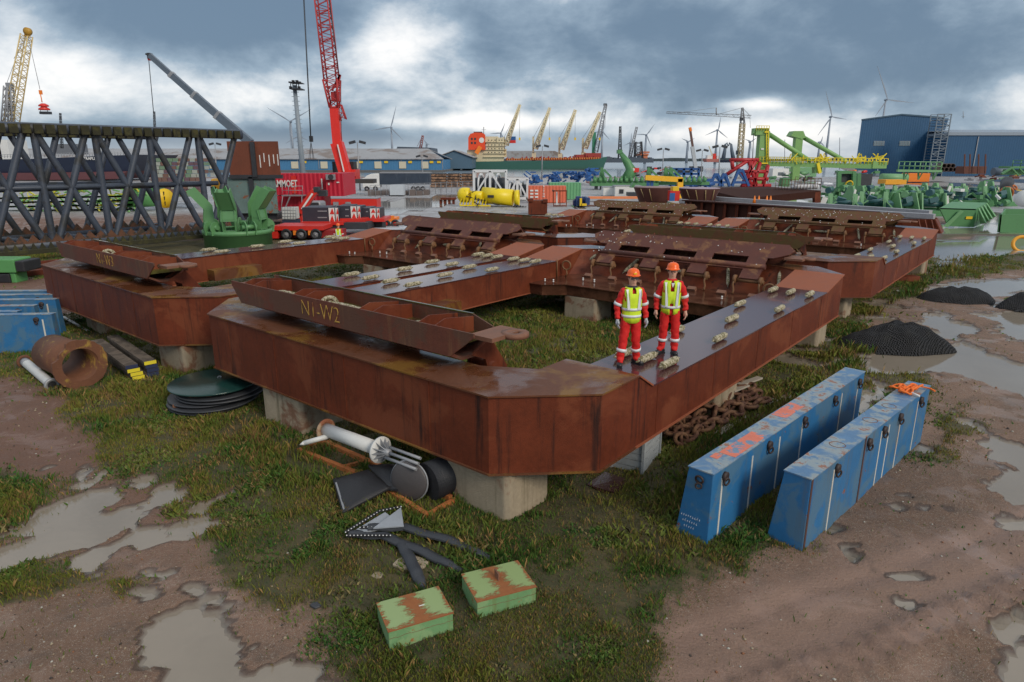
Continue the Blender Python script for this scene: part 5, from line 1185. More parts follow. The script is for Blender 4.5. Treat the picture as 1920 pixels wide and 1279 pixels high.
# --- two-tone tank standing behind
Y = 60.; t = T('ballast_box', 'tall steel box, rusty above and flaking green below, behind the lattice leg', 'steel box', 480, Y)
def bxs(b, x0, y0, x1, y1, Y, dep):
    e = W(x1, 300, Y+dep)-W(x1, 300, Y); z0, z1 = W((x0+x1)/2, y1, Y).z, W((x0+x1)/2, y0, Y).z; a_, c_ = W(x0, y1, Y).x, W(x1, y1, Y).x
    b.slab([(a_, Y, z0), (c_, Y, z0), (c_, Y, z1), (a_, Y, z1)], (e.x, e.y, 0))
b = MB(); bxs(b, 432, 265, 527, 332, Y, 4.5); b.build('rusty_box', mat('deep_rust', (.16, .045, .022), .75, 0, .35, .9, streak=.6, scol=(.04, .03, .02)), t, world=True)
b = MB(); bxs(b, 432, 332.5, 522, 400, Y+.15, 4.3); b.build('green_box', mat('flaking_sea_green', (.13, .20, .19), .6, 0, .25, .8, rust=.33, rscale=1.2, streak=.6, scol=(.03, .025, .02)), t, world=True)
b = MB(); bx(b, 474, 266, 482, 332, Y-.22, .2); bx(b, 472, 332, 480, 400, Y-.1, .2); bx(b, 430, 328, 530, 335, Y-.1, .2); b.build('dark_channel', DKG, t, world=True)
b = MB(); q_ = random.Random(2)
for k, px in enumerate((488, 495, 505, 513, 521)): bx(b, px, 287+q_.uniform(0, 4), px+1.6, 303+q_.uniform(0, 12), Y-.03, .03)
b.build('white_runs', WHITE, t, world=True)
b = MB(); bx(b, 436, 400, 520, 412, Y+.6, 3.5); b.build('support', DKG, t, world=True)

# --- red office containers, trailer, counterweights
REDC = mat('container_red', (.50, .012, .035), .45, 0, .06, 1., corr=1., corrfreq=14.)
REDP = mat('red_plain', (.62, .03, .02), .4, 0, .08, 1.)
Y = gy(404); g_ = 'red containers of the crane yard'
t = T('container', 'upper red site container with white lettering and an air conditioner', 'container', 585, Y, g_)
b = MB(); bx(b, 495, 325, 612, 366, Y, 2.6); b.build('container_body', REDC, t, world=True); b = MB(); bx(b, 613, 325, 645, 368, Y-1.5, 5.4); b.build('end_module', REDC, t, world=True)
b = MB(); bx(b, 611, 327, 628, 337, Y-1.9, .38); b.build('air_conditioner', GRY, t, world=True); b = MB(); c = W(620, 332, Y-1.93); b.lathe([(0, 0), (.28, 0)], 16, c, (0, -1, 0)); b.build('fan_grille', DKG, t, world=True)
b = MB(); bx(b, 548, 330, 557, 363, Y-.08, .07); b.build('door', REDP, t, world=True)
z0 = W(536, 345, Y); text('lettering', 'MAMMOET', 1.0, WHITE, t, (W(531, 345, Y).x, Y-.12, z0.z), (PI/2, 0, 0), .01, world=True, bold=.02, xs=.62)
b = MB(); bx(b, 603, 335, 605.5, 355, Y-.1, .05); bx(b, 615, 343, 618, 347, Y-1.6, .05); bx(b, 631, 341, 636, 343, Y-1.6, .05); b.build('white_marks', WHITE, t, world=True)
t = T('container', 'lower red site container beneath the lettered one', 'container', 560, Y, g_); b = MB(); bx(b, 520, 367, 610, 403, Y+.1, 2.6); b.build('container_body', REDC, t, world=True)
t = T('walkway_stair', 'grey metal landing with railing and stair against the red containers', 'stair', 550, Y); b = MB(); bx(b, 528, 366, 568, 368, Y-1.3, 1.2)
def PW(px, py, Y): return W(px, py, Y)
for px in (529, 541, 553, 567): b.tube(PW(px, 366, Y-1.3), PW(px, 348, Y-1.3), .03, n=5)
for py in (349, 357): b.tube(PW(529, py, Y-1.3), PW(567, py, Y-1.3), .03, n=5)
b.tube(PW(530, 368, Y-1.3), PW(526, 400, Y-1.3), .04, n=5); b.tube(PW(566, 368, Y-1.3), PW(566, 402, Y-1.3), .04, n=5); b.beam(PW(544, 369, Y-1.4), PW(530, 402, Y-1.4), .25, .08); b.build('stair_frame', GRY, t, world=True)
Y = gy(391); t = T('container', 'low flat-topped red container right of the tall pair', 'container', 660, Y, g_); b = MB(); bx(b, 612, 373, 707, 391, Y, 2.5); b.build('container_body', REDP, t, world=True); b = MB(); bx(b, 612, 371.5, 707, 373, Y-.02, 2.54); b.build('roof', GRY, t, world=True)
for px in (625, 648): b = MB(); bx(b, px, 379, px+9, 388, Y-.5, .4); b.build('control_box', GRY, t, world=True)
WHEEL_T = BLACK; RIM = mat('wheel_rim', (.35, .34, .36), .5, .3)
def wheel(c, r, w, parent, axis=(0, 1, 0), rim=None):
    b = MB(); b.lathe([(r*.55, -w/2), (r*.95, -w/2), (r, -w*.35), (r, w*.35), (r*.95, w/2), (r*.55, w/2)], 20, c, axis, closed=True); o = b.build('wheel', BLACK, parent, world=True)
    b = MB(); b.lathe([(0, -w*.2), (r*.2, -w*.45), (r*.3, -w*.2), (r*.56, -w*.3), (r*.56, w*.3), (0, w*.3)], 16, c, axis); q = b.build('rim', rim or RIM, None); m = q.data; q.parent = o; m.transform(wmat(parent).inverted())
Y = gy(452); t = T('flatbed_trailer', 'red low modular trailer on three visible wheels behind the left frame', 'trailer', 560, Y)
b = MB(); bx(b, 512, 424, 606, 432, Y-.1, 2.6); b.build('deck', REDP, t, world=True); b = MB(); bx(b, 520, 432, 640, 446, Y+.6, 1.6); b.build('chassis', mat('dark_red', (.28, .02, .02), .5), t, world=True)
b = MB(); bx(b, 596, 418, 690, 430, Y+3, 2.5); b.build('rear_deck', DKG, t, world=True)
for px in (538, 566, 593): wheel(W(px, 439, Y), .40, .35, t)
for px in (552, 580): b = MB(); bx(b, px-2, 431, px+4, 441, Y-.08, .1); b.build('marker', ORG, t, world=True)
b = MB(); bx(b, 496, 426, 522, 447, Y, 1.6); b.build('power_pack', REDP, t, world=True)
CWB = mat('counterweight_black', (.035, .035, .05), .5, 0, .2, 2.)
def tri_signs(b, x0, x1, y0, y1, Y):
    pass
g_ = 'black counterweight blocks on red trailers'
for i, (x0, x1, xw, y0, y1, lab) in enumerate(((568, 618, 636, 389, 416, 'widest black counterweight block with red and white end, left of three'), (633, 659, 677, 386, 410, 'black counterweight block with red and white end, middle of three'), (675, 695, 713, 390, 410, 'smallest black counterweight block with red and white end, right of three'))):
    Y = gy(440)-1+i*1.0; t = T('counterweight', lab, 'counterweight', (x0+x1)/2, Y, g_)
    b = MB(); bx(b, x0, y0, x1, y1, Y, 2.4); bx(b, x1+.5, y0+1, xw, y1-.5, Y+.35, 2.); b.build('block_stack', CWB, t, world=True, bevel=.03)
    b = MB(); bx(b, x1-.5, y0+1, x1+10, y1, Y-.06, .05); bx(b, x1+12, y0+1, xw-1, y1-1, Y+.28, .05); b.build('white_panel', WHITE, t, world=True)
    b = MB()
    for xx in (x1+4.7, xw-3.5):
        for r_ in (0, 1):
            h = (y1-y0)/2; ya = y0+1.5+r_*h; w = 4.2 if xx < x1+8 else 2.2; Yp = Y-.09 if xx < x1+8 else Y+.25; b.slab([W(xx-w, ya+h-2.5, Yp), W(xx+w, ya+h-2.5, Yp), W(xx, ya, Yp)], (0, .02, 0))
    b.build('red_triangle', REDP, t, world=True)
    b = MB(); 
    for r_ in (0, 1): bx(b, x0+(x1-x0)*.55, y0+6+r_*12, x1-5, y0+8+r_*12, Y-.03, .03)
    b.build('white_lettering', GRY, t, world=True)
    b = MB(); bx(b, x0-4, y1, xw+8, y1+6, Y-.4, 3.); b.build('carrier_deck', REDP, t, world=True)
    b = MB(); bx(b, x0, y1+6, xw+4, y1+20, Y+.4, 1.6); b.build('undercarriage', BLACK, t, world=True)
Y = gy(424); t = T('self_propelled_trailer', 'small red trailer tail with two wheels beside the folded brown panel', 'trailer', 735, Y); b = MB(); bx(b, 706, 409, 742, 414, Y, 2.); bx(b, 728, 405, 738, 416, Y-.2, .5); b.build('deck', ORG, t, world=True)
for px in (724, 741): wheel(W(px, 419, Y-.2), .35, .3, t, rim=REDP)
Y = gy(424); t = T('liquid_tank', 'white caged liquid tank on dark pallets beside the trailer', 'liquid tank', 543, Y)
b = MB(); bx(b, 529, 389, 555, 411, Y, 1.1); b.build('tank', mat('milky_plastic', (.52, .54, .52), .5), t, world=True, bevel=.05)
b = MB()
for k in range(6): px = 529+k*5.2; b.tube(W(px, 388, Y-.03), W(px, 412, Y-.03), .018, n=4)
for k in range(5): py = 388+k*6; b.tube(W(529, py, Y-.03), W(555, py, Y-.03), .018, n=4)
b.build('cage', GRY, t, world=True)
b = MB(); bx(b, 530, 412, 557, 424, Y, 1.1); b.build('pallet', mat('dark_blue_plastic', (.02, .03, .06), .6), t, world=True)
Y = gy(424)+2; t = T('knuckle_boom', 'red knuckle boom arm with dark head above the counterweights', 'crane arm', 575, Y)
b = MB(); b.beam(W(562, 398, Y), W(591, 358, Y), .55, .6); bx(b, 557, 393, 567, 420, Y, .8); b.build('arm', REDP, t, world=True); b = MB(); bx(b, 588, 351, 597, 361, Y-.3, .8); bx(b, 597, 357, 612, 368, Y, .6); b.build('head', DKG, t, world=True); b = MB(); b.beam(W(566, 392, Y-.4), W(586, 363, Y-.4), .08, .15); b.build('white_stripe', WHITE, t, world=True)
t = T('site_vehicle', 'grey vehicle cab partly hidden behind the counterweights', 'vehicle', 590, Y+3); b = MB(); bx(b, 572, 378, 602, 398, Y+3, 2.); b.build('cab', GRY, t, world=True, bevel=.2); b = MB(); bx(b, 576, 380, 598, 388, Y+2.95, .04); b.build('window', DKG, t, world=True)
Y = gy(470); 
pc = person('person', 'small figure in yellow jacket and helmet standing behind the left frame by the trailer', (W(635, 440, 42).x, 42, 0), 0, 1.0, {}, False)
# --- telescopic and lattice cranes
Y = 115.; t = T('mobile_crane', 'red mobile crane with telescopic boom and tall lattice jib, tallest thing in the yard', 'crane', 650, Y)
def tri_boom(b, p0, p1, w): b.beam(p0, p1, w, w)
b = MB(); b.beam(W(651, 335, Y), W(632, 268, Y), 1.75, 1.9); b.build('boom_base', mat('crane_red', (.72, .03, .02), .4), t, world=True)
b = MB(); b.beam(W(633, 270, Y), W(627, 200, Y), 1.25, 1.4); b.build('boom_section', mat('crane_red', (.72, .03, .02)), t, world=True)
b = MB(); b.beam(W(645, 322, Y-1.2), W(633, 271, Y-1.2), .3, .15); b.build('white_stripe', WHITE, t, world=True)
b = MB(); b.truss(W(627, 202, Y), W(622, 150, Y), 1.3, 2.3, 4, .16, .09, up=(0, 1, 0)); b.truss(W(622, 152, Y), W(600, -40, Y), 2.0, 2.0, 22, .13, .07, up=(0, 1, 0)); b.build('lattice_jib', mat('lattice_red', (.42, .03, .03), .5), t, world=True)
b = MB(); b.beam(W(630, 176, Y), W(638, 140, Y), .3); b.beam(W(622, 170, Y), W(638, 140, Y), .3); b.beam(W(630, 160, Y), W(637, 141, Y), .3); b.truss(W(635, 198, Y), W(644, 225, Y), .9, .9, 3, .1, .06, up=(0, 1, 0)); bx(b, 621, 172, 636, 190, Y-.3, 1.2); b.build('jib_foot', mat('lattice_red', (.42, .03, .03)), t, world=True)
b = MB(); b.tube(W(635, 137, Y), W(616, -5, Y), .06, n=5); b.tube(W(635, 137, Y), W(617.5, -5, Y), .05, n=5); b.tube(W(639, 150, Y), W(641, 330, Y), .04, n=5); b.tube(W(567, -40, Y-2), W(582, 256, Y-2), .06, n=5); b.tube(W(568.5, -40, Y-2), W(583.2, 256, Y-2), .05, n=5); b.build('hoist_rope', DKG, t, world=True)
b = MB(); bx(b, 580, 255, 586, 266, Y-2.3, .5); b.build('hook_block', BLACK, t, world=True)
b = MB(); [b.tube(W(583, 266, Y-2), W(px, 298, Y-2), .04, n=4) for px in (579, 582, 587, 589)]; b.build('sling', DKG, t, world=True)
b = MB(); bx(b, 653, 303, 664, 327, Y+1, 2.5); bx(b, 624, 303, 630, 325, Y+1, 2.5); b.build('counterweight', BLACK, t, world=True); b = MB(); bx(b, 636, 318, 668, 336, Y, 3.); bx(b, 650, 322, 665, 331, Y-1, 1.2); b.build('superstructure', REDP, t, world=True)
b = MB(); bx(b, 630, 336, 700, 344, Y-1, 3); b.build('carrier', mat('carrier_dark', (.05, .045, .04), .5), t, world=True)
Y = 95.; t = T('telescopic_crane', 'dark grey telescopic crane boom slanting up to the left above the lattice leg', 'crane', 460, Y)
pts = [(470, 268), (408, 216), (364, 178), (321, 140), (281, 104)]
for k in range(4): b = MB(); b.beam(W(*pts[k], Y), W(*pts[k+1], Y), 1.05-.14*k, 1.05-.14*k); b.build('boom_section', mat('slate_blue_steel', (.10, .13, .17), .45), t, world=True)
b = MB(); 
for k in range(1, 4): d = (W(*pts[k+1], Y)-W(*pts[k], Y)).normalized(); p = W(*pts[k], Y); b.beam(p-d*.25, p+d*.15, 1.25-.14*k)
b.build('boom_collar', GRY, t, world=True)
b = MB(); bx(b, 276, 99, 282, 110, Y, .8); b.beam(W(285, 108, Y), W(273, 101, Y), .2); b.build('boom_head', DKG, t, world=True); b = MB(); bx(b, 277, 110, 282, 113, Y, .5); b.build('red_sheave', REDP, t, world=True)
b = MB(); b.tube(W(279, 113, Y), W(288, 212, Y), .05, n=4); b.build('hoist_rope', DKG, t, world=True)
Y = 150.; t = T('lattice_crane', 'yellow lattice boom crane at the far left with a white portal beside it', 'crane', 20, Y)
b = MB(); b.truss(W(21, 232, Y), W(50, 66, Y), 2.0, 1.5, 22, .13, .07, up=(0, 1, 0)); b.build('lattice_boom', mat('crane_cream_yellow', (.62, .48, .22), .5), t, world=True)
b = MB(); b.lathe([(0, -.4), (.75, -.4), (.75, .4), (0, .4)], 16, W(52, 59, Y), (0, 1, 0)); bx(b, 46, 60, 54, 68, Y-.3, .6); b.build('boom_head', mat('ochre', (.45, .25, .03), .5), t, world=True)
b = MB(); b.truss(W(8, 235, Y-1), W(13, 162, Y-1), .8, .8, 6, .14, .08, up=(0, 1, 0)); b.truss(W(22, 235, Y-1), W(19, 162, Y-1), .8, .8, 6, .14, .08, up=(0, 1, 0)); bx(b, 11, 155, 21, 164, Y-1, 1); b.build('gantry', GRY, t, world=True)
b = MB(); b.tube(W(52, 66, Y), W(75, 168, Y), .05, n=4); b.tube(W(50, 70, Y), W(26, 110, Y), .04, n=4); b.tube(W(46, 66, Y), W(12, 158, Y), .04, n=4); b.build('hoist_rope', GRY, t, world=True)
b = MB(); bx(b, 73.5, 169, 78, 177, Y, .4); b.tube(W(76, 177, Y), W(79, 192, Y), .1, n=5); b.build('hook_block', ORG, t, world=True)
b = MB(); b.lathe([(.4, 0), (.95, -.35), (1.0, -.6), (.5, -.7), (1.1, -1.1), (1.1, -1.35), (0, -1.4)], 14, W(81, 194, Y)); one(b, 'load', REDP, 'small red and white load hanging from the yellow crane', 'load')
b = MB(); bx(b, 74, 209, 91, 214, Y-.5, 1.2); b.tube(W(76, 203, Y), W(76, 210, Y), .05, n=4); b.tube(W(89, 203, Y), W(89, 210, Y), .05, n=4); one(b, 'basket', DKG, 'dark basket slung below the red load at far left', 'basket')
for i, (px, y0, y1, lab) in enumerate(((113, 212, 238, 'thin dark mast rising above the lattice leg near the left edge'), (289, 209, 243, 'thin dark mast under the hook line of the telescopic crane'))):
    b = MB(); b.truss(W(px+3, y1+40, 170), W(px, y0, 170), .5, .3, 14, .06, .04, up=(0, 1, 0)); one(b, 'antenna_mast', DKG, lab, 'mast')
# --- light mast and lamp posts
def lamp_post(px, ytop, pxb, Y, r, lab, heads=2):
    t = T('lamp_post', lab, 'lamp post', pxb, Y, 'lamp posts across the harbour yard'); b = MB(); zt = W(px, ytop, Y); x0 = W(pxb, 320, Y).x
    b.tube((x0, Y, 0), zt, r*1.4, r*.7, n=8); b.build('pole', GRY, t, world=True)
    for s in (-1, 1): b = MB(); b.box(zt+Vector((s*r*8, 0, 0)), (r*10, r*5, r*4), rot=(0, s*.25, 0)); b.build('lamp_head', DKG, t, world=True)
Y = 100.; t = T('light_mast', 'tall light mast with platform of floodlights left of the red crane', 'light mast', 565, Y)
b = MB(); b.tube((W(570, 335, Y).x, Y, 0), W(552, 160, Y), .45, .28, n=10); 
for k in range(26): p = Vector((W(570, 335, Y).x, Y, 0)).lerp(W(552, 160, Y), k/26+.02); b.box(p, (1.1, .1, .06))
b.build('pole', mat('mast_grey', (.22, .26, .30), .5), t, world=True)
b = MB(); bx(b, 541, 153.5, 562, 155, Y-1, 2.2); bx(b, 542, 165, 563, 167, Y-1, 2.2)
for px in (545, 549, 556, 560): b.tube(W(px, 154, Y), W(px, 166, Y), .07, n=5)
b.build('platform', DKG, t, world=True)
for k, (px, py) in enumerate(((543, 154), (549, 151.5), (556, 151.5), (561, 154), (544, 163), (560, 163))): b = MB(); bx(b, px-2.2, py-1.3, px+2.2, py+1.5, Y-1.3, .4); b.build('floodlight', BLACK, t, world=True)
for px, yt, pb_, Y, r, lab in ((670, 267, 673, 130, .12, 'lamp post with two heads just right of the red crane'), (1017, 274, 1016, 190, .14, 'lamp post standing before the middle of the green ship'), (791, 293, 793, 180, .12, 'short lamp post in front of the long warehouse'), (1244, 280, 1243, 190, .13, 'lamp post before open water left of the thin tilted crane'), (1317, 282, 1316, 190, .13, 'lamp post right of the thin tilted crane'), (1350, 275, 1349, 170, .14, 'lamp post beside the arched ship cranes'), (403, 270, 404, 150, .1, 'small lamp post seen above the warehouse roof by the lattice leg')): lamp_post(px, yt, pb_, Y, r, lab)
# --- wind turbines
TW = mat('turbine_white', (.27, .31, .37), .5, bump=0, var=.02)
def turbine(hx, hy, tips, Y, lab, base=322):
    t = T('wind_turbine', lab, 'wind turbine', hx, Y, 'wind turbines on the horizon'); H_ = W(hx, hy, Y); k = Y/F
    b = MB(); b.tube((H_.x, Y+2, 0), (H_.x, Y+2, H_.z), 2.6*k, 1.25*k, n=14); b.build('tower', TW, t, world=True)
    b = MB(); b.path([(H_.x, Y-3*k, H_.z), (H_.x, Y, H_.z), (H_.x, Y+7*k, H_.z)], [.9*k, 1.9*k, 1.6*k], 10); b.build('nacelle', TW, t, world=True)
    for tx, ty in tips:
        tp = W(tx, ty, Y-1); d = tp-H_; s_ = Vector((d.z, 0, -d.x)).normalized(); hub = Vector((H_.x, Y-2.5*k, H_.z)); tp = Vector((tp.x, Y-2.5*k, tp.z)); m = hub.lerp(tp, .25)
        b = MB(); b.slab([hub+s_*.5*k, m+s_*1.5*k, tp+s_*.15*k, tp-s_*.15*k, m-s_*.7*k, hub-s_*.5*k], (0, .6*k, 0)); b.build('blade', TW, t, world=True)
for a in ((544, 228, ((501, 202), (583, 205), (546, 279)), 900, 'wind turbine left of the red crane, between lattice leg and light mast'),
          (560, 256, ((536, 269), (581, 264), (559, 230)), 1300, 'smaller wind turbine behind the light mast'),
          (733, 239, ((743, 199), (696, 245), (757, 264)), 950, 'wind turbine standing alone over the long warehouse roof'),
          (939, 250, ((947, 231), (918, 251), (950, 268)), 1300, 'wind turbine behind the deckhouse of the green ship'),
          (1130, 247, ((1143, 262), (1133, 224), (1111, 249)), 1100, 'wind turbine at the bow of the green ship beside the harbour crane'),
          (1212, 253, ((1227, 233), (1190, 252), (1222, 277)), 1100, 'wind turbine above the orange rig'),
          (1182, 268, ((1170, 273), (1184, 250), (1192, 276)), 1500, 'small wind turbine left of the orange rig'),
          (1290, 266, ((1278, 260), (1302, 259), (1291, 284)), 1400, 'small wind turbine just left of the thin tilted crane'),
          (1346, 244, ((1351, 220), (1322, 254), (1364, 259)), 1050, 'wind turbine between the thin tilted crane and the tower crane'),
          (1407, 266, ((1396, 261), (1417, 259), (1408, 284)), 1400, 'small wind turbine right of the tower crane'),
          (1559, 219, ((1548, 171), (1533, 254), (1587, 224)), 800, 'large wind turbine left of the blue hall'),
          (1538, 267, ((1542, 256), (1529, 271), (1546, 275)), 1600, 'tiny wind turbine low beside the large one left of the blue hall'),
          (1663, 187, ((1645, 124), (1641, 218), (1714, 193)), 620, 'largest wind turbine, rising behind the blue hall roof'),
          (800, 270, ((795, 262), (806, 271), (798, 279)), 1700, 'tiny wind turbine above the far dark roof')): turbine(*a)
# --- warehouses across the water
WB = mat('warehouse_blue', (.06, .20, .38), .5, 0, .08, .1, corr=.6, corrfreq=8.); ROOF = mat('warehouse_roof', (.30, .30, .31), .6, 0, .2, .15, color2=(.20, .16, .14), c2amt=.4, c2scale=.08); CRM = mat('cream_panel', (.60, .55, .42), .6)
qy = MB(); qy.bb(-420, -33, 320, 900, -1, 1.0); o = props(qy.build('quay', mat('quay_stone', (.12, .12, .12), .8)), kind='structure')
Yw = 330.; t = T('warehouse', 'long low blue warehouse with cream doors and a pale roof across the water', 'warehouse', 600, Yw)
xl = W(-150, 318, Yw).x; xr = W(829, 318, Yw).x; zc_ = W(829, 299, Yw).z; zr = W(700, 281, Yw).z
b = MB(); b.bb(xl, xr, Yw, Yw+45, 1, zc_); b.build('wall', WB, t, world=True)
b = MB(); b.slab([(xl, Yw-1, zc_), (xr+1, Yw-1, zc_), (xr-9, Yw+20, zr+.6), (xl, Yw+20, zr+.6)], (0, 0, .3)); b.slab([(xr-9, Yw+20, zr+.6), (xl, Yw+20, zr+.6), (xl, Yw+46, zc_), (xr+1, Yw+46, zc_)], (0, 0, .3)); b.build('roof', ROOF, t, world=True)
for k in range(26):
    px = 830-k*37.5*(1.03); 
    b = MB(); bx(b, px-.6, 299, px+.6, 317, Yw-.25, .2); b.build('downpipe', GRY, t, world=True)
for px in (553, 608, 665, 709, 755, 797, 340, 400, 470, 240, 160): b = MB(); bx(b, px-6.5, 303, px+6.5, 316, Yw-.4, .3); b.build('door', CRM, t, world=True)
for px in (571, 677, 724, 769, 809, 823, 395, 262): b = MB(); bx(b, px-3.5, 302, px+3.5, 306, Yw-.5, .2); b.build('sign', YEL, t, world=True)
Yw = 380.; t = T('warehouse', 'blue gabled warehouse end between the long warehouse and the green ship', 'warehouse', 850, Yw)
b = MB(); L_ = W(820, 318, Yw).x; R_ = W(885, 318, Yw).x; zt = W(852, 283, Yw).z; ze = W(820, 296, Yw).z; b.prism([(L_, 1), (R_, 1), (R_, ze), ((L_+R_)/2, zt), (L_, ze)], Yw, Yw+50, 'y'); b.build('wall', mat('slate_blue', (.07, .13, .19), .6), t, world=True)
b = MB(); b.slab([(L_-1, Yw-1, ze), ((L_+R_)/2, Yw-1, zt+.2), ((L_+R_)/2, Yw+51, zt+.2), (L_-1, Yw+51, ze)], (0, 0, .4)); b.slab([((L_+R_)/2, Yw-1, zt+.2), (R_+1, Yw-1, ze), (R_+1, Yw+51, ze), ((L_+R_)/2, Yw+51, zt+.2)], (0, 0, .4)); b.build('roof', ROOF, t, world=True)
b = MB(); Yw = 700.; b.prism([(W(742, 300, Yw).x, 0), (W(812, 300, Yw).x, 0), (W(808, 277, Yw).x, W(0, 277, Yw).z), (W(745, 275, Yw).x, W(0, 275, Yw).z), (W(742, 282, Yw).x, W(0, 282, Yw).z)], Yw, Yw+60, 'y'); one(b, 'hangar', mat('dark_slate', (.07, .09, .12), .6), 'dark slate hangar roof above the long warehouse', 'hangar')
for (px, y0, px2) in ((790, 254, 782), (792, 256, 797)): pass
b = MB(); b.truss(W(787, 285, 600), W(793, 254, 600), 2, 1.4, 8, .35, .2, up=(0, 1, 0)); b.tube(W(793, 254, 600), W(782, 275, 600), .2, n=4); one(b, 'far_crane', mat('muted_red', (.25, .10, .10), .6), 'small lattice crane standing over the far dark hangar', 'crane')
b = MB(); Yw = 650.; L_ = W(950, 300, Yw).x; R_ = W(1056, 300, Yw).x; b.prism([(L_, 0), (R_, 0), (R_, W(0, 290, Yw).z), (W(1040, 300, Yw).x, W(0, 283, Yw).z), (L_, W(0, 283, Yw).z)], Yw, Yw+30, 'y'); one(b, 'shed', ROOF, 'long pale shed roof seen behind the green ship deck', 'shed')

# --- dark ship behind the lattice leg
Ys = 190.; t = T('cargo_ship', 'dark blue hulled ship with dull red bottom behind the lattice leg', 'ship', 100, Ys)
def hull(b, prof_top, prof_bot, Y, wd):
    n = len(prof_top); A = [b.pt(W(x, y, Y)) for x, y in prof_top]; B = [b.pt(W(x, y, Y)+Vector((0, wd*.06, 0))) for x, y in prof_bot]; C_ = [b.pt(W(x, y, Y)+Vector((0, wd, 0))) for x, y in prof_top]; D = [b.pt(W(x, y, Y)+Vector((0, wd*.94, 0))) for x, y in prof_bot]
    for i in range(n-1): b.face((B[i], B[i+1], A[i+1], A[i])); b.face((C_[i], C_[i+1], D[i+1], D[i])); b.face((A[i], A[i+1], C_[i+1], C_[i]))
    b.face((A[0], C_[0], D[0], B[0])); b.face((B[-1], D[-1], C_[-1], A[-1])); return b
b = MB(); hull(b, [(-300, 303), (60, 298), (200, 292), (262, 290)], [(-300, 326), (60, 324), (196, 322), (240, 321)], Ys, 22); b.build('hull', mat('navy_hull', (.02, .03, .06), .4), t, world=True)
b = MB(); hull(b, [(-300, 326.2), (60, 324.2), (196, 322.2), (238, 321.2)], [(-300, 340), (60, 338), (180, 337), (215, 336)], Ys+.5, 21); b.build('bottom_paint', mat('hull_red', (.22, .09, .10), .6), t, world=True)
b = MB(); 
for k in range(60): px = -60+k*5.3; b.tube(W(px, 298-k*.12, Ys), W(px, 291-k*.12, Ys), .06, n=4)
b.tube(W(-60, 292, Ys), W(258, 284, Ys), .07, n=4); b.tube(W(-60, 295, Ys), W(258, 287, Ys), .05, n=4); b.build('railing', GRY, t, world=True)
b = MB(); bx(b, 106, 270, 150, 289, Ys+6, 4); b.build('deck_frame', mat('frame_grey', (.16, .17, .19), .6), t, world=True)
text('lettering', 'TRAPLE A', 1.0, WHITE, t, (W(172, 297, Ys).x, Ys-.2, W(172, 297.5, Ys).z), (PI/2, 0, .03), .02, world=True, bold=.02)
b = MB(); bx(b, 0, 262, 20, 300, Ys+8, 8); bx(b, -80, 270, 5, 300, Ys+8, 8); b.build('deckhouse', WHITE, t, world=True)
# --- stacks seen through the leg
q_ = random.Random(31)
PAL = [mat('pallet_%s' % n_, c, .8) for n_, c in (('green', (.16, .24, .16)), ('brown', (.18, .10, .08)), ('pale', (.34, .36, .32)), ('plum', (.14, .08, .10)))]
Y = 80.
t = T('tile_stack', 'stepped pile of green and brown strapped plates seen through the lattice leg', 'plate pile', 330, Y); 
for r_ in range(10):
    for k in range(9):
        b = MB(); bx(b, 275+r_*2+k*10.5, 362.6-r_*7.3, 284.5+r_*2+k*10.5, 369-r_*7.3, Y+r_*.5, 1.5); b.build('plate_bundle', PAL[q_.randrange(4)], t, world=True)
YG = mat('lime_yellow_paint', (.55, .50, .04), .5); LG = mat('lattice_green', (.20, .45, .14), .5)
Y = 75.; t = T('lattice_rack', 'low yellow and green lattice frames lying behind the lattice leg', 'lattice frame', 150, Y)
for m, n_ in ((YG, 70), (LG, 90)):
    b = MB()
    for k in range(n_):
        x = q_.uniform(20, 260); y = q_.uniform(352, 402); b.beam(W(x, y, Y+q_.uniform(0, 6)), W(x+q_.uniform(-30, 30), y+q_.uniform(-16, 10), Y+q_.uniform(0, 6)), .14)
    for k in range(4): b.beam(W(0, 372+k*8, Y+k), W(250, 368+k*8, Y+k), .2)
    b.build('lattice_bars', m, t, world=True)
t = T('green_drum', 'round green tank seen through the right part of the lattice leg', 'tank', 268, 78); b = MB(); b.tube(W(240, 371, 78), W(292, 368, 78), 1.15, n=20); b.build('shell', GRN, t, world=True)
t = T('yellow_machine', 'yellow and black machine with tracks behind the claw gripper', 'machine', 395, 66); b = MB(); bx(b, 398, 335, 422, 376, 66, 3); b.build('body', mat('machine_orange', (.65, .33, .02), .5), t, world=True, bevel=.2); b = MB(); bx(b, 396, 350, 405, 365, 65.8, .2); bx(b, 422, 340, 427, 395, 65.5, 2); b.build('frame', BLACK, t, world=True); b = MB(); bx(b, 404, 375, 425, 402, 66.5, 2.5); b.build('leg', mat('deep_rust', (.16, .045, .022)), t, world=True)
t = T('warning_disc', 'yellow disc with black chevrons seen through the lattice leg', 'disc sign', 308, 70); c = W(309, 372, 70); b = MB(); b.lathe([(0, 0), (1.0, 0), (1.0, .1), (0, .1)], 20, c, (1, -.6, 0)); b.build('disc_face', YEL, t, world=True); b = MB()
for k in (-.5, 0, .5): b.beam(c+Vector((-.03, -.15, k-.2)), c+Vector((.02, -.15, k+.2)), .1, .15)
b.build('chevron', BLACK, t, world=True)

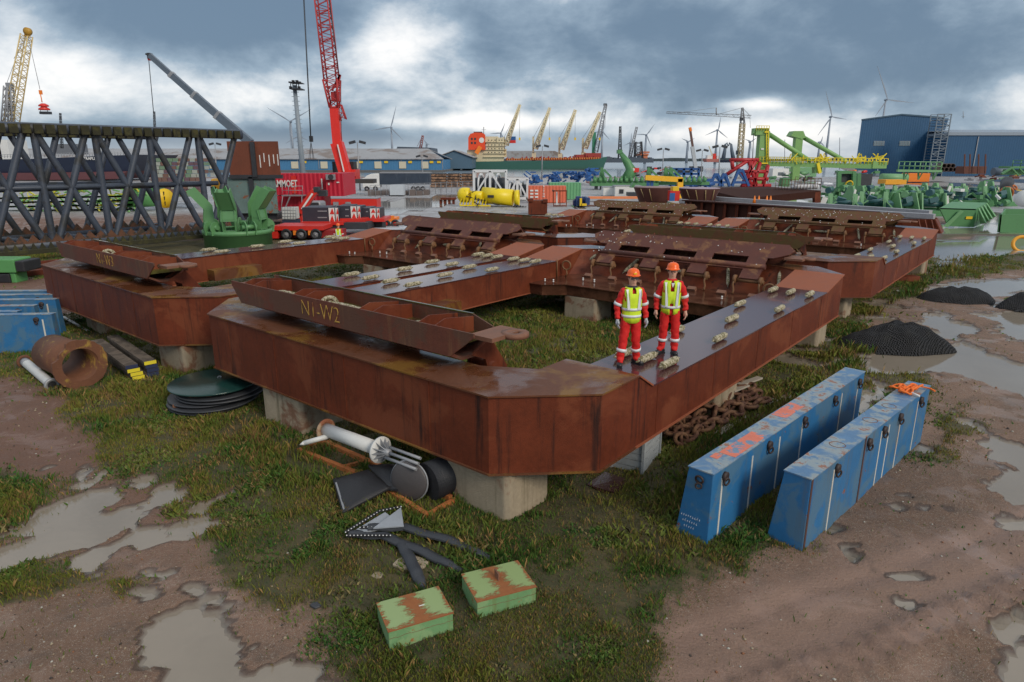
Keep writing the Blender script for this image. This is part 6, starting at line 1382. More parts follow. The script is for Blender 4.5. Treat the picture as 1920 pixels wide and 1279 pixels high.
# --- truck, fence, logs
Y = gy(358); t = T('lorry', 'white lorry with a dark curtain trailer parked beyond the red containers', 'lorry', 740, Y)
b = MB(); bx(b, 680, 334, 712, 352, Y, 2.5); z = W(0, 326, Y).z; p, q = W(686, 334, Y), W(712, 334, Y); b.prism([(p.x-.4, p.z-.1), (q.x, p.z-.1), (q.x, z), (p.x+1.0, z), (p.x+.1, z-.4)], Y, Y+2.5, 'y'); b.build('cab', WHITE, t, world=True, bevel=.08)
b = MB(); bx(b, 682, 336, 694, 343, Y-.04, .05); b.build('windscreen', mat('dark_glass', (.05, .07, .09), .1), t, world=True); b = MB(); bx(b, 696, 336, 701, 342, Y-.05, .06); b.build('side_window', mat('dark_glass', (.05, .07, .09)), t, world=True)
b = MB(); bx(b, 712, 325, 806, 346, Y, 2.5); b.build('trailer_curtain', mat('navy_curtain', (.035, .05, .075), .4, 0, .3, .8, streak=.7, scol=(.12, .14, .16)), t, world=True); b = MB(); bx(b, 712, 322.8, 806, 325, Y-.02, 2.55); b.build('trailer_roof', GRY, t, world=True)
for px in (688, 704, 775, 784, 793): wheel(W(px, 354, Y), .48, .4, t)
BRK = mat('stacked_timber', (.30, .17, .10), .8, 0, .4, 1.2, color2=(.10, .06, .04), c2amt=.6, c2scale=1.4)
g_ = 'timber stacks on the quay'
for i, (x0, x1) in enumerate(((806, 836), (838, 862), (864, 892))):
    Y = gy(352)+i*2; t = T('timber_stack', ['first timber stack right of the lorry', 'middle of the three timber stacks right of the lorry', 'timber stack nearest the white reel frames'][i], 'timber stack', (x0+x1)/2, Y, g_)
    for r_ in range(5): b = MB(); bx(b, x0, 351-r_*5.2-3.6, x1-.5, 351-r_*5.2, Y, 5); b.build('timber_layer', BRK, t, world=True); b = MB(); bx(b, x0+2, 351-r_*5.2-5.1, x1-3, 351-r_*5.2-3.8, Y+.2, 4.5); b.build('spacer', DKG, t, world=True)
Y = gy(369); t = T('fence', 'grey mesh site fence in front of the lorry and timber stacks', 'fence', 790, Y)
b = MB()
for k in range(20): b.tube(W(694+k*10.2, 370-k*.55, Y+k*.6), W(694+k*10.2, 347-k*.4, Y+k*.6), .045, n=5)
for k in (0, .5, .97): b.tube(W(694, 370-23*k, Y), W(888, 359.5-19.9*k, Y+11.4), .035, n=4)
b.build('fence_rail', GRY, t, world=True)
b = MB()
for k in range(70): b.tube(W(694+k*2.78, 370-k*.15, Y+k*.165), W(694+k*2.78, 347-k*.11, Y+k*.165), .014, n=3)
b.build('fence_mesh', GRY, t, world=True)
b = MB(); bx(b, 731, 347, 757, 366, Y+1.5, 1.8); one(b, 'site_box', mat('pale_box', (.48, .52, .56), .6), 'pale grey square box behind the mesh fence', 'box')
t = T('stored_steel', 'low row of dark stored steel pieces behind the mesh fence', 'stored steel', 740, Y+3)
for k in range(9): b = MB(); bx(b, 690+k*13, 356+k % 2*2, 700+k*13, 368, Y+3+k % 3, 1.4); b.build('steel_piece', mat('mixed_grey_brown', (.15, .12, .11), .8), t, world=True)

# --- yellow cylinder tool
YC = mat('buoy_yellow', (.80, .60, .01), .4, 0, .06, 2.); Y = gy(388); t = T('buoyant_cylinder', 'long yellow cylinder with a domed nose lying in the yard', 'cylinder', 920, Y)
r = 15.5*Y/F*1.04
def ytube(x0, y0, x1, y1, r, m, nm, n=28): b = MB(); b.tube(W(x0, y0, Y+1.2), W(x1, y1, Y+.4), r, n=n); b.build(nm, m, t, world=True)
ytube(905, 366, 962, 371, r*.93, YC, 'cylinder_body'); ytube(932, 369, 934, 369.2, r*.95, DKG, 'band'); 
b = MB(); a_, d_ = W(876, 366, Y+1.2), Vector((-1, .1, .02)); b.lathe([(r*.82, -.3), (r*.85, 0), (r*.85, .6), (r*.72, .95), (r*.4, 1.2), (0, 1.28)], 24, a_, d_); b.build('nose', YC, t, world=True)
ytube(878, 366, 906, 367, r*.5, YC, 'neck'); b = MB(); b.lathe([(r*.78, -.05), (r*.92, -.05), (r*.92, .5), (r*.78, .5)], 28, W(966, 371.5, Y+.4), (1, -.1, 0), closed=True)
for k in range(6): a = PI*k/3; c = W(966, 371.5, Y+.35); b.tube(c, c+Vector((.25, r*.85*math.cos(a), r*.85*math.sin(a))), .09, n=6)
b.build('tail_ring', YC, t, world=True)
b = MB(); q_ = random.Random(6)
for k in range(16):
    x = q_.uniform(872, 906); p = W(x, q_.uniform(356, 384), Y+q_.uniform(-.2, 1.)); b.path([p, p+Vector((q_.uniform(-.8, .8), -.2, q_.uniform(-.7, .7))), p+Vector((q_.uniform(-1.2, 1.2), -.1, -.8))], .06, 5)
b.build('hoses', BLACK, t, world=True)
b = MB()
for k in range(9): x = 862+k*6; b.beam(W(x, 384, Y+.2), W(x+3, 374-q_.uniform(0, 6), Y+.1), .12); 
b.beam(W(862, 385, Y), W(920, 386, Y), .15); bx(b, 884, 362, 890, 384, Y+.2, .3); b.build('cradle', YC, t, world=True)
b = MB(); bx(b, 914, 366, 926, 371, Y-.42, .2); b.build('dark_slot', BLACK, t, world=True)
b = MB(); bx(b, 920, 388, 985, 392, Y-.4, .6); [b.path([W(960+k*5, 392, Y-.5), W(966+k*5, 384+k, Y-.8), W(975+k*2, 391, Y-1)], .09, 5) for k in range(5)]; one(b, 'hose_pile', DKG, 'dark hoses and blocks at the tail of the yellow cylinder', 'hose pile')
b = MB(); Y2 = gy(383); bx(b, 826, 371, 854, 375, Y2, 1.5)
for px in (824, 832, 840, 848): bx(b, px, 375, px+4, 383, Y2+.2, 1)
one(b, 'trestle', STEEL, 'small dark rusty trestle left of the yellow cylinder', 'trestle')
b = MB(); Y2 = gy(402)-1; bx(b, 991, 376, 1026, 402, Y2, 1.8); bx(b, 989, 373, 1000, 378, Y2-.2, .8); bx(b, 1018, 374, 1027, 380, Y2-.2, .8); one(b, 'steel_box', STEEL, 'open rusty steel box standing right of the yellow cylinder', 'steel box')
# --- white reel frames
WR = mat('reel_white', (.66, .67, .68), .5)
def reel(x0, x1, y0, y1, Y, lab):
    t = T('cable_reel', lab, 'cable reel', (x0+x1)/2, Y, 'white cable reel frames'); wd = (x1-x0)*Y/F; b = MB(); A, B = W(x0, y1, Y), W(x1, y1, Y); zt = W(0, y0, Y).z; dp = wd*.75
    for yy in (0, dp):
        for x in (A.x, (A.x+B.x)/2, B.x): b.beam((x, Y+yy, 0), (x, Y+yy, zt), .35)
        b.beam((A.x, Y+yy, zt), (B.x, Y+yy, zt), .35); b.beam((A.x, Y+yy, .3), (B.x, Y+yy, .3), .35); b.beam((A.x, Y+yy, .3), ((A.x+B.x)/2, Y+yy, zt), .25); b.beam((B.x, Y+yy, .3), ((A.x+B.x)/2, Y+yy, zt), .25)
    for x in (A.x, B.x): b.beam((x, Y, zt), (x, Y+dp, zt), .35)
    b.build('frame', WR, t, world=True)
    for f in (.2, .42, .75): b = MB(); rr = zt*.42; b.lathe([(rr*.75, -.1), (rr, -.1), (rr, .1), (rr*.75, .1)], 28, (A.x+(B.x-A.x)*f, Y+dp/2, zt*.5), (1, -.25, 0), closed=True); b.build('reel_flange', WR, t, world=True)
    b = MB(); b.tube((A.x, Y+dp/2, zt*.5), (B.x, Y+dp/2, zt*.5), zt*.25, n=20); b.build('drum', DKG, t, world=True)
reel(889, 949, 321, 358, gy(372), 'larger white reel frame behind the yellow cylinder'); reel(951, 989, 336, 366, gy(376), 'smaller white reel frame left of the orange container')
OC = mat('container_orange', (.66, .14, .07), .5, corr=1., corrfreq=14.); GC = mat('container_green', (.13, .36, .17), .5, corr=1., corrfreq=14.)
Y = gy(381); t = T('container', 'orange shipping container with white vertical lettering', 'container', 1025, Y); b = MB(); bx(b, 991, 349, 1061, 380, Y, 2.4); b.build('container_body', OC, t, world=True)
text('lettering', 'T\nR\nI\nT\nO\nN', .34, WHITE, t, (W(1019.5, 365, Y).x, Y-.12, W(0, 356.5, Y).z), (PI/2, 0, 0), .01, world=True, bold=.01)
b = MB()
for k in range(2):
    for j in range(3): bx(b, 994+k*9, 356+j*6, 1000+k*9, 359+j*6, Y-.13, .05)
b.build('door_marks', WHITE, t, world=True)
Y = gy(376); t = T('container', 'green shipping container behind the orange one', 'container', 1070, Y); b = MB(); bx(b, 1030, 343, 1089, 374, Y+2, 3.5); b.build('container_body', GC, t, world=True)
Y = gy(388); t = T('open_rack', 'open brown steel rack in front of the orange container', 'rack', 1050, Y); b = MB(); 
for x in (1038, 1050, 1062): 
    for yy in (0, 1.6): b.beam(W(x, 358, Y+yy), W(x, 387, Y+yy), .1)
for yy in (0, 1.6): b.beam(W(1038, 358, Y+yy), W(1062, 358, Y+yy), .14); b.beam(W(1038, 386, Y+yy), W(1062, 386, Y+yy), .14)
b.beam(W(1038, 358, Y), W(1038, 358, Y+1.6), .12); b.beam(W(1062, 358, Y), W(1062, 358, Y+1.6), .16); b.beam(W(1050, 358.3, Y), W(1050, 358.3, Y)+Vector((0, 1.6, 0)), .16); b.beam(W(1038, 358.3, Y), W(1038, 358.3, Y)+Vector((0, 1.7, 0)), .2); b.build('rack_frame', STEEL, t, world=True); b = MB(); b.beam(W(1044, 360, Y+.8), W(1044, 384, Y+.8), .2); b.build('white_post', WHITE, t, world=True)
b = MB(); Y = gy(388)
for k in range(10): x = 1064+q_.uniform(0, 36); bx(b, x, q_.uniform(368, 378), x+8, 386, Y+q_.uniform(0, 2), 1)
one(b, 'blue_parts', mat('navy_blue', (.02, .05, .16), .5), 'heap of dark blue machine parts right of the open rack', 'machine parts'); b = MB(); bx(b, 1087, 372, 1091, 386, Y-.4, .4); bx(b, 1090, 382, 1100, 386, Y-.4, .4); one(b, 'yellow_bracket', YEL, 'small yellow bracket in front of the dark blue parts', 'bracket')

# --- green bulk carrier
Y = 420.; t = T('bulk_carrier', 'green hulled bulk carrier with four cream deck cranes and a red funnel', 'ship', 1000, Y)
HG = mat('hull_green', (.055, .16, .13), .5); CM = mat('ship_cream', (.64, .56, .38), .5); RF = mat('funnel_red', (.75, .07, .015), .45); DR = mat('deck_red', (.33, .04, .03), .6)
b = MB(); hull(b, [(857, 304), (900, 303), (1100, 300), (1122, 298), (1139, 294)], [(867, 319), (900, 319), (1100, 317), (1118, 317), (1132, 316)], Y, 28); b.build('hull', HG, t, world=True)
b = MB(); hull(b, [(868, 319.1), (900, 319.1), (1100, 317.1), (1118, 317.1), (1132, 316.1)], [(870, 321), (900, 321), (1100, 320), (1118, 320), (1128, 320)], Y+.3, 27); b.build('boot_stripe', mat('hull_red', (.22, .09, .10)), t, world=True)
b = MB(); bx(b, 876, 281, 912, 304, Y+6, 14); bx(b, 912, 268, 932, 304, Y+6, 16); bx(b, 932, 258, 945, 304, Y+6, 16); bx(b, 910, 256, 934, 270, Y+7, 12)
for k in range(5): bx(b, 910-k, 266+k*7, 949, 267+k*7, Y+5, 18)
b.build('deckhouse', CM, t, world=True)
b = MB(); p = [(878, 281), (878, 258), (882, 251), (890, 248.5), (904, 249), (909, 252), (910, 281)]; b.slab([W(x, y, Y+4) for x, y in p], (0, 9, 0)); b.build('funnel', RF, t, world=True)
b = MB(); b.lathe([(0, 0), (1.6, 0)], 18, W(903, 263, Y+3.9), (0, -1, 0)); b.build('funnel_badge', WHITE, t, world=True)
for x, y in ((883, 258.5), (889, 258.5), (883, 266), (889, 266)): b = MB(); bx(b, x, y, x+3.5, y+4, Y+3.85, .1); b.build('funnel_vent', DKG, t, world=True)
b = MB(); bx(b, 888, 247, 904, 250.5, Y+6, 5); b.build('exhaust_pipe', DKG, t, world=True)
for x in (915, 921, 927, 935, 940):
    for y in (262, 271, 278, 285): b = MB(); bx(b, x, y, x+2, y+2, Y+5.9, .1); b.build('window', DKG, t, world=True)
b = MB(); b.beam(W(893, 288, Y+2), W(901, 275, Y+2), 1.4, 2.6); b.build('lifeboat', ORG, t, world=True)
b = MB(); b.tube(W(907, 256, Y+8), W(907, 238, Y+8), .25, n=5); bx(b, 903, 243, 911, 243.6, Y+8, .3); b.build('radar_mast', GRY, t, world=True)
b = MB(); q_ = random.Random(12)
for k in range(64): x = 948+k*2.75; bx(b, x, 300-k*.05-q_.uniform(1.5, 6), x+2.3, 301-k*.04, Y+q_.uniform(1, 8), 6)
bx(b, 948, 298, 1125, 301, Y+1, 24); bx(b, 1080, 290, 1098, 298, Y+4, 15); bx(b, 1098, 287, 1127, 297, Y+3, 18); bx(b, 862, 301, 876, 304, Y+1, 20); b.build('hatch_gear', DR, t, world=True)
b = MB()
for k in range(40): x = 950+k*4.4; b.bb(*(lambda p: (p.x, p.x+.7, Y+.4, Y+.9, p.z, p.z+1.0))(W(x, 300.5-k*.06, Y)))
b.build('railing_posts', mat('rail_orange', (.6, .22, .04), .5), t, world=True)
for bxp, yb, tx, ty in ((946, 285, 975, 196), (1001, 292, 1031, 202), (1050, 293, 1079, 206), (1094, 291, 1125, 210)):
    b = MB(); bx(b, bxp-3.8, yb-6, bxp+3.8, yb+10, Y+12, 3); bx(b, bxp-3, 257 if bxp < 960 else 256+(bxp-1000)*.03, bxp+.6, yb-5, Y+12, 2); cr_ = b.build('deck_crane', CM, t, world=True)
    b = MB(); p0 = W(bxp+3, yb-13, Y+11); p1 = W(tx, ty, Y+11); b.truss(p0, p1, 2.6, 1.1, 12, .42, .30, up=(0, 1, 0)); b.beam(p0, p0.lerp(p1, .92), 1.1); o = b.build('jib', CM, cr_, world=True); 
    b = MB(); b.tube(W(bxp-1, 258, Y+12), p1, .14, n=4); b.tube(p1, W(tx-1, 258, Y+10), .1, n=4); b.build('stay', GRY, cr_, world=True)
    b = MB(); bx(b, tx-2.2, 258, tx+1.0, 263, Y+10, 1); b.build('hook', YEL, cr_, world=True); b = MB(); bx(b, tx-4, ty+6, tx-1, ty+11, Y+10.5, 1.5); b.build('jib_head', DKG, cr_, world=True)
b = MB(); bx(b, 955, 256, 967, 268, Y+16, 1.5); b.build('blue_banner', BLUE, t, world=True); b = MB(); bx(b, 955, 263, 967, 268.5, Y+15.8, .2); b.build('red_band', RED, t, world=True)
text('lettering', 'OSAKI', 1.5, WHITE, t, (W(877, 307.5, Y).x, Y-.2, W(877, 307.5, Y).z), (PI/2, 0, 0), .05, world=True, bold=.05); text('lettering', 'MAJURO', .9, WHITE, t, (W(877, 312.5, Y).x, Y+.2, W(877, 312.5, Y).z), (PI/2, 0, 0), .05, world=True, bold=.03)
Y = 470.; t = T('harbour_crane', 'green tower harbour crane with grey lattice jib at the bow of the green ship', 'crane', 1113, Y); b = MB(); bx(b, 1110, 248, 1116, 300, Y, 3); b.build('tower', mat('crane_green', (.04, .22, .12), .5), t, world=True); b = MB(); b.truss(W(1117, 285, Y), W(1136, 196, Y), 2.6, 1.6, 16, .3, .18, up=(0, 1, 0)); b.build('jib', GRY, t, world=True); b = MB(); bx(b, 1132, 194, 1138, 198, Y, 2); b.build('jib_head', DKG, t, world=True); b = MB(); b.tube(W(1112, 248, Y), W(1136, 197, Y), .2, n=4); b.tube(W(1136, 198, Y), W(1134, 240, Y), .15, n=4); b.build('rope', GRY, t, world=True)
# far vessels and rigs
Y = 520.; t = T('lattice_tower', 'thin dark lattice tower behind the green machine arm', 'lattice tower', 1162, Y); b = MB(); b.truss(W(1162, 300, Y), W(1163, 237, Y), 2.4, 1.0, 14, .35, .2, up=(0, 1, 0)); b.build('tower_lattice', DKG, t, world=True)
t = T('jackup_rig', 'grey derrick with an orange deck on the water below a wind turbine', 'rig', 1200, Y); b = MB(); b.truss(W(1197, 300, Y), W(1197, 266, Y), 6, 4.2, 6, .5, .3, up=(0, 1, 0)); b.build('derrick', DKG, t, world=True); b = MB(); bx(b, 1195, 288, 1216, 292, Y, 8); bx(b, 1202, 284, 1218, 287, Y, 8); bx(b, 1204, 291, 1214, 300, Y, 8); b.build('deck', mat('rig_orange', (.55, .17, .08), .6), t, world=True); b = MB(); b.truss(W(1181, 295, Y), W(1194, 238, Y), 2., 1.2, 12, .3, .18, up=(0, 1, 0)); b.build('jib', GRY, t, world=True)
b = MB(); 
for k in range(26): x = 1137+k*3.4; bx(b, x, 292+q_.uniform(0, 6), x+3.5, 305, Y-20, 10)
one(b, 'work_barge', mat('dark_slate', (.07, .09, .12)), 'low dark work barge between the ship bow and the orange rig', 'barge')
t = T('supply_vessel', 'red and white supply vessel on the horizon left of the arched ship', 'vessel', 1338, Y); b = MB(); hull(b, [(1324, 298), (1350, 298)], [(1326, 304), (1349, 304)], Y, 10); b.build('hull', mat('vessel_pink', (.5, .18, .15), .6), t, world=True); b = MB(); bx(b, 1326, 291, 1336, 298, Y+2, 5); bx(b, 1344, 292, 1348, 298, Y+2, 5); b.build('deckhouse', WHITE, t, world=True); b = MB(); bx(b, 1337, 288, 1342, 298, Y+2, 5); b.build('funnel', RED, t, world=True); b = MB(); b.beam(W(1336, 292, Y+2), W(1329, 274, Y+2), .6); b.build('jib', CM, t, world=True)
t = T('pipelay_vessel', 'dark vessel with arched grey crane towers on the water', 'vessel', 1367, Y); b = MB(); hull(b, [(1348, 300), (1392, 300)], [(1350, 305), (1390, 305)], Y, 12); b.build('hull', mat('navy_hull', (.02, .03, .06)), t, world=True)
b = MB(); 
for x, s in ((1359, 1), (1372, -1)): pts = [W(x-s*3, 298, Y), W(x, 282, Y), W(x+s*1, 271, Y), W(x+s*4, 268, Y), W(x+s*6, 274, Y)]; b.path(pts, [1.6, 1.2, .8, .6, .4], 6)
b.build('crane_arch', mat('arch_grey', (.10, .13, .17), .6), t, world=True)
Y = 330.; t = T('tower_crane', 'tall yellow and grey tower crane with a long level jib', 'crane', 1388, Y); b = MB(); b.truss(W(1386, 312, Y), W(1392, 232, Y), 2.2, 2., 22, .25, .14, up=(0, 1, 0)); b.build('mast', mat('tower_yellow', (.42, .34, .2), .5), t, world=True); b = MB(); b.truss(W(1250, 211, Y), W(1408, 219, Y), .8, 1.3, 34, .08, .05, up=(0, 0, 1)); b.truss(W(1392, 232, Y), W(1392, 202, Y), 1.8, .6, 7, .2, .1, up=(0, 1, 0)); b.tube(W(1392, 202, Y), W(1344, 215, Y), .12, n=4); b.tube(W(1392, 202, Y), W(1407, 218, Y), .12, n=4); b.tube(W(1343, 202, Y), W(1343, 216, Y), .3, n=4); b.tube(W(1343, 202, Y), W(1270, 212, Y), .1, n=4); b.build('jib', mat('jib_grey', (.25, .25, .26), .5), t, world=True); b = MB(); b.tube(W(1406, 219, Y), W(1407, 240, Y), .08, n=4); b.build('rope', GRY, t, world=True); b = MB(); bx(b, 1389, 221, 1394, 226, Y-1.5, 2); bx(b, 1383, 282, 1388, 290, Y-1, 3); b.build('cabin', DKG, t, world=True)
Y = 210.; t = T('telescopic_crane', 'thin pale telescopic crane with dark yellow tip, tilted left over the water', 'crane', 1300, Y); b = MB(); b.beam(W(1305, 320, Y), W(1298, 275, Y), 1.0, 1.0); b.build('boom_section', mat('pale_boom', (.42, .45, .48), .5), t, world=True); b = MB(); b.beam(W(1299, 276, Y), W(1294, 243, Y), .6, .6); b.build('boom_section', mat('dark_boom', (.12, .06, .05), .5), t, world=True); b = MB(); b.beam(W(1295, 246, Y), W(1293.5, 239, Y), .9, .7); b.build('boom_head', ORG, t, world=True); b = MB(); bx(b, 1296, 312, 1318, 322, Y, 3); b.build('carrier', DKG, t, world=True)
# ------------------------------------------------------------------ right-hand background
HB_ = mat('hall_blue', (.012, .075, .17), .5, 0, .1, .08, corr=.5, corrfreq=7., streak=.25, scol=(.03, .07, .11))
Y = 262.; t = T('hall', 'tall dark blue industrial hall with two small windows and a gently pitched roof', 'hall', 1680, Y)
b = MB(); xl, xr = W(1603, 320, Y).x, W(1752, 320, Y).x; zl, zm, zr = W(1607, 226, Y).z, W(1678, 216, Y).z, W(1752, 222, Y).z; xm = xl+(xr-xl)*.48
b.slab([(xl, Y, 0), (xr, Y, 0), (xr, Y, zr), (xm, Y, zm), (xl, Y, zl)], (34, 55, 0)); b.build('wall', HB_, t, world=True)
b = MB(); b.slab([(xl-.3, Y-.3, zl), (xm, Y-.3, zm), (xm+34, Y+55, zm), (xl-.3+34, Y+55, zl)], (0, 0, .5)); b.slab([(xm, Y-.3, zm), (xr+.3, Y-.3, zr), (xr+34, Y+55, zr), (xm+34, Y+55, zm)], (0, 0, .5)); b.build('roof', mat('roof_edge', (.04, .09, .14), .6), t, world=True)
for x in (1638, 1686):
    w_ = MB(); bx(w_, x-.5, 264.5, x+19.5, 273.5, Y-.12, .12); wo = w_.build('window', GRY, t, world=True)
    b = MB(); [bx(b, x+k*4.9+.3, y, x+k*4.9+4.3, y+3.9, Y-.2, .09) for k in range(4) for y in (265, 269.3)]; m = b.build('panes', mat('dull_pane', (.16, .22, .26), .35)); m.parent = wo; m.data.transform(wmat(t).inverted())
t = T('hall', 'long low dark blue hall with a pale roof edge at the far right', 'hall', 1850, 250)
Y = 250.; b = MB(); xl2, xr2 = W(1766, 318, Y).x, W(2150, 318, Y).x; z2 = W(1850, 254, Y).z; b.bb(xl2, xr2, Y, Y+60, 0, z2); b.build('wall', HB_, t, world=True)
b = MB(); b.bb(xl2-.3, xr2, Y-.4, Y+60.2, z2, z2+.9); b.slab([(xl2-.3, Y-.4, z2+.9), (xr2, Y-.4, z2+.9), (xr2, Y+30, z2+3), (xl2-.3, Y+30, z2+3)], (0, 0, .2)); b.build('roof', mat('pale_roof_edge', (.25, .30, .36), .5), t, world=True)
b = MB(); bx(b, 1823.5, 256, 1825, 318, Y-.3, .25); b.build('downpipe', GRY, t, world=True)
t = T('annex', 'slanting blue annex gable rising behind the stair tower', 'annex', 1800, 290); b = MB(); Y = 290.; b.prism([(W(1755, 0, Y).x, 0), (W(1812, 0, Y).x, 0), (W(1812, 0, Y).x, W(0, 246, Y).z), (W(1816, 0, Y).x, W(0, 222, Y).z), (W(1755, 0, Y).x, W(0, 223, Y).z)], Y, Y+20, 'y'); b.build('wall', HB_, t, world=True); b = MB(); b.tube(W(1806, 222, Y), W(1806, 209, Y), .12, n=4); b.tube(W(1803, 219, Y), W(1809, 219, Y), .1, n=4); b.build('antenna', GRY, t, world=True)
Y = 246.; t = T('stair_tower', 'grey open scaffold stair tower standing between the two blue halls', 'stair tower', 1755, Y)
x0, x1 = W(1744, 305, Y).x, W(1769, 305, Y).x; zt = W(1757, 214, Y).z; b = MB()
for x in (x0, (x0+x1)/2, x1):
    for yy in (0, 4): b.beam((x, Y+yy, 0), (x, Y+yy, zt), .28)
n_ = 11
for k in range(1, n_+1):
    z = zt*k/n_; 
    for yy in (0, 4): b.beam((x0, Y+yy, z), (x1, Y+yy, z), .22); b.beam((x0, Y+yy, z-zt/n_*.5), (x1, Y+yy, z-zt/n_*.5), .12)
    s = k % 2; b.beam((x0 if s else x1, Y-.1, z-zt/n_), (x1 if s else x0, Y-.1, z), .35, .15)
b.build('scaffold', mat('scaffold_grey', (.17, .21, .25), .5), t, world=True); b = MB()
for k in range(1, n_): b.bb(x0+.3, x1-.3, Y+.3, Y+3.6, zt*k/n_-.12, zt*k/n_-.02)
b.build('landings', DKG, t, world=True)
# small yard items before the halls
t = T('pipe_bundle', 'bundle of dark rusty pipe ends stacked at the foot of the blue hall', 'pipe bundle', 1778, 190)
for k in range(7): c = W(1767+(k % 4)*8+(4 if k > 3 else 0), 318-(k > 3)*7, 190); b = MB(); b.lathe([(.62, 0), (.62, 6), (.5, 6), (.5, 0)], 16, c, (.3, 1, 0), closed=True); b.build('pipe', mat('pipe_dark', (.09, .06, .05), .7), t, world=True)
b = MB(); bx(b, 1805, 312, 1848, 326, 170, 3); one(b, 'steel_bin', mat('dull_rust', (.13, .05, .035), .8), 'dull rusty open bin in front of the low blue hall', 'bin')
for k, x in enumerate((1808, 1818, 1834, 1847)): b = MB(); b.beam(W(x, 326, 169), W(x+1, 289, 169), .25); one(b, 'stanchion', mat('dull_rust', (.13, .05, .035)), ['first', 'second', 'third', 'last'][k]+' rusty upright by the bin from the left', 'stanchion')
b = MB(); b.tube(W(1862, 322, 160), W(1888, 321, 160), .9, n=14); one(b, 'pipe', mat('slate_blue_steel', (.10, .13, .17)), 'slate grey pipe section before the low blue hall', 'pipe')
GM = mat('machine_green', (.085, .24, .095), .5, 0, .12, .6, streak=.25, scol=(.06, .12, .05)); GL = mat('light_machine_green', (.17, .36, .17), .5, 0, .1, .6); TEAL = mat('teal_motor', (.03, .10, .11), .5); YR = mat('rail_yellow', (.78, .62, .02), .5)
def rails(b, p0, p1, h, n, r=.05):
    p0 = Vector(p0); p1 = Vector(p1); u = Vector((0, 0, 1))
    for k in range(n+1): p = p0.lerp(p1, k/n); b.tube(p, p+u*h, r, n=4)
    for f in (.5, 1.): b.tube(p0+u*h*f, p1+u*h*f, r, n=4)
t = T('railed_platform', 'green platform with open railings in front of the stair tower', 'platform', 1720, 150); b = MB(); b.beam(W(1682, 320, 150), W(1765, 321, 150), .6, .5); rails(b, W(1684, 319, 150), W(1764, 320, 150), 1.8, 8, .12); b.build('platform_frame', GL, t, world=True); b = MB(); 
for px in (1695, 1722, 1750): b = MB(); b.beam(W(px, 321, 151), W(px, 337, 151), .3); b.beam(W(px, 337, 151), W(px+9, 321, 151), .18); b.build('leg', GM, t, world=True)
t = T('railed_platform', 'green stair platform at the right edge in front of the low blue hall', 'platform', 1905, 140); b = MB(); rails(b, W(1898, 312, 140), W(1990, 312, 140), 1.2, 6, .08); bx(b, 1898, 312, 1990, 316, 140, 4); b.beam(W(1878, 326, 140), W(1900, 313, 140), .5, .3); [b.beam(W(x, 316, 140), W(x+12, 329, 140), .25) for x in (1898, 1912, 1926)]; bx(b, 1898, 318, 1925, 328, 141, 3); b.build('platform_frame', GM, t, world=True)
for (x0, y0, x1, y1, m, nm, lab, ct) in ((1703, 325, 1742, 341, ORG, 'orange_box', 'bright orange box with faint dark lettering beyond the green winches', 'box'), (1660, 337, 1699, 346, mat('amber_paint', (.80, .36, .02), .5), 'amber_crate', 'low amber yellow crate left of the bright orange box', 'crate'),
        (1669, 308, 1682, 313, REDP, 'red_box', 'small dark red box at the foot of the blue hall', 'box'), (1590, 322, 1602, 328, CRM, 'pale_box', 'small pale box behind the green machinery', 'box'), (1742, 332, 1780, 340, GRY, 'grey_crate', 'low grey crate right of the bright orange box', 'crate'), (1600, 328, 1622, 340, DKG, 'dark_crate', 'dark crate behind the teal tanks', 'crate')):
    Y = gy(y1+1); b = MB(); bx(b, x0, y0, x1, y1, Y, 3.5); one(b, nm, m, lab, ct)
t = T('green_tank', 'pale green horizontal tank left of the orange box', 'tank', 1690, gy(345)+4); Y = gy(345)+4; b = MB(); b.tube(W(1652, 333, Y), W(1700, 334, Y), 1.0, n=18); bx(b, 1655, 338, 1700, 345, Y, 2); b.build('shell', GL, t, world=True)
# --- green and yellow gantry
Y = gy(349); t = T('gantry', 'green gantry with yellow railings and long sloping struts right of the red truss', 'gantry', 1500, Y)
GY2 = mat('gantry_green', (.20, .38, .12), .5, 0, .08, .5)
b = MB(); b.beam(W(1424, 349, Y), W(1432, 246, Y), 2.1, 2.1); bx(b, 1417, 240, 1441, 253, Y-1.2, 3); b.beam(W(1414, 254, Y-.6), W(1420, 243, Y-.6), .6, 1); b.build('post', GY2, t, world=True)
b = MB(); b.beam(W(1489, 338, Y+12), W(1497, 254, Y+12), 1.7, 1.7); b.prism([(p.x, p.z) for p in (W(1480, 255, Y+12), W(1486, 246, Y+12), W(1503, 246, Y+12), W(1508, 258, Y+12), W(1500, 261, Y+12))], Y+11, Y+14, 'y'); b.build('post', GY2, t, world=True)
b = MB(); b.tube(W(1442, 252, Y), W(1520, 303, Y-1), .5, n=10); b.build('strut', GY2, t, world=True); b = MB(); b.tube(W(1505, 257, Y+12), W(1588, 304, Y+8), .5, n=10); b.build('strut', GY2, t, world=True)
b = MB(); b.beam(W(1424, 307, Y), W(1640, 312, Y-6), 2.0, 1.0); bx(b, 1636, 302, 1662, 316, Y-7, 3); b.beam(W(1532, 310, Y-3), W(1532, 324, Y-3), 1.6); b.build('girder', GY2, t, world=True)
b = MB(); a_, b_ = W(1424, 305, Y-1.2), W(1664, 309, Y-7.5); rails(b, a_, b_, 1.25, 34, .07); rails(b, a_+Vector((0, 3, 0)), b_+Vector((0, 3, 0)), 1.25, 34, .07)
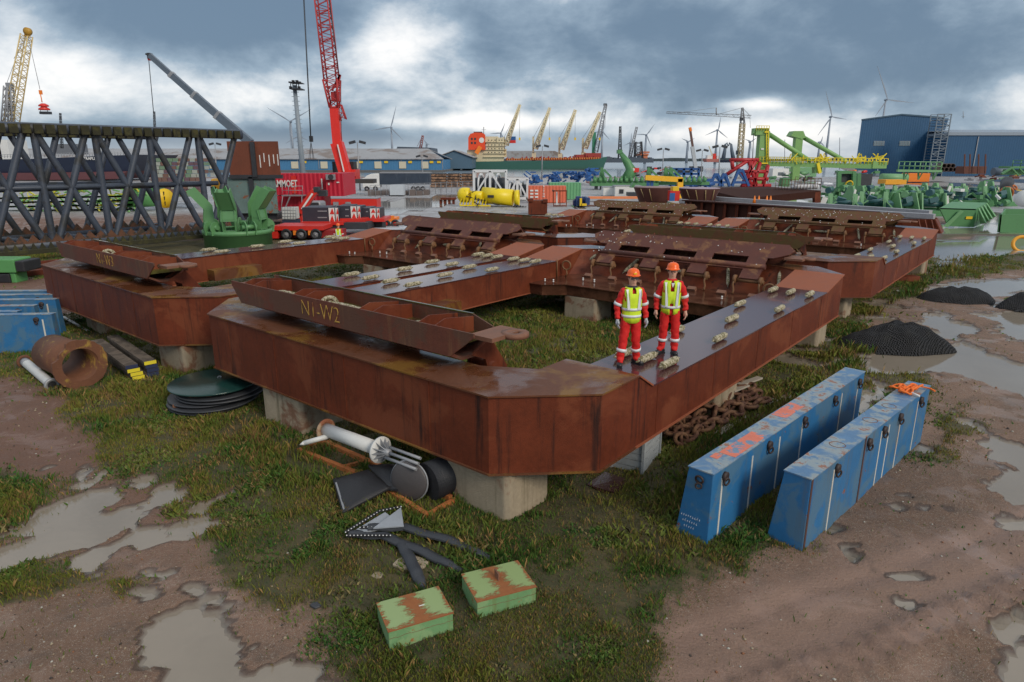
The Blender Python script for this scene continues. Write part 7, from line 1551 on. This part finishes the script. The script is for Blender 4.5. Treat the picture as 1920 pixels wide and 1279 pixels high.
for x, n_ in ((1536, 22), (1612, 12), (1640, 12), (1490, 5)):
    q = W(x, 303, Y-3); 
    for k in range(n_): b.beam(q+Vector((rnd.uniform(-1.5, 2.2), rnd.uniform(-1, 1), rnd.uniform(-.6, .8))), q+Vector((rnd.uniform(-1.5, 2.2), rnd.uniform(-1, 1), rnd.uniform(.2, 1.8))), .16)
for x in (1437, 1441): b.tube(W(x, 306, Y-1.3), W(x, 243, Y-1.3), .1, n=4)
for k in range(22): b.tube(W(1436, 244+k*2.8, Y-1.3), W(1442, 244+k*2.8, Y-1.3), .06, n=4)
b.beam(W(1533, 306, Y-4), W(1537, 325, Y-4), .6); rails(b, W(1418, 245, Y-1.5), W(1442, 245, Y-1.5), 1.0, 5, .07); bx(b, 1434, 246, 1442, 249, Y-1.6, .3); bx(b, 1415, 305, 1440, 307.5, Y-1.6, .3); b.build('yellow_railings', YR, t, world=True)
b = MB(); bx(b, 1427, 278, 1432, 281, Y-1.2, .1); b.build('notice', WHITE, t, world=True); b = MB(); b.tube(W(1413, 250, Y-1), W(1411, 300, Y-1), .09, n=4); b.build('hanging_cable', DKG, t, world=True)
# --- red truss
Y = gy(352)+3; t = T('red_truss', 'dark red tubular truss frame left of the green gantry post', 'truss frame', 1400, Y); b = MB()
for a_, b_ in (((1369, 300), (1422, 300)), ((1372, 300), (1374, 316)), ((1358, 330), (1402, 301)), ((1410, 300), (1400, 348)), ((1404, 301), (1418, 348)), ((1418, 300), (1392, 345)), ((1440, 310), (1430, 350)), ((1385, 318), (1412, 348)), ((1425, 305), (1412, 350)), ((1395, 322), (1440, 322)), ((1390, 348), (1445, 348)), ((1402, 335), (1440, 336))):
    b.tube(W(*a_, Y), W(*b_, Y), .42, n=8); b.tube(W(*a_, Y+5), W(*b_, Y+5), .35, n=6); b.tube(W(*a_, Y), W(*a_, Y+5), .25, n=5)
b.build('tube_frame', mat('truss_red', (.38, .015, .02), .45), t, world=True)
# --- blue things
NB = mat('yard_blue', (.015, .08, .26), .5, 0, .12, .6)
Y = gy(350); t = T('blue_rack', 'tall dark blue steel rack behind the yellow portal', 'rack', 1283, Y+3)
b = MB()
for x in (1256, 1268, 1282, 1296, 1310): b.beam(W(x, 350, Y+3), W(x, 316, Y+3), .5); b.beam(W(x, 350, Y+8), W(x, 316, Y+8), .5)
for y in (317, 326, 335, 347): b.beam(W(1256, y, Y+3), W(1310, y, Y+3), .5); b.beam(W(1256, y, Y+8), W(1310, y, Y+8), .4)
b.build('rack_frame', NB, t, world=True); b = MB(); [bx(b, x, y, x+8, y+6, Y+5, 2) for x, y in ((1272, 319), (1285, 320), (1260, 340), (1298, 338))]; b.build('stored_boxes', DKG, t, world=True)
for i, (x, s) in enumerate(((1343, 20), (1358, 16), (1388, 26))):
    t = T('blue_trestle', ['left', 'middle', 'tallest'][i]+' blue A-shaped trestle in front of the red truss', 'trestle', x, Y-3, 'blue trestles'); b = MB(); h = 22 if i < 2 else 30
    for dx in (-1, 1):
        b.beam(W(x+dx*s*.6, 349, Y-3), W(x+dx*s*.15, 350-h, Y-3), .75, .5); b.beam(W(x+dx*s*.6, 348, Y+1), W(x+dx*s*.15, 350-h, Y+1), .7, .5); 
    b.beam(W(x-s*.45, 342, Y-3), W(x+s*.45, 342, Y-3), .5); b.beam(W(x-s*.42, 342, Y-3), W(x-s*.42, 342, Y+1), .4); b.beam(W(x+s*.42, 342, Y-3), W(x+s*.42, 342, Y+1), .4); b.beam(W(x-s*.2, 350-h, Y-3), W(x+s*.2, 350-h, Y-3), .7); b.beam(W(x-s*.2, 350-h, Y-3), W(x+s*.4, 342, Y-3), .4); b.build('trestle_frame', NB, t, world=True)
q_ = random.Random(77)
def junk(name, lab, cat, x0, x1, y0, y1, Y, mats, n, sz=(6, 5), group=None):
    t = T(name, lab, cat, (x0+x1)/2, Y, group)
    for m, fr in mats:
        for k in range(int(n*fr)):
            b = MB(); x = q_.uniform(x0, x1-sz[0]); y = q_.uniform(y0+2, y1); yt = max(y0, y-q_.uniform(.4, 1)*sz[1]); Yk = Y+q_.uniform(-2, 4)
            typ = q_.random(); 
            if typ < .45: bx(b, x, yt, x+q_.uniform(.5, 1)*sz[0], y, Yk, q_.uniform(.5, 1.6))
            elif typ < .75: b.beam(W(x, y, Yk), W(x+q_.uniform(-1, 1)*sz[0]*1.5, yt-1, Yk+.5), .25)
            else: b.tube(W(x, y, Yk), W(x+q_.uniform(.4, 1)*sz[0], y-q_.uniform(0, 2), Yk+1), .4, n=10)
            b.build('piece', m, t, world=True)
    return t
junk('blue_parts', 'row of bright blue steel frames behind the containers and before the ship', 'steel parts', 985, 1115, 322, 345, gy(347), ((NB, .8), (BLUE, .2)), 60, (12, 9))
junk('blue_parts', 'low dark blue parts between yellow portal and blue trestles', 'steel parts', 1290, 1345, 335, 352, gy(353)-3, ((NB, 1),), 22, (14, 7))
junk('blue_parts', 'blue parts on the quay left of the green machine', 'steel parts', 1098, 1128, 315, 338, gy(340), ((NB, .6), (BLUE, .4)), 20, (9, 9))
junk('yard_stores', 'mixed stored parts in a line before open water behind the green machine', 'stored parts', 1190, 1262, 312, 330, gy(332), ((DKG, .4), (GRY, .3), (REDP, .2), (GM, .1)), 26, (10, 7))
junk('yard_stores', 'grey and orange stored parts at the foot of the green gantry', 'stored parts', 1440, 1535, 322, 344, gy(346)+3, ((GL, .4), (GRY, .2), (WHITE, .2), (DKG, .2)), 28, (14, 7))
junk('yard_stores', 'colourful stored parts behind the green winches below the gantry end', 'stored parts', 1560, 1660, 318, 333, gy(336)+6, ((GM, .3), (GRY, .3), (mat('dull_pane', (.16, .22, .26)), .2), (ORG, .06), (REDP, .06)), 34, (10, 5))
junk('yard_stores', 'scattered rusty stored parts at the right below the low blue hall', 'stored parts', 1800, 1920, 322, 340, gy(344)+6, ((STEEL, .4), (GM, .2), (GRY, .3), (YEL, .06)), 26, (16, 4))
for i, (x0, y0, x1, y1, lab) in enumerate(((1448, 316, 1478, 333, 'white container left of the second green gantry post'), (1479, 314, 1530, 332, 'green container behind the second gantry post'))):
    b = MB(); bx(b, x0, y0, x1, y1, gy(y1)+5, 4); one(b, 'container', WHITE if i == 0 else GL, lab, 'container')
b = MB(); bx(b, 1086, 331, 1098, 343, gy(344)-3, 1.5); one(b, 'white_cabinet', mat('pale_box', (.48, .52, .56)), 'white cabinet left of the green machine', 'cabinet')
# --- green machine with curved arm
Y = gy(356); t = T('green_machine', 'long green machine on a beam base with a curved arm leaning up to the left', 'machine', 1200, Y)
b = MB(); bx(b, 1109, 340, 1235, 349, Y, 3.5); bx(b, 1115, 333, 1128, 340, Y, 2); b.build('base_beam', GM, t, world=True)
b = MB(); pts = [W(1174, 341, Y+1), W(1183, 318, Y+1), (W(1176, 305, Y+1)), W(1164, 287, Y+1)]; b.path(pts, [1.3, 1.0, .8, .4], 8); b.beam(W(1177, 338, Y+1), W(1190, 322, Y+1), .9); b.beam(W(1164, 288, Y+1), W(1192, 320, Y+1), 1.0, .6); bx(b, 1158, 281, 1167, 288, Y+.5, 1.5); b.build('arm', GM, t, world=True)
b = MB(); bx(b, 1181, 315, 1198, 323, Y+.2, 1.5); b.build('red_case', REDP, t, world=True); b = MB(); b.lathe([(0, 0), (.25, 0)], 12, W(1188, 318, Y+.15), (0, -1, 0)); b.build('white_dot', WHITE, t, world=True)
for k in range(22):
    x = 1112+k*9.8; b = MB(); b.tube(W(x, 338-q_.uniform(0, 2), Y), W(x+6, 338, Y), .45, n=10); b.beam(W(x+3, 340, Y), W(x+3+q_.uniform(-3, 3), 330, Y), .3); b.build('roller', GM, t, world=True)
for x in (1128, 1216, 1248, 1258): b = MB(); b.prism([(p.x, p.z) for p in (W(x-5, 340, Y+2), W(x+7, 340, Y+2), W(x+3, 314, Y+2), W(x-1, 314, Y+2))], Y+2, Y+2.8, 'y'); b.beam(W(x+4, 318, Y+1), W(x+18, 332, Y+1), .35); b.build('side_bracket', GM, t, world=True)
for x in (1116, 1126, 1200): b = MB(); bx(b, x, 349, x+5, 358, Y+.5, 1.5); b.build('support', DKG, t, world=True)
b = MB(); bx(b, 1236, 341, 1330, 347, Y+1, 3); b.build('base_beam', GM, t, world=True)
t = T('yellow_portal', 'yellow portal beam on one leg above the pair of brown bowls', 'portal', 1245, gy(372)); Y = gy(372); b = MB(); b.beam(W(1210, 333, Y), W(1279, 337, Y), .8, .75); b.beam(W(1275, 335, Y), W(1275, 352, Y), .8); b.beam(W(1268, 353, Y), W(1270, 372, Y), 1.4); b.build('portal_beam', mat('portal_yellow', (.85, .45, .02), .5), t, world=True); b = MB(); bx(b, 1213, 337, 1218, 350, Y, .5); bx(b, 1220, 337, 1225, 350, Y, .5); b.build('blue_leg', NB, t, world=True)
for i, (x0, x1, y0, y1, lab) in enumerate(((1131, 1152, 351, 367, 'white container with blue side left of the panelled cabin'), (1153, 1203, 349, 368, 'white site cabin with a dark window behind the back frame'))):
    Y = gy(y1+1); t = T('site_cabin', lab, 'cabin', x0+8, Y); b = MB(); bx(b, x0, y0, x1, y1, Y, 2.5); b.build('cabin_body', WHITE, t, world=True); b = MB(); bx(b, x0-.5, y0-1, x1+.5, y0, Y-.1, 2.7); b.build('roof', GRY, t, world=True)
    if i: b = MB(); bx(b, 1161, 355, 1169, 363, Y-.08, .06); b.build('window', DKG, t, world=True)
b = MB(); bx(b, 1178, 361, 1200, 368, gy(372), 2); one(b, 'dark_box', DKG, 'dark box in front of the white site cabin', 'box'); b = MB(); b.prism([(p.x, p.z) for p in (W(1183, 352, 66), W(1192, 352, 66), W(1188, 342, 66))], 66, 67, 'y'); one(b, 'green_cone', GM, 'small green wedge on top behind the white cabin', 'wedge')
b = MB(); Y = gy(376)-3; bx(b, 1104, 369, 1204, 373, Y, 1.2); one(b, 'orange_beam', mat('dull_orange', (.75, .24, .09), .6), 'long orange beam lying behind the farthest steel frame', 'beam')
b = MB(); Y = 60; bx(b, 1128, 381, 1158, 385, Y, 1); bx(b, 1170, 383, 1205, 387, Y, 1); one(b, 'orange_board', ORG, 'orange boards glimpsed through the slots of the farthest raised panel', 'board')
BW = mat('bowl_brown', (.075, .025, .02), .6, 0, .3, 1.); LIL = mat('lilac_lid', (.33, .25, .30), .5, 0, .08, .5)
for i, (cx_, w, y0, y1, lab) in enumerate(((1226, 36, 351, 380, 'left wide bowl with flared brown side beside the red and blue box'), (1311, 37, 353, 379, 'right wide bowl with lilac lid and thin yellow struts'))):
    Y = 62.; t = T('bowl', lab, 'bowl', cx_, Y+2, 'wide brown bowls'); c = W(cx_, y0, Y+2); r = w*Y/F*1.04
    b = MB(); b.lathe([(r*.7, -1.45), (r*.74, -1.2), (r, -.05), (r, 0)], 36, c); b.build('bowl_side', BW, t, world=True); b = MB(); b.lathe([(r*1.0, .0), (r*.98, .04), (0, .1)], 36, c); b.build('lid', LIL if i else mat('pale_rust_lid', (.25, .16, .15), .5), t, world=True)
    for k in range(4 if i else 2): b = MB(); a = R(-140+k*26); e = Vector((math.cos(a), math.sin(a), 0)); b.tube(c+e*r*1.02+Vector((0, 0, -.1)), c+e*r*.78+Vector((.2, 0, -1.2)), .035, n=5); b.build('strut', mat('faded_yellow', (.42, .32, .15), .7), t, world=True); b = MB(); b.lathe([(r*.5, -2.2), (r*.5, -1.45)], 20, c); b.build('pedestal', BW, t, world=True)
t = T('striped_box', 'small red box with blue panel and yellow top between the two bowls', 'box', 1265, 60); b = MB(); bx(b, 1256, 358, 1274, 377, 60, 1); b.build('box_body', REDP, t, world=True); b = MB(); bx(b, 1255.5, 362, 1265, 377, 59.9, .1); b.build('blue_panel', BLUE, t, world=True); b = MB(); bx(b, 1262, 350, 1273, 358, 60, 1); b.build('yellow_top', YEL, t, world=True)
# --- brown raised platform and long beams
Y = 72.; t = T('steel_deck', 'long dark brown raised deck with thin railing in front of the green gantry', 'steel deck', 1430, Y)
b = MB(); a_, b_, c_, d_ = W(1312, 352, Y+8), W(1396, 372, Y-4), W(1538, 357, Y-2), W(1440, 350, Y+10); b.slab([a_, b_, c_, d_], (0, 0, -.35)); b.beam(b_-Vector((0, 0, .35)), c_-Vector((0, 0, .35)), .3, .7); b.beam(a_-Vector((0, 0, .35)), b_-Vector((0, 0, .35)), .3, .7); b.build('deck', mat('dark_brown_steel', (.05, .02, .015), .9, 0, .3, .8, spec=.15), t, world=True)
b = MB(); b.beam(W(1531, 360, Y-2), W(1531, 380, Y-2), .6); b.beam(W(1330, 358, Y+6), W(1330, 372, Y+6), .8); bx(b, 1412, 362, 1440, 374, Y, 1.5); b.build('support_leg', STEEL, t, world=True); b = MB(); rails(b, W(1453, 357, Y+1), W(1538, 355, Y-2), 1.1, 14, .03); rails(b, W(1538, 356, Y-2), W(1490, 350, Y+6), 1.1, 5, .03); b.build('railing', mat('rust_rail', (.16, .09, .05), .7), t, world=True)
b = MB(); [b.sphere(W(1488+k*6, 350, Y), .35, 8, 6, (1, .8, .8)) for k in range(8)]; one(b, 'white_bags', mat('white_bag', (.6, .6, .62), .8), 'row of white bags lying on the raised brown deck', 'bags'); b = MB(); bx(b, 1467, 334, 1480, 350, Y+1, 1); one(b, 'green_case', GM, 'green cabinet standing on the raised brown deck', 'cabinet')
b = MB(); bx(b, 1370, 375, 1412, 382, 64, 3); one(b, 'white_pallets', WHITE, 'white stacked sheets under the raised brown deck', 'sheets'); t = T('traffic_cone', 'orange and white cones under the raised brown deck', 'traffic cone', 1440, 62)
for k, x in enumerate((1414, 1422, 1437, 1444)): b = MB(); c = W(x, 382, 60); b.lathe([(.18, 0), (.03, .7)], 10, c); b.build('cone', ORG, t, world=True)
PG = mat('pale_grey_beam', (.36, .36, .38), .45, 0, .2, .8, streak=.4, scol=(.15, .09, .07))
for i, (a_, b_, lab) in enumerate(((W(1276, 377, 60), W(1752, 406, 45.5), 'long pale grey steel beam nearest behind the right raised panel'), (W(1340, 372, 64), W(1745, 399, 48), 'second long pale grey steel beam just behind the first'))):
    b = MB(); b.beam(a_, b_, .5, .32); d = (b_-a_).normalized(); b.beam(a_-Vector((0, 0, .22)), b_-Vector((0, 0, .22)), .3, .12); one(b, 'long_beam', PG, lab, 'steel beam', 'long pale beams')
t = T('long_girder', 'dark brown ribbed girder under the long pale beams', 'girder', 1500, 50); b = MB(); a_, b_ = W(1285, 392, 58), W(1640, 420, 45); b.beam(a_, b_, .3, 1.5); b.beam(a_+Vector((0, .0, .75)), b_+Vector((0, 0, .75)), 1.1, .08); b.build('web', mat('dark_brown_steel', (.06, .028, .022)), t, world=True)
for k in range(14): p = a_.lerp(b_, (k+.5)/14); b = MB(); b.box(p+Vector((-.1, -.3, -.05)), (.08, .5, 1.4)); b.build('rib', STEEL, t, world=True)
t = T('open_hopper', 'open dark rusty hopper end at the right of the long beams', 'hopper', 1700, 44); Y = 44.; p = [W(x, y, Y) for x, y in ((1630, 408), (1752, 410), (1762, 438), (1690, 438))]
b = MB(); b.slab([W(1690, 411, Y), W(1752, 411, Y-1), W(1764, 438, Y-1), W(1700, 440, Y)], (.0, .08, 0)); b.slab([W(1752, 411, Y-1), W(1757, 410, Y+3), W(1768, 434, Y+3), W(1764, 438, Y-1)], (.08, 0, 0)); b.slab([W(1628, 409, Y+4), W(1757, 408, Y+3), W(1766, 430, Y+3), W(1660, 432, Y+4)], (0, .08, 0)); b.build('hopper_wall', STEEL, t, world=True)
for k in range(3): b = MB(); x = 1722+k*12; b.slab([W(x, 412, Y-1.1), W(x+6, 438, Y-1.6), W(x+2, 438, Y-1.1)], (.06, 0, 0)); b.build('gusset', STEEL, t, world=True)
# --- green winch field
def winch():
    t = thing('winch', '', 'winch')
    b = MB(); b.bb(-1.9, 1.9, -1.2, 1.2, 0, .55); b.bb(-2.0, 2.0, -1.3, -1.15, .0, .75); b.build('base', GM, t)
    for x in (-1.2, 1.0): 
        b = MB(); b.prism([(-1.1, .5), (1.1, .5), (.35, 2.3), (-.35, 2.3)], x, x+.12, 'x'); b.prism([(-1.0, .5), (-.85, .5), (-.2, 2.3), (-.35, 2.3)], x-.12, x+.3, 'x'); b.build('side_plate', GL, t)
    b = MB(); b.tube((-1.1, 0, 1.15), (1.0, 0, 1.15), .28, n=14); b.tube((-.4, -.5, 1.3), (.7, -.8, 1.5), .2, n=10); b.box((1.4, -.6, 1.0), (.6, .7, .8), rot=(.3, 0, .2)); b.box((0, .5, 1.6), (.8, .5, .5), rot=(.2, .3, 0)); b.build('motor', TEAL, t)
    b = MB(); b.box((-1.75, -.95, 1.45), (.5, .08, 1.0), rot=(0, .25, .1)); b.build('white_panel', WHITE, t)
    b = MB(); b.beam((-1.9, -1.2, .6), (-.6, -1.2, 1.5), .12); b.build('brace', GL, t); b = MB(); b.beam((1.9, -1.2, .6), (.8, -1.2, 1.7), .12); b.build('brace', GL, t)
    return t
w0 = winch(); first = True; rows = (('front', 404, (1575, 1632, 1690, 1742), 1.0), ('middle', 386, (1600, 1655, 1712, 1768, 1822, 1868), 1.0), ('back', 370, (1640, 1688, 1740, 1790, 1845), .95))
nth = ['first', 'second', 'third', 'fourth', 'fifth', 'sixth']
for rn, py, xs_, s in rows:
    for i, px in enumerate(xs_):
        o = w0 if first else copy_tree(w0); first = False; p = P(px, py, 0); o.location = p; o.rotation_euler = (0, 0, q_.uniform(-.6, .6)+(PI if q_.random() < .3 else 0)); o.scale = (s*q_.uniform(.9, 1.1), s, s*q_.uniform(.85, 1.15))
        props(o, '%s green winch from the left in the %s row, teal motors' % (nth[i], rn), 'winch', 'green winches in the yard')
t = T('winch_tower', 'upright green frame holding a dark grille, left of the winch field', 'winch tower', 1590, gy(378)); Y = gy(378); b = MB()
for x in (1572, 1600): b.beam(W(x, 378, Y), W(x+1, 322, Y), .5)
for y in (323, 345, 377): b.beam(W(1572, y, Y), W(1601, y, Y), .4)
b.beam(W(1574, 376, Y), W(1600, 346, Y), .25); b.beam(W(1608, 372, Y+1), W(1610, 325, Y+1), .5); b.build('tower_frame', GM, t, world=True); b = MB(); bx(b, 1608, 326, 1633, 352, Y+2, .3); b.build('grille', DKG, t, world=True); b = MB(); bx(b, 1576, 326, 1598, 344, Y+.4, .2); b.build('grille', DKG, t, world=True); b = MB(); b.ring(W(1592, 346, Y-.5), .5, .1, (0, 1, .3), 14, 6); b.build('hand_wheel', YEL, t, world=True)
junk('winch_piping', 'tangle of green pipework and struts between the winch tower and the raised deck', 'pipework', 1540, 1640, 350, 382, gy(385)+2, ((GM, .6), (GL, .3), (TEAL, .2)), 50, (12, 9))
junk('winch_piping', 'tangle of green struts and teal motors at the heart of the winch field', 'pipework', 1640, 1780, 352, 390, gy(392)+1, ((GM, .5), (TEAL, .18), (GL, .32)), 80, (9, 8))
junk('winch_piping', 'tangle of green struts and white plates at the right of the winch field', 'pipework', 1780, 1890, 352, 388, gy(390)+1, ((GM, .5), (TEAL, .3), (WHITE, .12)), 46, (9, 9))
Y = gy(426); t = T('green_hopper', 'large plain green steel box with yellow mark and slanted ribs in front of the winches', 'hopper', 1800, Y)
b = MB(); pz = lambda x, y, d=0: W(x, y, Y+d); b.slab([pz(1762, 390), pz(1830, 392), pz(1826, 426), pz(1778, 424)], (0, .15, 0)); b.slab([pz(1830, 392), pz(1850, 380, 4), pz(1846, 416, 4), pz(1826, 426)], (.1, .1, 0)); b.slab([pz(1762, 390), pz(1830, 392), pz(1850, 380, 4), pz(1785, 378, 4)], (0, 0, -.1)); b.build('box_wall', GM, t, world=True)
b = MB(); bx(b, 1811, 406, 1823, 411, Y-.08, .05); b.build('yellow_mark', YEL, t, world=True)
for k in range(4): b = MB(); b.slab([pz(1834+k*5, 390-k*3, k*.9), pz(1848+k*6, 418-k*4, k*.9-1.2), pz(1838+k*5, 420-k*3, k*.9)], (.12, 0, 0)); b.build('slanted_rib', GL, t, world=True)
b = MB(); b.slab([pz(1768, 424), pz(1800, 394, -.2), pz(1806, 396, -.2), pz(1776, 426)], (0, -.1, 0)); b.build('stay', GL, t, world=True)
Y = gy(436); t = T('green_hopper', 'green open steel trough cut off by the right edge', 'hopper', 1910, Y); b = MB(); b.slab([pz(1876, 402), pz(2000, 404), pz(2000, 440), pz(1872, 436)], (0, .15, 0)); b.slab([pz(1876, 402), pz(1884, 392, 3), pz(1880, 425, 3), pz(1872, 436)], (.12, 0, 0)); b.slab([pz(1884, 392, 3), pz(2000, 392, 3), pz(2000, 425, 3), pz(1880, 425, 3)], (0, .15, 0)); b.build('box_wall', GM, t, world=True)
Y = gy(375)-3; t = T('coated_pipe', 'black coated pipe with orange rusty mouth at the right edge', 'pipe', 1895, Y); c = W(1887, 362, Y); b = MB(); b.lathe([(.85, 0), (.85, 5.5), (.66, 5.5), (.66, 0)], 24, c, (.55, .8, .25), closed=True); b.build('pipe_wall', BLACK, t, world=True); b = MB(); b.lathe([(.66, -.05), (.9, -.05), (.9, .2), (.66, .2)], 24, c, (.55, .8, .25), closed=True); b.build('mouth_ring', mat('orange_rim', (.45, .13, .03), .7), t, world=True); b = MB(); b.ring(c+Vector((1.5, .6, .75)), .35, .12, (.3, -.8, .6), 16, 6); b.build('branch', MATS['orange_rim'], t, world=True)
Y = gy(390)-2; b = MB(); b.lathe([(.15, -.3), (1.0, -.3), (1.0, -.2), (.3, -.2), (.3, .2), (1.0, .2), (1.0, .3), (.15, .3)], 26, W(1921, 372, Y), (-.8, -1, 0)); one(b, 'cable_drum', WHITE, 'white cable drum at the right edge above the green trough', 'cable drum')
Y = gy(468); b = MB(); b.ring((W(1915, 462, Y).x, Y, .35), .5, .11, (-.3, -1, .4), 24, 8); one(b, 'yellow_ring', mat('amber_paint', (.80, .36, .02)), 'large amber ring standing in the puddle at the right edge', 'ring')
b = MB(); bx(b, 1690, 350, 1800, 362, gy(362), 1.2); one(b, 'dark_wall', BLACK, 'low dark barrier behind the winch field', 'barrier'); b = MB(); bx(b, 1812, 352, 1880, 362, gy(363), .8); one(b, 'pale_wall', CRM, 'low pale concrete barrier behind the winch field at right', 'barrier')
for i, (px, y0, Y) in enumerate(((1471, 262, 300), (1574, 258, 320), (1424, 255, 300))): b = MB(); b.tube(W(px, 318, Y), W(px+.5, y0, Y), .14, n=4); one(b, 'thin_mast', GRY, ['thin mast between the gantry posts', 'thin mast left of the blue hall', 'thin mast by the tower crane'][i], 'mast')
